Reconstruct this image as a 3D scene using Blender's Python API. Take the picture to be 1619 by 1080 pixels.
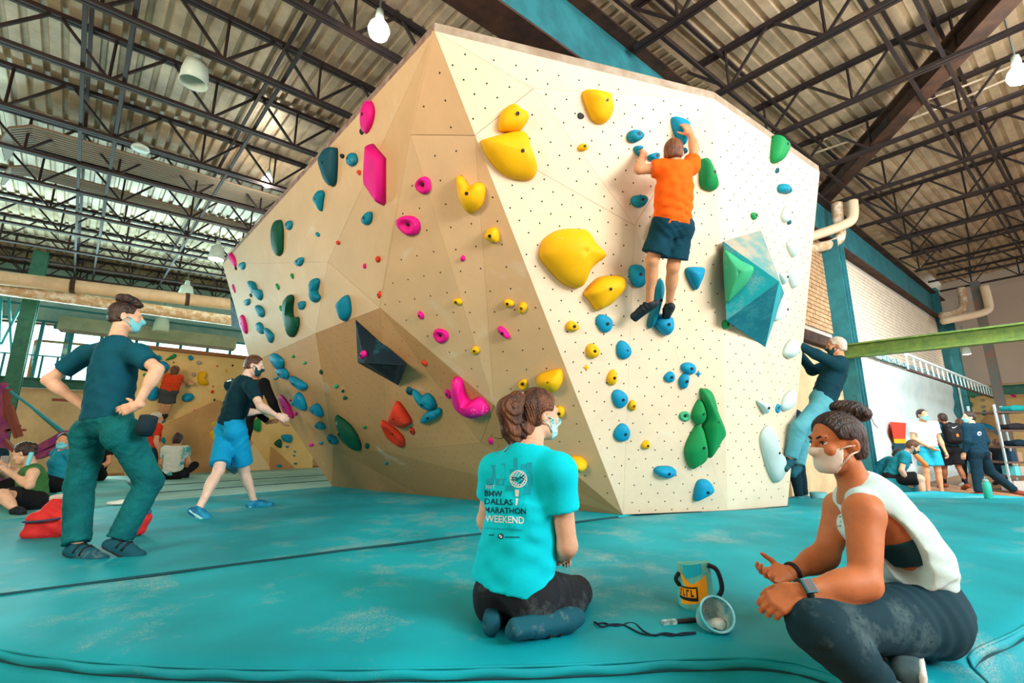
import bpy, bmesh, math, random
import numpy as np
from mathutils import Vector, Matrix
from mathutils.bvhtree import BVHTree

random.seed(7)
rng = np.random.RandomState(7)
for _o in list(bpy.data.objects):
    bpy.data.objects.remove(_o)
SC = bpy.context.scene
COL = SC.collection

# ------------------------------------------------------------------ camera, light, exposure
F = 723.0; PITCH = math.atan(150 / 723.0); CAMZ = 0.82
cp, sp = math.cos(PITCH), math.sin(PITCH)
cd = bpy.data.cameras.new('camera'); cd.sensor_width = 36; cd.lens = 36 * F / 1619.0
cd.clip_start = 0.02; cd.clip_end = 300
cam = bpy.data.objects.new('camera', cd); COL.objects.link(cam)
cam.location = (0, 0, CAMZ); cam.rotation_euler = (math.pi / 2 + PITCH, 0, 0)
SC.camera = cam
SC.view_settings.view_transform = 'Standard'; SC.view_settings.look = 'None'
SC.view_settings.gamma = 1; SC.view_settings.use_curve_mapping = False
SC.view_settings.exposure = 0.55
SC.cycles.max_bounces = 6; SC.cycles.diffuse_bounces = 4; SC.cycles.glossy_bounces = 3
SC.cycles.sample_clamp_indirect = 6.0
w = bpy.data.worlds.new('overcast_sky'); SC.world = w; w.use_nodes = True
w.node_tree.nodes['Background'].inputs[0].default_value = (0.80, 0.98, 1.0, 1)
w.node_tree.nodes['Background'].inputs[1].default_value = 2.3

def area(name, loc, target, size, power, color, sy=None):
    l = bpy.data.lights.new(name, 'AREA'); l.shape = 'RECTANGLE'; l.size = size; l.size_y = sy or size
    l.energy = power; l.color = color
    o = bpy.data.objects.new(name, l); COL.objects.link(o); o.location = loc
    o.rotation_euler = (Vector(target) - Vector(loc)).to_track_quat('-Z', 'Y').to_euler()
    return o
area('daylight_from_entrance', (9.0, -2.6, 4.4), (1.8, 4.5, 2.0), 3.0, 400, (0.98, 0.99, 1.0), 2.4)
area('warm_fill_left', (-6.0, -4.4, 4.4), (-2.0, 5.5, 1.6), 3.0, 36, (1.0, 0.80, 0.55), 2.0)  # added warm fill from the left, stands for no real lamp
area('overhead_fill', (4.2, -2.0, 5.6), (1.6, 3.0, 0), 4.0, 150, (1.0, 0.97, 0.92), 2.4)  # added overhead fill out of view, kept off the left face
area('right_bay_fill', (9.0, 5.6, 5.5), (9.8, 9.6, 0.8), 3.0, 230, (0.92, 1.0, 1.0), 2.0).data.spread = math.radians(100)  # added fill that brightens the white lined wall
area('left_ceiling_fill', (-5.0, -1.6, 3.3), (-4.2, 5.5, 6.4), 3.0, 300, (1.0, 0.84, 0.62), 2.0)  # unseen fill added behind the camera, aimed up to brighten the left ceiling
area('left_window_daylight', (-13.6, 12.2, 3.4), (-4.0, 4.0, 5.6), 14.0, 1000, (0.62, 1.0, 1.0), 1.6)
area('right_ceiling_fill', (5.5, -1.6, 3.3), (5.6, 4.6, 6.4), 3.0, 400, (1.0, 0.94, 0.84), 2.0)  # matching added fill for the right ceiling, also unseen

# ------------------------------------------------------------------ pixel geometry of the reference (1619 x 1080)
C0 = np.array([0, 0, CAMZ])
def ray(u, v):
    x = (u - 809.5) / F; y = (540 - v) / F
    return np.array([x, cp - sp * y, sp + cp * y])
def atz(u, v, z):
    d = ray(u, v); return C0 + d * ((z - CAMZ) / d[2])
def aty(u, v, Y):
    d = ray(u, v); return C0 + d * (Y / d[1])
def onpl(u, v, n, a):
    d = ray(u, v); return C0 + d * (np.dot(n, np.asarray(a) - C0) / np.dot(n, d))
def un(v):
    v = np.asarray(v, float); return v / (np.linalg.norm(v) + 1e-12)
A = lambda *a: np.array(a, float)
lerp = lambda a, b, t: np.asarray(a) * (1 - t) + np.asarray(b) * t
UP = A(0, 0, 1)

# ------------------------------------------------------------------ materials
def lin(c):
    return tuple(((x / 255.) / 12.92 if x / 255. <= 0.04045 else ((x / 255. + 0.055) / 1.055) ** 2.4) for x in c) + (1,)
MATS = {}
def mat(name, rgb, rough=0.7, rgb2=None, scale=6.0, lo=0.4, hi=0.6, bump=0.0, bscale=60.0, metal=0.0, emit=0.0, stretch=None, spec=0.3, detail=6.0, alpha=1.0, sheen=0.0):
    if name in MATS: return MATS[name]
    m = bpy.data.materials.new(name); m.use_nodes = True; MATS[name] = m
    nt = m.node_tree; b = nt.nodes['Principled BSDF']
    b.inputs['Base Color'].default_value = lin(rgb); b.inputs['Roughness'].default_value = rough
    b.inputs['Metallic'].default_value = metal; b.inputs['Specular IOR Level'].default_value = spec
    m.diffuse_color = lin(rgb)
    if emit:
        b.inputs['Emission Color'].default_value = lin(rgb); b.inputs['Emission Strength'].default_value = emit
    tc = nt.nodes.new('ShaderNodeTexCoord'); mp = nt.nodes.new('ShaderNodeMapping')
    nt.links.new(tc.outputs['Object'], mp.inputs['Vector'])
    if stretch: mp.inputs['Scale'].default_value = stretch
    if rgb2 is not None:
        n = nt.nodes.new('ShaderNodeTexNoise'); n.inputs['Scale'].default_value = scale; n.inputs['Detail'].default_value = detail
        n.inputs['Roughness'].default_value = 0.65
        r = nt.nodes.new('ShaderNodeValToRGB'); r.color_ramp.elements[0].position = lo; r.color_ramp.elements[1].position = hi
        r.color_ramp.elements[0].color = lin(rgb); r.color_ramp.elements[1].color = lin(rgb2)
        nt.links.new(mp.outputs['Vector'], n.inputs['Vector']); nt.links.new(n.outputs['Fac'], r.inputs['Fac'])
        nt.links.new(r.outputs['Color'], b.inputs['Base Color'])
    if bump:
        n2 = nt.nodes.new('ShaderNodeTexNoise'); n2.inputs['Scale'].default_value = bscale; n2.inputs['Detail'].default_value = 4
        bp = nt.nodes.new('ShaderNodeBump'); bp.inputs['Strength'].default_value = bump; bp.inputs['Distance'].default_value = 0.02
        nt.links.new(mp.outputs['Vector'], n2.inputs['Vector']); nt.links.new(n2.outputs['Fac'], bp.inputs['Height'])
        nt.links.new(bp.outputs['Normal'], b.inputs['Normal'])
    return m
def chalky(name, rgb, chalk=(225, 225, 215), scale=2.2, lo=0.55, hi=0.8, speck=0.62, rough=0.8, fine=140.0, bump=0.15, amount=0.6):
    """fabric or plastic with drifts of chalk dust: large cloud noise times fine speckle"""
    if name in MATS: return MATS[name]
    m = bpy.data.materials.new(name); m.use_nodes = True; MATS[name] = m
    nt = m.node_tree; b = nt.nodes['Principled BSDF']; b.inputs['Roughness'].default_value = rough
    b.inputs['Specular IOR Level'].default_value = 0.25
    m.diffuse_color = lin(rgb)
    N = nt.nodes.new; L = nt.links.new
    tc = N('ShaderNodeTexCoord')
    a = N('ShaderNodeTexNoise'); a.inputs['Scale'].default_value = scale; a.inputs['Detail'].default_value = 8; a.inputs['Roughness'].default_value = 0.7
    ra = N('ShaderNodeValToRGB'); ra.color_ramp.elements[0].position = lo; ra.color_ramp.elements[1].position = hi
    f = N('ShaderNodeTexNoise'); f.inputs['Scale'].default_value = fine; f.inputs['Detail'].default_value = 3
    rf = N('ShaderNodeValToRGB'); rf.color_ramp.elements[0].position = speck - 0.12; rf.color_ramp.elements[1].position = speck
    mu = N('ShaderNodeMath'); mu.operation = 'MULTIPLY'; mu2 = N('ShaderNodeMath'); mu2.operation = 'MULTIPLY'; mu2.inputs[1].default_value = amount
    t = N('ShaderNodeTexNoise'); t.inputs['Scale'].default_value = 1.1; t.inputs['Detail'].default_value = 5
    rt = N('ShaderNodeValToRGB'); rt.color_ramp.elements[0].position = 0.35; rt.color_ramp.elements[1].position = 0.65
    rt.color_ramp.elements[0].color = lin(tuple(x * 0.88 for x in rgb)); rt.color_ramp.elements[1].color = lin(tuple(min(255, x * 1.08) for x in rgb))
    mx = N('ShaderNodeMix'); mx.data_type = 'RGBA'
    for n_ in (a, f, t): L(tc.outputs['Object'], n_.inputs['Vector'])
    L(a.outputs['Fac'], ra.inputs['Fac']); L(f.outputs['Fac'], rf.inputs['Fac']); L(t.outputs['Fac'], rt.inputs['Fac'])
    L(ra.outputs['Color'], mu.inputs[0]); L(rf.outputs['Color'], mu.inputs[1]); L(mu.outputs[0], mu2.inputs[0])
    L(mu2.outputs[0], mx.inputs['Factor']); L(rt.outputs['Color'], mx.inputs['A']); mx.inputs['B'].default_value = lin(chalk)
    L(mx.outputs['Result'], b.inputs['Base Color'])
    if bump:
        bp = N('ShaderNodeBump'); bp.inputs['Strength'].default_value = bump; bp.inputs['Distance'].default_value = 0.004
        L(f.outputs['Fac'], bp.inputs['Height']); L(bp.outputs['Normal'], b.inputs['Normal'])
    return m

# ------------------------------------------------------------------ object helpers
def tag(o, label=None, cat=None, group=None, kind=None):
    if label: o['label'] = label
    if cat: o['category'] = cat
    if group: o['group'] = group
    if kind: o['kind'] = kind
    return o
def empty(name, loc, label=None, cat=None, group=None, kind=None):
    o = bpy.data.objects.new(name, None); COL.objects.link(o); o.location = tuple(float(x) for x in loc); o.empty_display_size = 0.1
    return tag(o, label, cat, group, kind)
def world_loc(o):
    p = Vector((0, 0, 0))
    while o is not None:
        p += o.location; o = o.parent
    return p
def mobj(name, V, Fc, m, parent=None, smooth=False, kind=None):
    """mesh from world-space vertices; the object's origin sits at its parent, or at its own base"""
    V = np.asarray(V, float)
    if parent is not None: org = np.array(world_loc(parent))
    else:
        lo, hi = V.min(0), V.max(0); org = A((lo[0] + hi[0]) / 2, (lo[1] + hi[1]) / 2, lo[2])
    me = bpy.data.meshes.new(name); me.from_pydata((V - org).tolist(), [], [tuple(int(i) for i in f) for f in Fc]); me.update()
    if m is not None: me.materials.append(m)
    if smooth: me.polygons.foreach_set('use_smooth', [True] * len(me.polygons))
    o = bpy.data.objects.new(name, me); COL.objects.link(o)
    if parent is not None: o.parent = parent
    else: o.location = tuple(org)
    if kind: o['kind'] = kind
    return o
class MB:
    def __init__(s): s.V = []; s.F = []; s.n = 0
    def add(s, V, Fc):
        s.V += [tuple(v) for v in V]; s.F += [tuple(i + s.n for i in f) for f in Fc]; s.n = len(s.V); return s
    def box(s, c, half, ax=None):
        c = np.asarray(c, float); ax = np.eye(3) if ax is None else np.asarray(ax)
        V = [c + ax[0] * half[0] * i + ax[1] * half[1] * j + ax[2] * half[2] * k for i in (-1, 1) for j in (-1, 1) for k in (-1, 1)]
        return s.add(V, [(0, 1, 3, 2), (4, 6, 7, 5), (0, 4, 5, 1), (2, 3, 7, 6), (0, 2, 6, 4), (1, 5, 7, 3)])
    def bar(s, a, b, wd, ht, up=UP):
        a = np.asarray(a, float); b = np.asarray(b, float); x = un(b - a); y = np.cross(up, x)
        y = un(y) if np.linalg.norm(y) > 1e-6 else A(1, 0, 0)
        z = np.cross(x, y); return s.box((a + b) / 2, (np.linalg.norm(b - a) / 2, wd / 2, ht / 2), (x, y, z))
    def tube(s, pts, r, n=8, caps=True):
        pts = [np.asarray(p, float) for p in pts]; rs = r if hasattr(r, '__len__') else [r] * len(pts)
        base = s.n; V = []; prev = None
        for i, p in enumerate(pts):
            t = un(pts[min(i + 1, len(pts) - 1)] - pts[max(i - 1, 0)])
            if prev is None:
                h = A(0, 0, 1) if abs(t[2]) < 0.9 else A(1, 0, 0); x = un(np.cross(h, t))
            else:
                x = prev - t * np.dot(prev, t); x = un(x)
            prev = x; y = np.cross(t, x)
            V += [p + (x * math.cos(2 * math.pi * k / n) + y * math.sin(2 * math.pi * k / n)) * rs[i] for k in range(n)]
        Fc = []
        for i in range(len(pts) - 1):
            for k in range(n):
                a, b = i * n + k, i * n + (k + 1) % n
                Fc.append((a, b, b + n, a + n))
        if caps: Fc += [tuple(range(n))[::-1], tuple(range((len(pts) - 1) * n, len(pts) * n))]
        return s.add(V, Fc)
    def lathe(s, prof, c, axis=UP, n=20, close=True):
        z = un(axis); x = un(np.cross(z, A(0, 1, 0.01) if abs(z[1]) < 0.9 else A(1, 0, 0))); y = np.cross(z, x); c = np.asarray(c, float)
        V = []; Fc = []
        for r, h in prof: V += [c + z * h + (x * math.cos(2 * math.pi * k / n) + y * math.sin(2 * math.pi * k / n)) * r for k in range(n)]
        for i in range(len(prof) - 1):
            for k in range(n): a, b = i * n + k, i * n + (k + 1) % n; Fc.append((a, b, b + n, a + n))
        if close: Fc += [tuple(range(n))[::-1], tuple(range((len(prof) - 1) * n, len(prof) * n))]
        return s.add(V, Fc)
    def prism(s, poly, d):
        """polygon (world points) thickened by vector d"""
        n = len(poly); P = [np.asarray(p, float) for p in poly]; V = P + [p + d for p in P]
        Fc = [tuple(range(n)), tuple(range(n, 2 * n))[::-1]] + [(i, i + n, (i + 1) % n + n, (i + 1) % n) for i in range(n)]
        return s.add(V, Fc)
    def obj(s, name, m, parent=None, smooth=False, kind=None): return mobj(name, s.V, s.F, m, parent, smooth, kind)
def fixn(o):
    bm = bmesh.new(); bm.from_mesh(o.data); bmesh.ops.recalc_face_normals(bm, faces=bm.faces); bm.to_mesh(o.data); bm.free(); return o
def catmull(pts, n, closed=False):
    P = np.asarray(pts, float); m = len(P); out = []
    segs = m if closed else m - 1
    for i in range(segs):
        g = (lambda k: P[k % m]) if closed else (lambda k: P[min(max(k, 0), m - 1)])
        p0, p1, p2, p3 = g(i - 1), g(i), g(i + 1), g(i + 2)
        for t in np.linspace(0, 1, n, endpoint=False):
            out.append(0.5 * ((2 * p1) + (-p0 + p2) * t + (2 * p0 - 5 * p1 + 4 * p2 - p3) * t * t + (-p0 + 3 * p1 - 3 * p2 + p3) * t ** 3))
    if not closed: out.append(P[-1])
    return np.array(out)
# ------------------------------------------------------------------ materials used by the building
M_deck = mat('galvanised_deck', (222, 204, 174), 0.42, (150, 136, 116), 1.3, 0.35, 0.7, metal=0.25, stretch=(1, 1, 1), spec=0.5)
M_steel = mat('dark_brown_steel', (52, 40, 38), 0.6, (38, 34, 38), 3, 0.4, 0.6)
M_rust = mat('rusty_brown_steel', (88, 62, 50), 0.75, (60, 46, 42), 3, 0.4, 0.6)
M_teal_steel = mat('teal_painted_steel', (48, 128, 138), 0.55, (40, 108, 120), 3, 0.4, 0.6)
M_green_steel = mat('olive_green_painted_steel', (112, 138, 62), 0.6, (80, 112, 60), 9, 0.35, 0.65)
M_dgreen_steel = mat('dark_green_painted_steel', (52, 112, 92), 0.6, (40, 92, 80), 7, 0.35, 0.65)
M_white = mat('white_paint', (226, 240, 238), 0.5, (205, 226, 228), 1.5, 0.4, 0.7)
M_brick_w = mat('pale_painted_brick', (238, 222, 200), 0.8, (222, 206, 186), 5, 0.4, 0.6)
M_brick_t = mat('tan_brick', (206, 168, 128), 0.85, (176, 138, 104), 9, 0.4, 0.6)
M_mortar = mat('grey_mortar', (196, 190, 180), 0.9)
M_tanwall = mat('tan_plaster', (226, 194, 150), 0.85, (212, 178, 136), 2, 0.4, 0.6)
M_dim = mat('dim_brown_wall', (116, 96, 84), 0.9)
M_floor = mat('brown_floor', (186, 138, 98), 0.5, (160, 112, 78), 2.5, 0.4, 0.6)
M_duct = mat('cream_duct', (232, 206, 172), 0.55, (210, 184, 150), 2, 0.4, 0.6)
M_wrap = mat('foil_wrapped_pipe', (206, 170, 130), 0.5, (240, 232, 214), 6, 0.45, 0.6, bump=0.5, bscale=14)
M_glass = None
def glass():
    global M_glass
    if M_glass: return M_glass
    m = bpy.data.materials.new('window_glass'); m.use_nodes = True; nt = m.node_tree; nt.nodes.remove(nt.nodes['Principled BSDF'])
    g = nt.nodes.new('ShaderNodeBsdfGlossy'); g.inputs['Roughness'].default_value = 0.02
    t = nt.nodes.new('ShaderNodeBsdfTransparent'); t.inputs[0].default_value = (0.93, 1, 1, 1)
    x = nt.nodes.new('ShaderNodeMixShader'); x.inputs[0].default_value = 0.06
    nt.links.new(t.outputs[0], x.inputs[1]); nt.links.new(g.outputs[0], x.inputs[2]); nt.links.new(x.outputs[0], nt.nodes['Material Output'].inputs[0])
    M_glass = m; return m

FZ = -0.40                                                  # hall floor; the mats' top is z = 0
AZR = math.radians(52.0)
eR = A(math.sin(AZR), math.cos(AZR), 0); eL = A(-0.682, 0.731, 0)

# ------------------------------------------------------------------ floor
tag(mobj('floor', [(-40, -12, FZ), (45, -12, FZ), (45, 50, FZ), (-40, 50, FZ)], [(0, 1, 2, 3)], M_floor), kind='structure')
tag(mobj('wall_front', [(-26, -8, FZ), (26, -8, FZ), (26, -8, 8), (-26, -8, 8)], [(0, 1, 2, 3)], M_dim), kind='structure')
tag(mobj('wall_left', [(-26, -8, FZ), (-24.2, 7.2, FZ), (-24.2, 7.2, 8), (-26, -8, 8)], [(0, 1, 2, 3)], M_dim), kind='structure')

# ------------------------------------------------------------------ ceilings: corrugated deck on open-web joists, two bays
G0 = A(-0.50, 3.62, 0); gdir = un(A(16.9, 13.33, 0)); gn = A(gdir[1], -gdir[0], 0)     # girder line between the bays; gn points into the right-hand bay
def bay(d1, d2, P0, s0, s1, olo, ohi, side, pitch=0.203):
    """deck over the joists: ribs run along d2 and repeat along d1; every rib is cut off at the girder line"""
    n = un(np.cross(d1, d2)); n = n if n[2] > 0 else -n
    V = []; Fc = []
    prof = [(0, 0), (0.115, 0), (0.135, 0.045), (0.183, 0.045)]
    top = P0 + UP * 0.69
    for i in range(int((s1 - s0) / pitch)):
        for a, h in prof:
            b = top + d1 * (s0 + i * pitch + a) + n * h
            c = -np.dot(b - G0, gn) / np.dot(d2, gn)
            lo, hi = olo, ohi
            if (np.dot(d2, gn) > 0) == (side > 0): lo = max(lo, c)
            else: hi = min(hi, c)
            hi = max(hi, lo)
            V.append(b + d2 * lo); V.append(b + d2 * hi)
    for i in range(len(V) // 2 - 1): Fc.append((2 * i, 2 * i + 1, 2 * i + 3, 2 * i + 2))
    return V, Fc
d1L = un(ray(1590, 640)); d2L = un(ray(108, 688)); P0L = A(0, 3.814, 5.76)
d1R = -un(ray(-20, 765)); d2R = un(ray(1780, 660)); P0R = A(0, 3.814, 5.76)
nL = un(np.cross(d1L, d2L)); nL = nL if nL[2] > 0 else -nL
nR = un(np.cross(d1R, d2R)); nR = nR if nR[2] > 0 else -nR
V, Fc = bay(d1L, d2L, P0L, -17, 26, -12, 30, -1); tag(mobj('ceiling', V, Fc, M_deck), kind='structure')
V, Fc = bay(d1R, d2R, P0R, -9, 17, -12, 36, 1); tag(mobj('ceiling', V, Fc, M_deck), kind='structure')

def unit_bar(name, m, wd):
    b = MB().box((0.5, 0, 0), (0.5, wd / 2, wd / 2)); me = bpy.data.meshes.new(name)
    me.from_pydata([tuple(v) for v in b.V], [], b.F); me.materials.append(m); return me
ME_WEB = unit_bar('web_bar', M_steel, 0.035)
def place_bar(me, name, a, b, parent, wscale=1.0):
    o = bpy.data.objects.new(name, me); COL.objects.link(o); o.parent = parent
    org = np.array(world_loc(parent)); x = un(b - a); y = np.cross(UP, x); y = un(y) if np.linalg.norm(y) > 1e-4 else A(1, 0, 0); z = np.cross(x, y)
    R = Matrix(((x[0], y[0], z[0]), (x[1], y[1], z[1]), (x[2], y[2], z[2]))).to_4x4()
    o.matrix_local = Matrix.Translation(Vector(a - org)) @ R @ Matrix.Diagonal((float(np.linalg.norm(b - a)), wscale, wscale, 1))
    return o
def joist(P0, d1, m_, off, s0, s1, phase, fine=True, fine0=None, fine1=None, pan=1.215, dep=0.655):
    """one open-web joist: double-angle chords and a web of diagonals and posts"""
    base = P0 + m_ * off
    j = empty('roof_joist', base + d1 * s0, kind='structure')
    side = un(np.cross(d1, UP))
    for nm, z0, hh in (('bottom_chord', 0.0, 0.05), ('top_chord', dep, 0.06)):
        b = MB()
        for sd in (-0.032, 0.032): b.bar(base + d1 * s0 + UP * z0 + side * sd, base + d1 * s1 + UP * z0 + side * sd, 0.045, hh)
        b.obj(nm, M_steel, j)
    stuff = MB()
    k0 = math.ceil((s0 - phase) / pan); k1 = math.floor((s1 - phase) / pan)
    for k in range(k0, k1 + 1):
        s = phase + k * pan; B = base + d1 * s; T = B + UP * dep
        for nm, a, b in (('web_post', B, T), ('web_diagonal', B, T + d1 * pan * 0.47), ('web_diagonal', B, T - d1 * pan * 0.47)):
            if fine and (fine0 is None or fine0 <= s <= fine1): place_bar(ME_WEB, nm, a, b, j, 0.75 if nm == 'web_post' else 1.0)
            else: stuff.bar(a, b, 0.03, 0.03)
    if stuff.n: stuff.obj('web_bars', M_steel, j, kind='stuff')
    return j
mL = np.cross(nL, d1L); mL = mL if mL[0] < 0 else -mL            # joists step away along here
mR = np.cross(nR, d1R); mR = mR if mR[1] > 0 else -mR
def s_of(P0, d1, m_, off, u, v):
    n = un(np.cross(d1, m_)); p = onpl(u, v, n, P0); return float(np.dot(p - P0, d1))
offL = [0.6, 2.08, 3.59, 4.99, 6.62, 8.0, 9.3, 10.6] + [10.6 + 1.47 * i for i in range(1, 11)]
phL = s_of(P0L, d1L, mL, 0, 115, 107)
for i, o in enumerate(offL):
    joist(P0L, d1L, mL, o, -13.0, 13.5 if o < 6 else 20.0, phL + (0.12 * i), fine=i < 9, fine0=-8.5, fine1=9.0)
offR = [-1.6, 0.25, 2.05, 3.68, 5.42, 7.22, 9.1, 11.07, 12.95, 14.8, 16.7, 18.6, 20.5, 22.4, 24.3]
phR = s_of(P0R, d1R, mR, 3.68, 1263, 75)
for i, o in enumerate(offR):
    b0 = P0R + mR * o
    c = -np.dot(b0 - G0, gn) / np.dot(d1R, gn)                  # joists bear on the girder
    joist(P0R, d1R, mR, o, c + 0.15, c + 15, phR + 0.1 * i, fine=i < 9, fine0=-6, fine1=8.5)

def bridging(P0, d2, pts, zs, l0, l1, n):
    for (u, v) in pts:
        q = onpl(u, v, n, P0)
        for z in zs:
            b = MB().bar(q + d2 * l0 + UP * z, q + d2 * l1 + UP * z, 0.045, 0.045)
            tag(b.obj('bridging_bar', M_steel), kind='structure')
bridging(P0L, d2L, [(130, 120), (188, 180), (405, 200)], (0.03, 0.60), -5, 14, nL)
bridging(P0R, d2R, [(1432, 115), (1491, 88), (1190, 178)], (0.03, 0.60), -6, 13, nR)

# deep plate girder between the bays, carrying on over the brick wall
def ibeam(name, a, b, ht, fw, m, mf=None, ft=0.03, kind='structure', webt=0.03):
    a = np.asarray(a, float); b = np.asarray(b, float)
    t = empty(name, a, kind=kind)
    MB().bar(a, b, webt, ht - 2 * ft).obj('web', m, t)
    for s in (-1, 1):
        MB().bar(a + UP * s * (ht / 2 - ft / 2), b + UP * s * (ht / 2 - ft / 2), fw, ft).obj('flange', mf or m, t)
    return t
ga = G0 - gdir * 9 + UP * 5.42; gb = G0 + gdir * 22 + UP * 5.55
ibeam('roof_girder', ga, gb, 0.95, 0.34, M_teal_steel, M_rust)
ibeam('roof_girder', A(5.9, 3.4, 6.25), A(7.2, 9.75, 6.25), 0.34, 0.26, M_rust)

# ------------------------------------------------------------------ brick wall under the girder, white lined wall below
W0 = A(9.944, 11.899, 0); wn = A(-eR[1], eR[0], 0) * -1           # wn points to the hall (camera side)
def wall_pt(s, z, out=0.0): return A(*(W0 + eR * s)[:2], z) + wn * out
def s_at(u, v): return float(np.dot(onpl(u, v, wn, W0) - W0, eR))
s_col = s_at(1310, 460); s_end = s_at(1487, 490); s_left = s_col - 3.2
wr = empty('wall_right', wall_pt(s_col, 2.6), kind='structure')
MB().prism([wall_pt(s_col, FZ), wall_pt(s_end, FZ), wall_pt(s_end, 5.05), wall_pt(s_col, 5.05)], -wn * 0.2).obj('backing', M_mortar, wr)
b = MB(); bl = 0.295; bh = 0.095
for r in range(int((5.0 - 2.75) / bh)):
    z = 2.75 + r * bh
    for k in range(int((s_end - s_col) / bl)):
        s = s_col + k * bl + (bl / 2 if r % 2 else 0) + 0.01
        e = min(s + bl - 0.014, s_end)
        if e - s > 0.04:
            q = [wall_pt(s, z), wall_pt(e, z), wall_pt(e, z + bh - 0.014), wall_pt(s, z + bh - 0.014)]
            b.add(q + [p + wn * 0.012 for p in q], [(4, 5, 6, 7), (0, 4, 7, 3), (1, 2, 6, 5), (2, 3, 7, 6), (0, 1, 5, 4)])
b.obj('brick_courses', M_brick_w, wr, kind='stuff')
wl = empty('wall_right', wall_pt(s_left, 0), kind='structure')      # the bay of bare bricks beside the boulder
MB().prism([wall_pt(s_left, FZ), wall_pt(s_col, FZ), wall_pt(s_col, 5.05), wall_pt(s_left, 5.05)], -wn * 0.2).obj('backing', M_mortar, wl)
brick_me = None
for r in range(22):
    z = 2.92 + r * bh
    for k in range(6):
        s = s_col - 0.02 - (k + 1) * bl + (bl / 2 if r % 2 else 0)
        e = min(s + bl - 0.014, s_col - 0.02)
        o = MB().box(wall_pt((s + e) / 2, z + bh / 2 - 0.007, 0.01 + 0.006 * rng.rand()), ((e - s) / 2, 0.02, bh / 2 - 0.008), (eR, wn, UP)).obj('brick', M_brick_t, wl)
MB().prism([wall_pt(s_left, 2.55), wall_pt(s_col, 2.55), wall_pt(s_col, 2.75), wall_pt(s_left, 2.75)], wn * 0.14).obj('ledge', M_rust, wl)
MB().prism([wall_pt(s_left, FZ), wall_pt(s_col, FZ), wall_pt(s_col, 2.5), wall_pt(s_left, 2.5)], wn * 0.05).obj('plaster_panel', M_tanwall, wl)
# white sheet lining with soft horizontal swells
ns, nz = 30, 40; V = []; Fc = []
for i in range(ns + 1):
    for k in range(nz + 1):
        s = s_col + (s_end - s_col - 0.2) * i / ns; z = FZ + (2.58 - FZ) * k / nz
        V.append(wall_pt(s, z, 0.07 + 0.035 * math.sin(z * 5.2 + 0.25 * i * 0.3) + 0.02 * math.sin(z * 11 + i * 0.2)))
for i in range(ns):
    for k in range(nz): a_ = i * (nz + 1) + k; Fc.append((a_, a_ + nz + 1, a_ + nz + 2, a_ + 1))
mobj('sheet_lining', V, Fc, M_white, wr, smooth=True)
b = MB()                                                            # torn ledge between brick and lining
for i in range(120):
    s = s_col + (s_end - s_col) * i / 120; hgt = 0.05 + 0.12 * rng.rand()
    b.box(wall_pt(s + 0.05, 2.72 + 0.5 * hgt * 0.5, 0.04), (0.06, 0.05, hgt / 2), (eR, wn, UP))
b.obj('torn_insulation', mat('teal_insulation', (70, 150, 160), 0.9, (225, 230, 225), 9, 0.45, 0.6), wr, kind='stuff')
MB().prism([wall_pt(s_end - 0.2, FZ, 0), wall_pt(s_end, FZ, 0), wall_pt(s_end, 2.6, 0), wall_pt(s_end - 0.2, 2.6, 0)], wn * 0.12).obj('edge_trim', M_white, wr)

def column(name, base, top, wd, m):
    t = empty(name, base, kind='structure'); ax = (eR, wn, UP); c = (np.asarray(base) + np.asarray(top)) / 2; h = (top[2] - base[2]) / 2
    MB().box(c, (0.012, wd / 2, h), ax).obj('web', m, t)
    for s in (-1, 1): MB().box(c + eR * s * wd / 2, (0.014, wd / 2, h), ax).obj('flange', m, t)
for s, o, hgt in ((s_col, 0.16, 4.95), (s_end + 0.1, 0.1, 5.1)):
    p = wall_pt(s, FZ, o); column('steel_column', p, p + UP * (hgt - FZ), 0.36, M_teal_steel)
# olive beam of the mezzanine frame, and the darker one behind it
ibeam('mezzanine_beam', A(6.45, 9.30, 2.485), A(9.9, 5.45, 2.485), 0.28, 0.20, M_green_steel, M_green_steel)
pe = wall_pt(s_end, 2.43, 0.1)
ibeam('mezzanine_beam', pe, pe + A(0.682, -0.731, 0) * 6.0, 0.34, 0.22, M_dgreen_steel, M_dgreen_steel)
# white ladder truss hanging under the olive beam
q0 = aty(1432, 560, 9.2); tr = empty('ladder_truss', q0, 'white ladder truss hanging level under the olive green beam', 'truss')
La = 0
for _l in np.arange(2, 12, 0.05):
    pp = q0 + eR * _l; z_ = pp[1] * cp + (pp[2] - CAMZ) * sp
    if 809.5 + F * pp[0] / z_ > 1566: La = _l; break
La = La or 6.0
for z in (0.0, -0.32): MB().bar(q0 + UP * z, q0 + eR * La + UP * z, 0.06, 0.04).obj('rail', M_white if z == 0 else M_rust, tr)
nR_ = 20
for i in range(nR_ + 1):
    c = q0 + eR * La * i / nR_; MB().bar(c, c + A(0, 0, -0.32) + eR * (0.1 if 0 < i < nR_ else 0), 0.025, 0.025, up=wn).obj('rung', M_white, tr)

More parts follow.
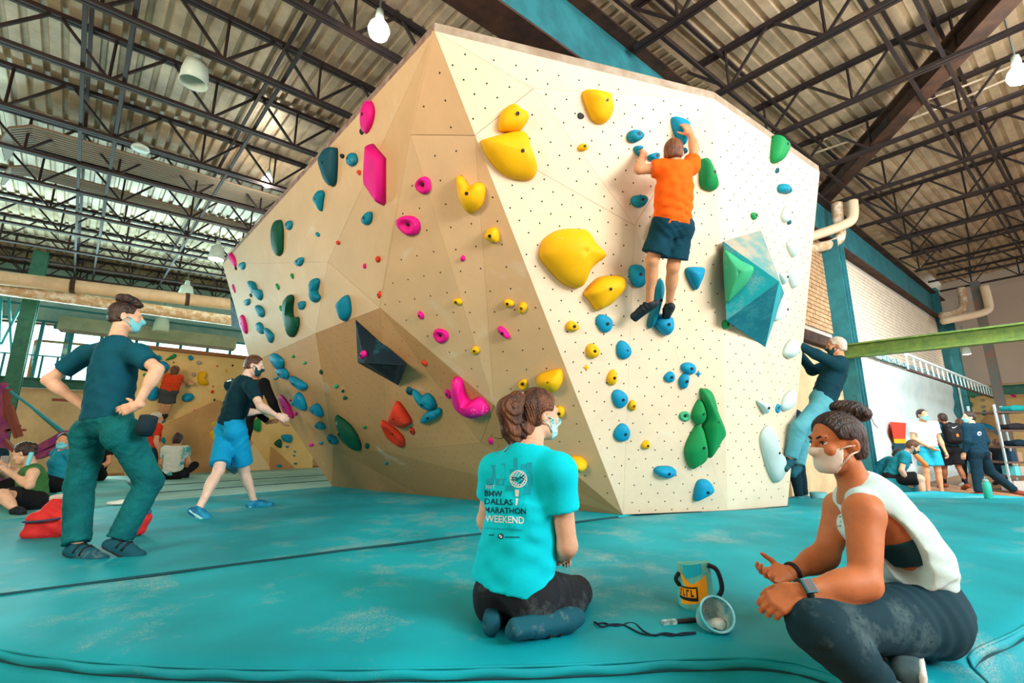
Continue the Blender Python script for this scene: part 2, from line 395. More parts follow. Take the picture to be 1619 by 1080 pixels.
# ------------------------------------------------------------------ back of the hall on the left: windows, beam, plaster
B0 = 21.0; bn = A(0.643, -0.766, 0); bd = A(0.766, 0.643, 0); Bp = -bn * B0
def back_pt(s, z, out=0.0): return A(*(Bp + bd * s)[:2], z) + bn * out
def back_uv(u, v): p = onpl(u, v, bn, Bp); return float(np.dot(p - Bp, bd)), p[2]
sl, sr = -14.0, 14.0
zb0, zb1 = 2.33, 2.62; zw1 = 4.55
wb = empty('wall_back', back_pt(0, 0), kind='structure')
MB().prism([back_pt(sl, FZ), back_pt(sr, FZ), back_pt(sr, zb0), back_pt(sl, zb0)], -bn * 0.2).obj('plaster_panel', M_tanwall, wb)
M_upper = mat('pale_teal_cladding', (170, 205, 200), 0.6, (140, 185, 182), 1.2, 0.4, 0.6)
MB().prism([back_pt(sl, zw1), back_pt(sr, zw1), back_pt(sr, 7.6), back_pt(sl, 7.6)], -bn * 0.2).obj('upper_cladding', M_upper, wb)
ibeam('mezzanine_beam', back_pt(sl, 2.475, 0.2), back_pt(sr, 2.475, 0.2), 0.30, 0.22, M_dgreen_steel)
M_frame = mat('teal_window_frame', (40, 140, 150), 0.5)
edges = [sl] + [back_uv(u, 540)[0] for u in (-120, -40, 28, 62, 112, 160, 216, 250, 287, 330, 366, 400, 440)] + [sr]
for i in range(len(edges) - 1):
    a_, b_ = edges[i], edges[i + 1]; wn_ = empty('window_%d' % (i + 1), back_pt(a_, zb1), kind='structure')
    MB().box(back_pt((a_ + b_) / 2, (zb1 + zw1) / 2, -0.1), ((b_ - a_) / 2 - 0.03, 0.006, (zw1 - zb1) / 2 - 0.03), (bd, bn, UP)).obj('pane', glass(), wn_)
    MB().box(back_pt(a_, (zb1 + zw1) / 2, -0.06), (0.045, 0.05, (zw1 - zb1) / 2), (bd, bn, UP)).obj('mullion', M_frame, wn_)
    MB().box(back_pt((a_ + b_) / 2, zb1 + 0.02, -0.06), ((b_ - a_) / 2, 0.05, 0.03), (bd, bn, UP)).obj('frame_rail', M_frame, wn_)
    MB().box(back_pt((a_ + b_) / 2, zw1 - 0.02, -0.06), ((b_ - a_) / 2, 0.05, 0.04), (bd, bn, UP)).obj('frame_rail', M_frame, wn_)
for z in (5.0, 5.45): tag(MB().bar(back_pt(sl, z, 0.05), back_pt(sr, z, 0.05), 0.05, 0.05).obj('girt_rail', M_frame), kind='structure')
# handrail in front of the windows, with posts
rl = empty('balcony_railing', back_pt(0, zb1, 0.5), 'thin dark railing along the tall left-hand windows', 'railing')
MB().bar(back_pt(sl, 3.32, 0.5), back_pt(back_uv(120, 575)[0], 3.32, 0.5), 0.04, 0.04).obj('rail', M_frame, rl)
for u in (6, 24, 66, 90, 116): s = back_uv(u, 590)[0]; MB().bar(back_pt(s, zb1, 0.5), back_pt(s, 3.32, 0.5), 0.04, 0.04).obj('post', M_frame, rl)
# hoop frame seen through the window, standing outside
hp = onpl(101, 560, bn, Bp - bn * 3.0); hp = A(hp[0], hp[1], 0)
hf = empty('hoop_frame', A(hp[0], hp[1], 2.6), 'dark backboard on an orange frame seen outside through the window', 'hoop')
MB().box(A(hp[0], hp[1], 5.05), (0.42, 0.03, 0.25), (bd, bn, UP)).obj('backboard', M_frame, hf)
M_or = mat('orange_frame', (190, 130, 40), 0.6)
MB().bar(A(hp[0], hp[1], 2.6), A(hp[0], hp[1], 4.9), 0.1, 0.1).obj('pole', M_frame, hf)
for s in (-0.8, 0.8): MB().bar(hp + bd * s + UP * 2.6, hp + bd * s + UP * 4.3, 0.07, 0.07).obj('leg', M_or, hf)
MB().bar(hp - bd * 0.8 + UP * 4.3, hp + bd * 0.8 + UP * 4.3, 0.08, 0.08).obj('crossbar', M_or, hf)
# green steel column beside the windows, with cross bracing
s_c = back_uv(22, 600)[0]
pc = atz(22, 600, 2.3); pc = onpl(24, 590, bn, Bp + bn * 3.5); pt_ = onpl(44, 470, bn, Bp + bn * 3.5)
t = empty('steel_column', A(pc[0], pc[1], FZ), kind='structure')
for s in (-1, 1): MB().box(A(pc[0], pc[1], 2.7) + bn * s * 0.13, (0.15, 0.015, 3.1), (bd, bn, UP)).obj('flange', M_dgreen_steel, t)
MB().box(A(pc[0], pc[1], 2.7), (0.012, 0.13, 3.1), (bd, bn, UP)).obj('web', M_dgreen_steel, t)
cb = empty('cross_brace', onpl(17, 510, bn, Bp + bn * 3), kind='structure')
for (a_, b_) in (((2, 545), (40, 470)), ((14, 470), (20, 590)), ((2, 470), (-2, 560))):
    MB().bar(onpl(*a_, bn, Bp + bn * 3), onpl(*b_, bn, Bp + bn * 3), 0.05, 0.05).obj('rod', M_frame, cb)

# ------------------------------------------------------------------ ducts and pipes
def pipe(name, pts, r, m, label, cat, couplings=0, mk=None, n=12):
    pts = np.array(pts, float); b = MB().tube(pts, r, n)
    o = b.obj(name, m, None, smooth=True); tag(o, label, cat)
    L = np.linalg.norm(pts[-1] - pts[0])
    for i in range(couplings):
        f = (i + 0.5) / couplings * (len(pts) - 1); k = int(f); c = lerp(pts[k], pts[min(k + 1, len(pts) - 1)], f - k); d = un(pts[min(k + 1, len(pts) - 1)] - pts[k])
        MB().tube([c - d * 0.05, c + d * 0.05], r * 1.1, n).obj('coupling', mk or m, o)
    return o
def seg_at(a, b, Ya, Yb): return aty(*a, Ya), aty(*b, Yb)
pa, pb = aty(6, 440, 10.3), aty(372, 482, 13.3)
pipe('duct_pipe', [pa - (pb - pa) * 0.5] + [lerp(pa, pb, t) for t in (0.0, 0.5, 1.0)] + [pb + (pb - pa) * 0.25], 0.17, M_duct, 'long plain cream duct pipe below the joists, upper of the pair', 'pipe', 4, M_rust)
pa, pb = aty(12, 458, 10.6), aty(372, 508, 13.6)
pipe('duct_pipe', [pa - (pb - pa) * 0.5] + [lerp(pa, pb, t) for t in (0.0, 0.5, 1.0)] + [pb + (pb - pa) * 0.25], 0.16, M_wrap, 'long foil wrapped brown pipe, lower of the pair below the joists', 'pipe', 3, M_rust)
pa, pb = aty(95, 512, 14.5), aty(372, 545, 17.5)
o = MB().bar(pa, pb, 0.75, 0.42).obj('air_duct', mat('grey_green_duct', (170, 176, 150), 0.6, (150, 160, 136), 2, 0.4, 0.6)); tag(o, 'boxy grey green air duct in front of the left windows', 'duct')
# bundles of conduits crossing the left bay just below the joists
def bundle(pts, n, wd, r, label):
    t = empty('conduit_bundle', pts[0], label, 'conduit'); d = un(pts[-1] - pts[-2]); sd = np.cross(d, UP)
    for i in range(n):
        MB().tube([p + sd * (i - (n - 1) / 2) * wd / n for p in pts], r, 6).obj('conduit', mat('brown_grey_conduit', (150, 134, 112), 0.55) if i % 2 else mat('grey_conduit', (136, 134, 120), 0.5), t)
qa = onpl(12, 205, nL, P0L + UP * 0.35); qb = onpl(420, 318, nL, P0L + UP * 0.35); dd = un(qb - qa)
bundle([qa - dd * 0.5 + A(-0.3, 0.9, 0), qa - dd * 0.1 + A(-0.1, 0.3, 0), qa + dd * 0.3, qb, qb + dd * 4], 10, 0.85, 0.028, 'wide bundle of pale conduits running beside the joists above the pendant lamps')
qa = onpl(10, 260, nL, P0L + UP * 0.35); qb = onpl(270, 330, nL, P0L + UP * 0.35); dd = un(qb - qa)
bundle([qa - dd * 0.5 + A(-0.3, 0.9, 0), qa - dd * 0.1 + A(-0.1, 0.3, 0), qa + dd * 0.3, qb, qb + dd * 5], 6, 0.55, 0.028, 'narrower bundle of pale conduits, farther of the two bundles')
# plumbing above the brick wall
P3 = lambda u, v, Y: aty(u, v, Y)
pts = catmull([P3(1348, 318, 9.0), P3(1349, 335, 9.0), P3(1346, 348, 9.0), P3(1335, 355, 9.0), P3(1310, 365, 8.9), P3(1270, 378, 8.8)], 6)
pipe('drain_pipe', pts, 0.10, mat('cream_pvc', (240, 218, 186), 0.4), 'cream elbow drain pipe curving down beside the boulder top', 'pipe')
pts = catmull([P3(1323, 322, 9.3), P3(1325, 350, 9.3), P3(1328, 372, 9.3), P3(1318, 385, 9.3), P3(1290, 392, 9.2), P3(1270, 396, 9.1)], 6)
pipe('drain_pipe', pts, 0.11, M_wrap, 'foil wrapped elbow pipe behind the cream drain pipe', 'pipe')
pts = catmull([P3(1519, 455, 15.5), P3(1523, 478, 15.5), P3(1519, 490, 15.5), P3(1500, 497, 15.5), P3(1488, 499, 15.5)], 6)
pipe('drain_pipe', pts, 0.12, M_wrap, 'foil wrapped elbow pipe at the far end of the brick wall', 'pipe')
pts = catmull([P3(1556, 452, 15.0), P3(1562, 475, 15.0), P3(1563, 488, 15.0), P3(1552, 495, 15.0), P3(1520, 502, 15.2), P3(1490, 508, 15.3)], 6)
pipe('drain_pipe', pts, 0.12, mat('cream_pvc', (240, 218, 186), 0.4), 'pale elbow pipe below the far joists, beyond the foil wrapped one', 'pipe')

mc_ = mat('pale_conduit', (206, 190, 168), 0.5)
for k, (m_o, dz, l0, l1, lab) in enumerate(((7.35, 0.62, 1.0, 9.0, 'pair of pale conduits running along a joist, upper'), (7.55, 0.50, 1.0, 9.0, 'pale conduit running along a joist, lower'))):
    b0 = P0R + mR * m_o + UP * dz; c = -np.dot(b0 - G0, gn) / np.dot(d1R, gn)
    o = MB().tube(catmull([b0 + d1R * (c + q) + UP * 0.05 * math.sin(q * 1.7 + k) for q in np.linspace(0.4, l1, 8)], 4), 0.022, 6).obj('conduit', mc_, None, True); tag(o, ('upper' if k == 0 else 'lower') + ' pale conduit running along a joist over the outer end of the boulder', 'conduit')

# ------------------------------------------------------------------ pendant lamps
M_shade = mat('white_enamel', (205, 226, 218), 0.35)
M_bulb = mat('lit_bulb', (255, 248, 232), 0.3, emit=6.0)
M_cord = mat('grey_cord', (120, 130, 126), 0.6)
def lamp(u, v, Y, size, lit, label, power=60, bulb=False):
    c = aty(u, v, Y); t = empty('pendant_lamp', c, label, 'lamp', 'pendant lamps under the joists')
    MB().tube([c + UP * size * 1.1, c + UP * (size * 1.1 + 0.7)], 0.012, 6).obj('cord', M_cord, t)
    MB().lathe([(size * 0.16, size * 1.12), (size * 0.2, size * 0.72)], c, n=12).obj('socket', M_shade, t, smooth=True)
    if bulb:
        MB().lathe([(size * .13, size * .75), (size * .2, size * .55), (size * .42, size * .25), (size * .5, 0), (size * .42, -size * .28), (size * .2, -size * .44), (0.002, -size * .5)], c, n=16).obj('bulb', M_bulb, t, smooth=True)
    else:
        MB().lathe([(size * .2, size * .74), (size * .42, size * .6), (size * .52, 0.1 * size), (size * .55, -size * .45), (size * .52, -size * .45), (size * .48, 0.1 * size), (size * .38, size * .55), (0.004, size * .6)], c, n=20, close=False).obj('lamp_shade', M_shade, t, smooth=True)
        if lit: MB().lathe([(0.003, size * .3), (size * .3, size * .1), (size * .36, -size * .25), (size * .2, -size * .5), (0.003, -size * .55)], c, n=14).obj('bulb', M_bulb, t, smooth=True)
    if lit:
        l = bpy.data.lights.new('lamp_light', 'POINT'); l.energy = power; l.color = (1, 0.9, 0.75); l.shadow_soft_size = 0.15
        o = bpy.data.objects.new('lamp_light', l); COL.objects.link(o); o.location = tuple(c - UP * (size * 0.6 + 0.16))
lamp(599, 48, 4.5, 0.25, True, 'bright lit bulb hanging over the peak of the boulder', 30, True)
lamp(308, 118, 5.3, 0.30, False, 'unlit white bell shaped pendant lamp under the left joists')
lamp(423, 288, 8.4, 0.24, True, 'lit bulb hanging beside the boulder top edge', 50, True)
lamp(343, 402, 11.0, 0.32, True, 'lit bell lamp beside the far corner of the boulder', 40)
lamp(255, 516, 15.0, 0.42, False, 'pale bell lamp before the left windows')
lamp(294, 464, 13.2, 0.36, False, 'cream bell lamp below the duct pipes')
lamp(1612, 119, 5.2, 0.26, True, 'lit bulb hanging from the joists at the far right', 60, True)
lamp(1528, 556, 16.0, 0.22, True, 'small lit lamp beneath the olive beam beside the ladder truss', 15)
lamp(1557, 563, 17.5, 0.32, False, 'unlit white cone lamp beneath the olive beam')
c = aty(222, 236, 6.9); o = MB().lathe([(0.02, 0.07), (0.11, 0.05), (0.13, 0.0), (0.11, -0.015)], c, n=18).obj('ceiling_disc', M_shade, None, True); tag(o, 'small white disc fitting fixed under a joist above the conduits', 'ceiling fitting')

# ------------------------------------------------------------------ far bay at the right: grey wall, climbing wall, columns
fp = aty(1575, 690, 17.5); fn = -A(eL[0], eL[1], 0); fn = A(-0.80, -0.60, 0)
fdir = A(-fn[1], fn[0], 0)
def far_pt(u, v, out=0.0): return onpl(u, v, fn, fp + fn * out)
M_ply2 = mat('far_plywood', (240, 205, 140), 0.6, (228, 190, 124), 1.5, 0.4, 0.6)
M_ply3 = mat('far_plywood_brown', (205, 158, 104), 0.6, (192, 144, 92), 1.5, 0.4, 0.6)
_s = lambda u, v: float(np.dot(far_pt(u, v) - fp, fdir))
def fpt(s, z, out=0): return A(*(fp + fdir * s)[:2], z) + fn * out
sA, sB = _s(1500, 690), _s(1700, 690)
ft = empty('far_climbing_wall', fpt((sA + sB) / 2, FZ), 'yellowish plywood climbing wall in the far bay behind the gear rack', 'climbing wall')
MB().prism([fpt(sA, FZ), fpt(sB, FZ), fpt(sB, 2.75), fpt(sA, 2.75)], -fn * 0.12).obj('panel', M_ply2, ft)
def far_poly(pts, out): return [far_pt(u, v, out) for u, v in pts]
fixn(MB().prism(far_poly([(1572, 638), (1530, 695), (1515, 735), (1590, 735), (1600, 722)], 0.02), -fn * 0.06).obj('panel', M_ply3, ft))
tag(MB().prism([fpt(sA - 8, 2.75, 0.1), fpt(sB + 6, 2.75, 0.1), fpt(sB + 6, 8, 0.1), fpt(sA - 8, 8, 0.1)], -fn * 0.2).obj('wall_far', mat('grey_tan_wall', (190, 172, 158), 0.8)), kind='structure')
for (u0, u1, Y) in ((1573, 1588, 15.5), (1489, 1522, 16.4)):
    p = aty((u0 + u1) / 2 + (2 if u0 > 1550 else 0), 640, Y); p = A(p[0], p[1], FZ); column('steel_column', p, p + UP * 6.6, 0.24 if u0 > 1550 else 0.4, mat('grey_brown_steel', (110, 120, 118), 0.6, (140, 112, 96), 4, 0.45, 0.6) if u0 > 1550 else M_teal_steel)

# ------------------------------------------------------------------ crash mats
M_mat = chalky('teal_mat_vinyl', (0, 162, 180), (206, 190, 168), scale=1.5, lo=0.53, hi=0.74, speck=0.57, rough=0.62, fine=150, bump=0.1, amount=0.8)
M_mat_far = chalky('pale_teal_mat', (138, 190, 184), (215, 205, 190), scale=1.2, lo=0.4, hi=0.7, speck=0.58, fine=90, amount=0.6)
M_seam = mat('dark_seam', (10, 66, 78), 0.8)
front = catmull([(-6.6, 4.7), (-4.9, 3.4), (-3.3, 2.48), (-2.09, 2.07), (-1.38, 1.93), (-0.63, 1.90), (0.2, 1.93), (0.66, 1.98), (1.06, 1.96), (1.28, 1.72), (1.58, 1.70), (1.78, 2.0), (2.38, 2.33), (3.5, 3.1), (5.8, 4.7), (10.0, 6.5)], 14)
seamp = [(-6.2, 4.45 - 4.02)]
def polyl(pts, n):
    pts = np.asarray(pts, float); d = np.r_[0, np.cumsum(np.linalg.norm(np.diff(pts, axis=0), axis=1))]
    t = np.linspace(0, d[-1], n); return np.c_[np.interp(t, d, pts[:, 0]), np.interp(t, d, pts[:, 1])]
# the seam between front and rear mats
sd_ = un(A(1.82, 1.11, 0))[:2]; s1_ = np.array([-2.69, 2.62])
NF = 300
# front mat: the front edge is matched to its back edge (seam, then the boulder foot, then the far right edge)
back = [(-3.62, 2.66)] + [(-2.69, 2.62), (-1.24, 3.57), (0.58, 4.68), (1.10, 5.0), (1.22, 5.08), (3.3, 5.72), (3.5, 6.5), (7.2, 6.52), (10.5, 6.52)]
fr = polyl([p for p in front if p[0] > -3.5 and p[0] < 9.4], NF); 
def match(front, back):
    """pair every front point with a back point lying along a fan of directions"""
    m = len(front); b = polyl(back, 400); out = []
    tb = np.linspace(0, 1, m) ** 1.0
    fx = front[:, 0]
    return polyl(back, m)
bk = match(fr, back)
NR = 110; V = []; Fc = []
tt = (np.linspace(0, 1, NR) ** 1.8)
nz3 = lambda x, y: (np.sin(3.1 * x + 1.7 * y) + np.sin(-2.3 * x + 4.1 * y + 1.0) + np.sin(5.3 * x + 2.9 * y + 2.2)) / 3
def mat_z(x, y, t, dist):
    z = 0.004 * nz3(x * 1.3, y * 1.3)
    z += 0.010 * math.exp(-((y - 2.25) / 0.35) ** 2) * math.sin(9 * x + 3 * y + 2 * math.sin(4 * x)) * math.exp(-((x - 0.5) / 0.55) ** 2)
    z += 0.008 * math.sin(16 * (y - 0.35 * x)) * math.exp(-((x - 0.45) / 0.4) ** 2 - ((y - 2.7) / 0.5) ** 2)
    return z * min(1, t * 6)
for i in range(len(fr)):
    d = bk[i] - fr[i]; L = np.linalg.norm(d)
    for j, t in enumerate(tt):
        p = fr[i] + d * t; z = mat_z(p[0], p[1], t, t * L); e = t * L
        if e < 0.10: z -= 0.018 * (1 - e / 0.10) ** 2
        V.append((p[0], p[1], z))
n0 = len(fr)
for i in range(n0 - 1):
    for j in range(NR - 1): a_ = i * NR + j; Fc.append((a_, a_ + NR, a_ + NR + 1, a_ + 1))
# front face: hem band, seam groove, side wall
nrm = np.zeros_like(fr); tg = np.gradient(fr, axis=0); nrm[:, 0] = tg[:, 1]; nrm[:, 1] = -tg[:, 0]; nrm /= np.linalg.norm(nrm, axis=1)[:, None]
rows = [(0.014, -0.026), (0.020, -0.040), (0.015, -0.052), (0.010, -0.058), (0.024, -0.078), (0.050, -0.18), (0.035, -0.31), (0.0, FZ)]
base = len(V); R_ = len(rows)
for i in range(n0):
    for (o_, z_) in rows: V.append((fr[i][0] + nrm[i][0] * o_, fr[i][1] + nrm[i][1] * o_, z_ + (0.006 * math.sin(i * 0.9) if z_ > FZ else 0)))
for i in range(n0 - 1):
    Fc.append((i * NR, base + i * R_, base + (i + 1) * R_, (i + 1) * NR))
    for j in range(R_ - 1): a_ = base + i * R_ + j; Fc.append((a_, a_ + 1, a_ + R_ + 1, a_ + R_))
bb = len(V)
for i in range(n0): V.append((bk[i][0], bk[i][1], -0.04))
for i in range(n0): V.append((bk[i][0], bk[i][1], FZ))
for i in range(n0 - 1):
    Fc.append((i * NR + NR - 1, (i + 1) * NR + NR - 1, bb + i + 1, bb + i)); Fc.append((bb + i, bb + i + 1, bb + n0 + i + 1, bb + n0 + i))
fm = mobj('crash_mat', V, Fc, M_mat, None, True); fixn(fm)
tag(fm, 'big teal front crash mat under the two sitting women', 'crash mat')
MB().tube([A(fr[i][0] + nrm[i][0] * 0.013, fr[i][1] + nrm[i][1] * 0.013, -0.055) for i in range(0, n0, 2)], 0.0045, 6).obj('piping', M_seam, fm)
MB().tube([A(fr[i][0] + nrm[i][0] * 0.008, fr[i][1] + nrm[i][1] * 0.008, -0.018) for i in range(0, n0, 2)], 0.006, 6).obj('piping', M_mat, fm, smooth=True)
def flat_mat(poly, label, m, top=0.0, edge=0.05):
    P = [np.array(p, float) for p in poly]; c = sum(P) / len(P); n = len(P)
    V = []
    for inset, z in ((0, FZ), (0, top - edge), (edge * 0.35, top - edge * 0.3), (edge, top)):
        for p in P: q = p + (c - p) / np.linalg.norm(c - p) * inset; V.append((q[0], q[1], z))
    Fc = []
    for r in range(3):
        for k in range(n): a_, b_ = r * n + k, r * n + (k + 1) % n; Fc.append((a_, b_, b_ + n, a_ + n))
    Fc.append(tuple(range(3 * n, 4 * n)))
    o = mobj('crash_mat', V, Fc, m); fixn(o); return tag(o, label, 'crash mat')
off = np.array([-0.52, 0.85]) * 0.015
rear = [np.array(p) + off for p in [(-3.55, 2.12), (-2.69, 2.62), (-1.24, 3.57), (0.58, 4.68), (1.10, 5.0)]]
MB().tube([A(p[0], p[1], .001) for p in [np.array(q) + off * .5 for q in [(-3.55, 2.12), (-2.69, 2.62), (-1.24, 3.57), (0.58, 4.68), (1.10, 5.0)]]], .011, 6).obj('seam_cord', M_seam, fm)
flat_mat(rear + [(2.6, 6.6), (0.4, 9.0), (-2.85, 8.2), (-4.68, 6.23), (-5.0, 5.2), (-5.55, 3.7)], 'teal crash mat under the left face of the boulder and the walking man', M_mat, 0.0, 0.03)
flat_mat([(-5.60, 3.62), (-5.05, 5.2), (-4.72, 6.26), (-7.5, 9.2), (-12.0, 6.0), (-10, 2.0)], 'teal crash mat beneath the seated people at the left', chalky('teal_mat_vinyl_dusty', (60, 165, 165), (210, 200, 180), scale=0.9, lo=0.42, hi=0.7, speck=0.58, fine=120, amount=0.6), 0.0, 0.03)
flat_mat([(-4.68, 6.30), (-2.88, 8.25), (0.4, 9.05), (0.8, 14.5), (-5.3, 12.6), (-8.9, 9.6), (-7.46, 9.22)], 'pale grey teal crash mat at the foot of the tan climbing wall', M_mat_far, 0.0, 0.03)
for z_, y0 in ((0.004, 0),):
    for (a_, b_) in (((-5.35, 7.0), (-2.3, 10.3)), ((-6.2, 7.9), (-3.2, 11.3))):
        MB().bar(A(*a_, z_), A(*b_, z_), 0.05, 0.006).obj('fold', M_seam, bpy.data.objects['crash_mat.003'])
# rear mat beyond the boulder on the right (behind the side face)
tag(MB().prism([A(3.62, 6.56, FZ), A(9.2, 6.56, FZ), A(7.6, 8.6, FZ), A(5.6, 8.0, FZ), A(4.2, 8.0, FZ)], UP * 0.26).obj('crash_mat', M_mat), 'low teal crash mat behind the boulder by the climber in jeans', 'crash mat')

# ------------------------------------------------------------------ the boulder
HT = 4.04
Bv = dict(A=atz(686.5, 49, HT), M=atz(1130, 157, HT), E=atz(1296, 272, HT), B=atz(352, 418, HT), C=atz(985, 814, 0), D=atz(525, 769, 0), S=atz(1150, 807, 0), R=atz(1245, 800, 0))
hAB = un(Bv['B'] - Bv['A']); nout = A(-0.722, -0.691, 0); nout = un(nout - hAB * np.dot(nout, hAB)); t18 = math.tan(math.radians(18))
nU = un(A(nout[0], nout[1], -t18))
def upl(u, v, out=0): return onpl(u, v, nU, Bv['A'] + nU * out)
Bv['K1'] = upl(396, 574); Bv['K2'] = upl(601, 487); Bv['K3'] = upl(499, 527, 0.10); Bv['K4'] = upl(519, 414, 0.06)
nT = un(np.cross(Bv['K2'] - Bv['A'], Bv['C'] - Bv['A'])); nT = nT if np.dot(nT, C0 - Bv['A']) > 0 else -nT
Bv['K5'] = onpl(781, 641, nT, Bv['A'] + nT * 0.07); Bv['K6'] = onpl(649, 213, nT, Bv['A'] + nT * 0.05)
nLo = un(np.cross(Bv['D'] - Bv['K2'], Bv['C'] - Bv['K2'])); nLo = nLo if np.dot(nLo, C0 - Bv['C']) > 0 else -nLo
Bv['G1'] = onpl(527, 709, nLo, Bv['K2'] + nLo * 0.03); Bv['G2'] = onpl(612, 714, nLo, Bv['K2'] + nLo * 0.06); Bv['G3'] = onpl(760, 700, nLo, Bv['K2'] + nLo * 0.05)
Bv['N'] = lerp(Bv['D'], Bv['C'], 0.40)
tw = np.array(Bv['A']) ; 
def on_line(a, b, v):                                     # point of segment a-b seen at image row v
    best = min(np.linspace(0, 1, 400), key=lambda t: abs((lambda q: 540 - F * ((q[2] - CAMZ) * cp - q[1] * sp) / (q[1] * cp + (q[2] - CAMZ) * sp))(lerp(a, b, t)) - v)); return lerp(a, b, best)
Bv['W'] = on_line(Bv['A'], Bv['C'], 214)
nF = un(np.cross(Bv['M'] - Bv['A'], Bv['C'] - Bv['A'])); nF = nF if np.dot(nF, C0 - Bv['A']) > 0 else -nF
Bv['Q1'] = onpl(843, 140, nF, Bv['A'] + nF * 0.05); Bv['Q2'] = onpl(1003, 356, nF, Bv['A'] - nF * 0.01); 
TRIS = ['A B K4', 'B K1 K3', 'B K3 K4', 'A K4 K2', 'K4 K3 K2', 'A K2 K6', 'K6 K2 K5', 'A K6 W', 'K6 K5 W', 'W K5 C',
        'K1 D G1', 'K1 G1 K3', 'K3 G1 G2', 'K3 G2 K2', 'K2 G2 G3', 'K2 G3 K5', 'K5 G3 C', 'G1 D N', 'G1 N G2', 'G2 N C', 'G2 C G3',
        'A W Q1', 'A Q1 M', 'Q1 W Q2', 'W C Q2', 'Q1 Q2 M', 'Q2 C S', 'Q2 S M', 'M S R', 'M R E']
def ply(name, k):
    """birch ply: fine grain, faint cloudy chalk"""
    m = bpy.data.materials.new(name); m.use_nodes = True; nt = m.node_tree; b = nt.nodes['Principled BSDF']; b.inputs['Roughness'].default_value = 0.62; b.inputs['Specular IOR Level'].default_value = 0.25
    N = nt.nodes.new; L = nt.links.new; tc = N('ShaderNodeTexCoord')
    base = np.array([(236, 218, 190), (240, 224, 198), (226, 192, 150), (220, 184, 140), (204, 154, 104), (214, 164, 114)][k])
    g = N('ShaderNodeTexNoise'); g.inputs['Scale'].default_value = 1.3; g.inputs['Detail'].default_value = 9; g.inputs['Roughness'].default_value = 0.7
    r = N('ShaderNodeValToRGB'); r.color_ramp.elements[0].position = 0.3; r.color_ramp.elements[1].position = 0.72
    r.color_ramp.elements[0].color = lin(base * 0.95); r.color_ramp.elements[1].color = lin(np.minimum(base * 1.03, 250))
    mp = N('ShaderNodeMapping'); mp.inputs['Scale'].default_value = (40, 40, 3)
    gr = N('ShaderNodeTexNoise'); gr.inputs['Scale'].default_value = 2; gr.inputs['Detail'].default_value = 3
    c = N('ShaderNodeTexNoise'); c.inputs['Scale'].default_value = 2.6; c.inputs['Detail'].default_value = 7; c.inputs['W' if False else 'Distortion'].default_value = 0.6
    rc = N('ShaderNodeValToRGB'); rc.color_ramp.elements[0].position = 0.64; rc.color_ramp.elements[1].position = 0.80; rc.color_ramp.elements[1].color = (0.5, 0.5, 0.5, 1)
    mx = N('ShaderNodeMix'); mx.data_type = 'RGBA'; mx.inputs['B'].default_value = lin((226, 230, 222))
    m2 = N('ShaderNodeMix'); m2.data_type = 'RGBA'; m2.blend_type = 'MULTIPLY'; m2.inputs['Factor'].default_value = 0.12
    for n_ in (g, c): L(tc.outputs['Object'], n_.inputs['Vector'])
    L(tc.outputs['Object'], mp.inputs['Vector']); L(mp.outputs['Vector'], gr.inputs['Vector'])
    L(g.outputs['Fac'], r.inputs['Fac']); L(c.outputs['Fac'], rc.inputs['Fac']); L(r.outputs['Color'], m2.inputs['A']); L(gr.outputs['Color'], m2.inputs['B'])
    L(m2.outputs['Result'], mx.inputs['A']); L(rc.outputs['Color'], mx.inputs['Factor']); L(mx.outputs['Result'], b.inputs['Base Color']); m.diffuse_color = lin(base)
    return m
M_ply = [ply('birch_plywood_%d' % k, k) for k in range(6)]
cen = A(0.6, 7.6, 2)
bl_ = empty('boulder', A(0.4, 6.6, 0), 'huge faceted plywood boulder rising from the teal mats in the middle of the hall', 'climbing boulder')
FAC = []
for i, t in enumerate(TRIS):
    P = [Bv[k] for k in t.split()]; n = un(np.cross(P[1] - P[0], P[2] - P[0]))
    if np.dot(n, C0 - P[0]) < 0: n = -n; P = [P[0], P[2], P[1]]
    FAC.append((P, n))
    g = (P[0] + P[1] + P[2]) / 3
    tone = (2 + i % 2 if i < 10 else 4 + (i * 2 // 3) % 2) if i < 21 else [0, 0, 1, 0, 1, 0, 0, 1, 0][(i - 21) % 9]  # ply tone set per face; the left faces' shade is put into the colour
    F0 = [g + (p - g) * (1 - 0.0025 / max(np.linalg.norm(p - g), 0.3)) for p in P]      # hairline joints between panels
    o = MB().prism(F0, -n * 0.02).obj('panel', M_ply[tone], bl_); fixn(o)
bk_ = {k: v for k, v in zip(('Db', 'Rb', 'Bb', 'Eb'), (A(-1.5, 9.8, 0), A(3.35, 8.4, 0), A(-3.9, 9.9, HT), A(3.95, 8.2, HT)))}
def quad(ks): return [Bv.get(k, bk_.get(k)) for k in ks.split()]
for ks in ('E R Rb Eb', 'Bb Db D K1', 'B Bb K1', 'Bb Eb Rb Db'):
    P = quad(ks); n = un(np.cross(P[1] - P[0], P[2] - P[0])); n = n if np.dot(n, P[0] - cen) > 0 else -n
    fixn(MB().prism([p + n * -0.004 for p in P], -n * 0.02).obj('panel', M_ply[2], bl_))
fixn(MB().prism([p + (A(cen[0], cen[1], HT) - p) * 0.05 - UP * 0.02 for p in quad('B A M E Eb Bb')], -UP * 0.03).obj('top_deck', M_steel, bl_))
M_trim = mat('worn_grey_timber', (176, 166, 150), 0.7, (150, 132, 112), 6, 0.35, 0.65, stretch=(1, 1, 1))
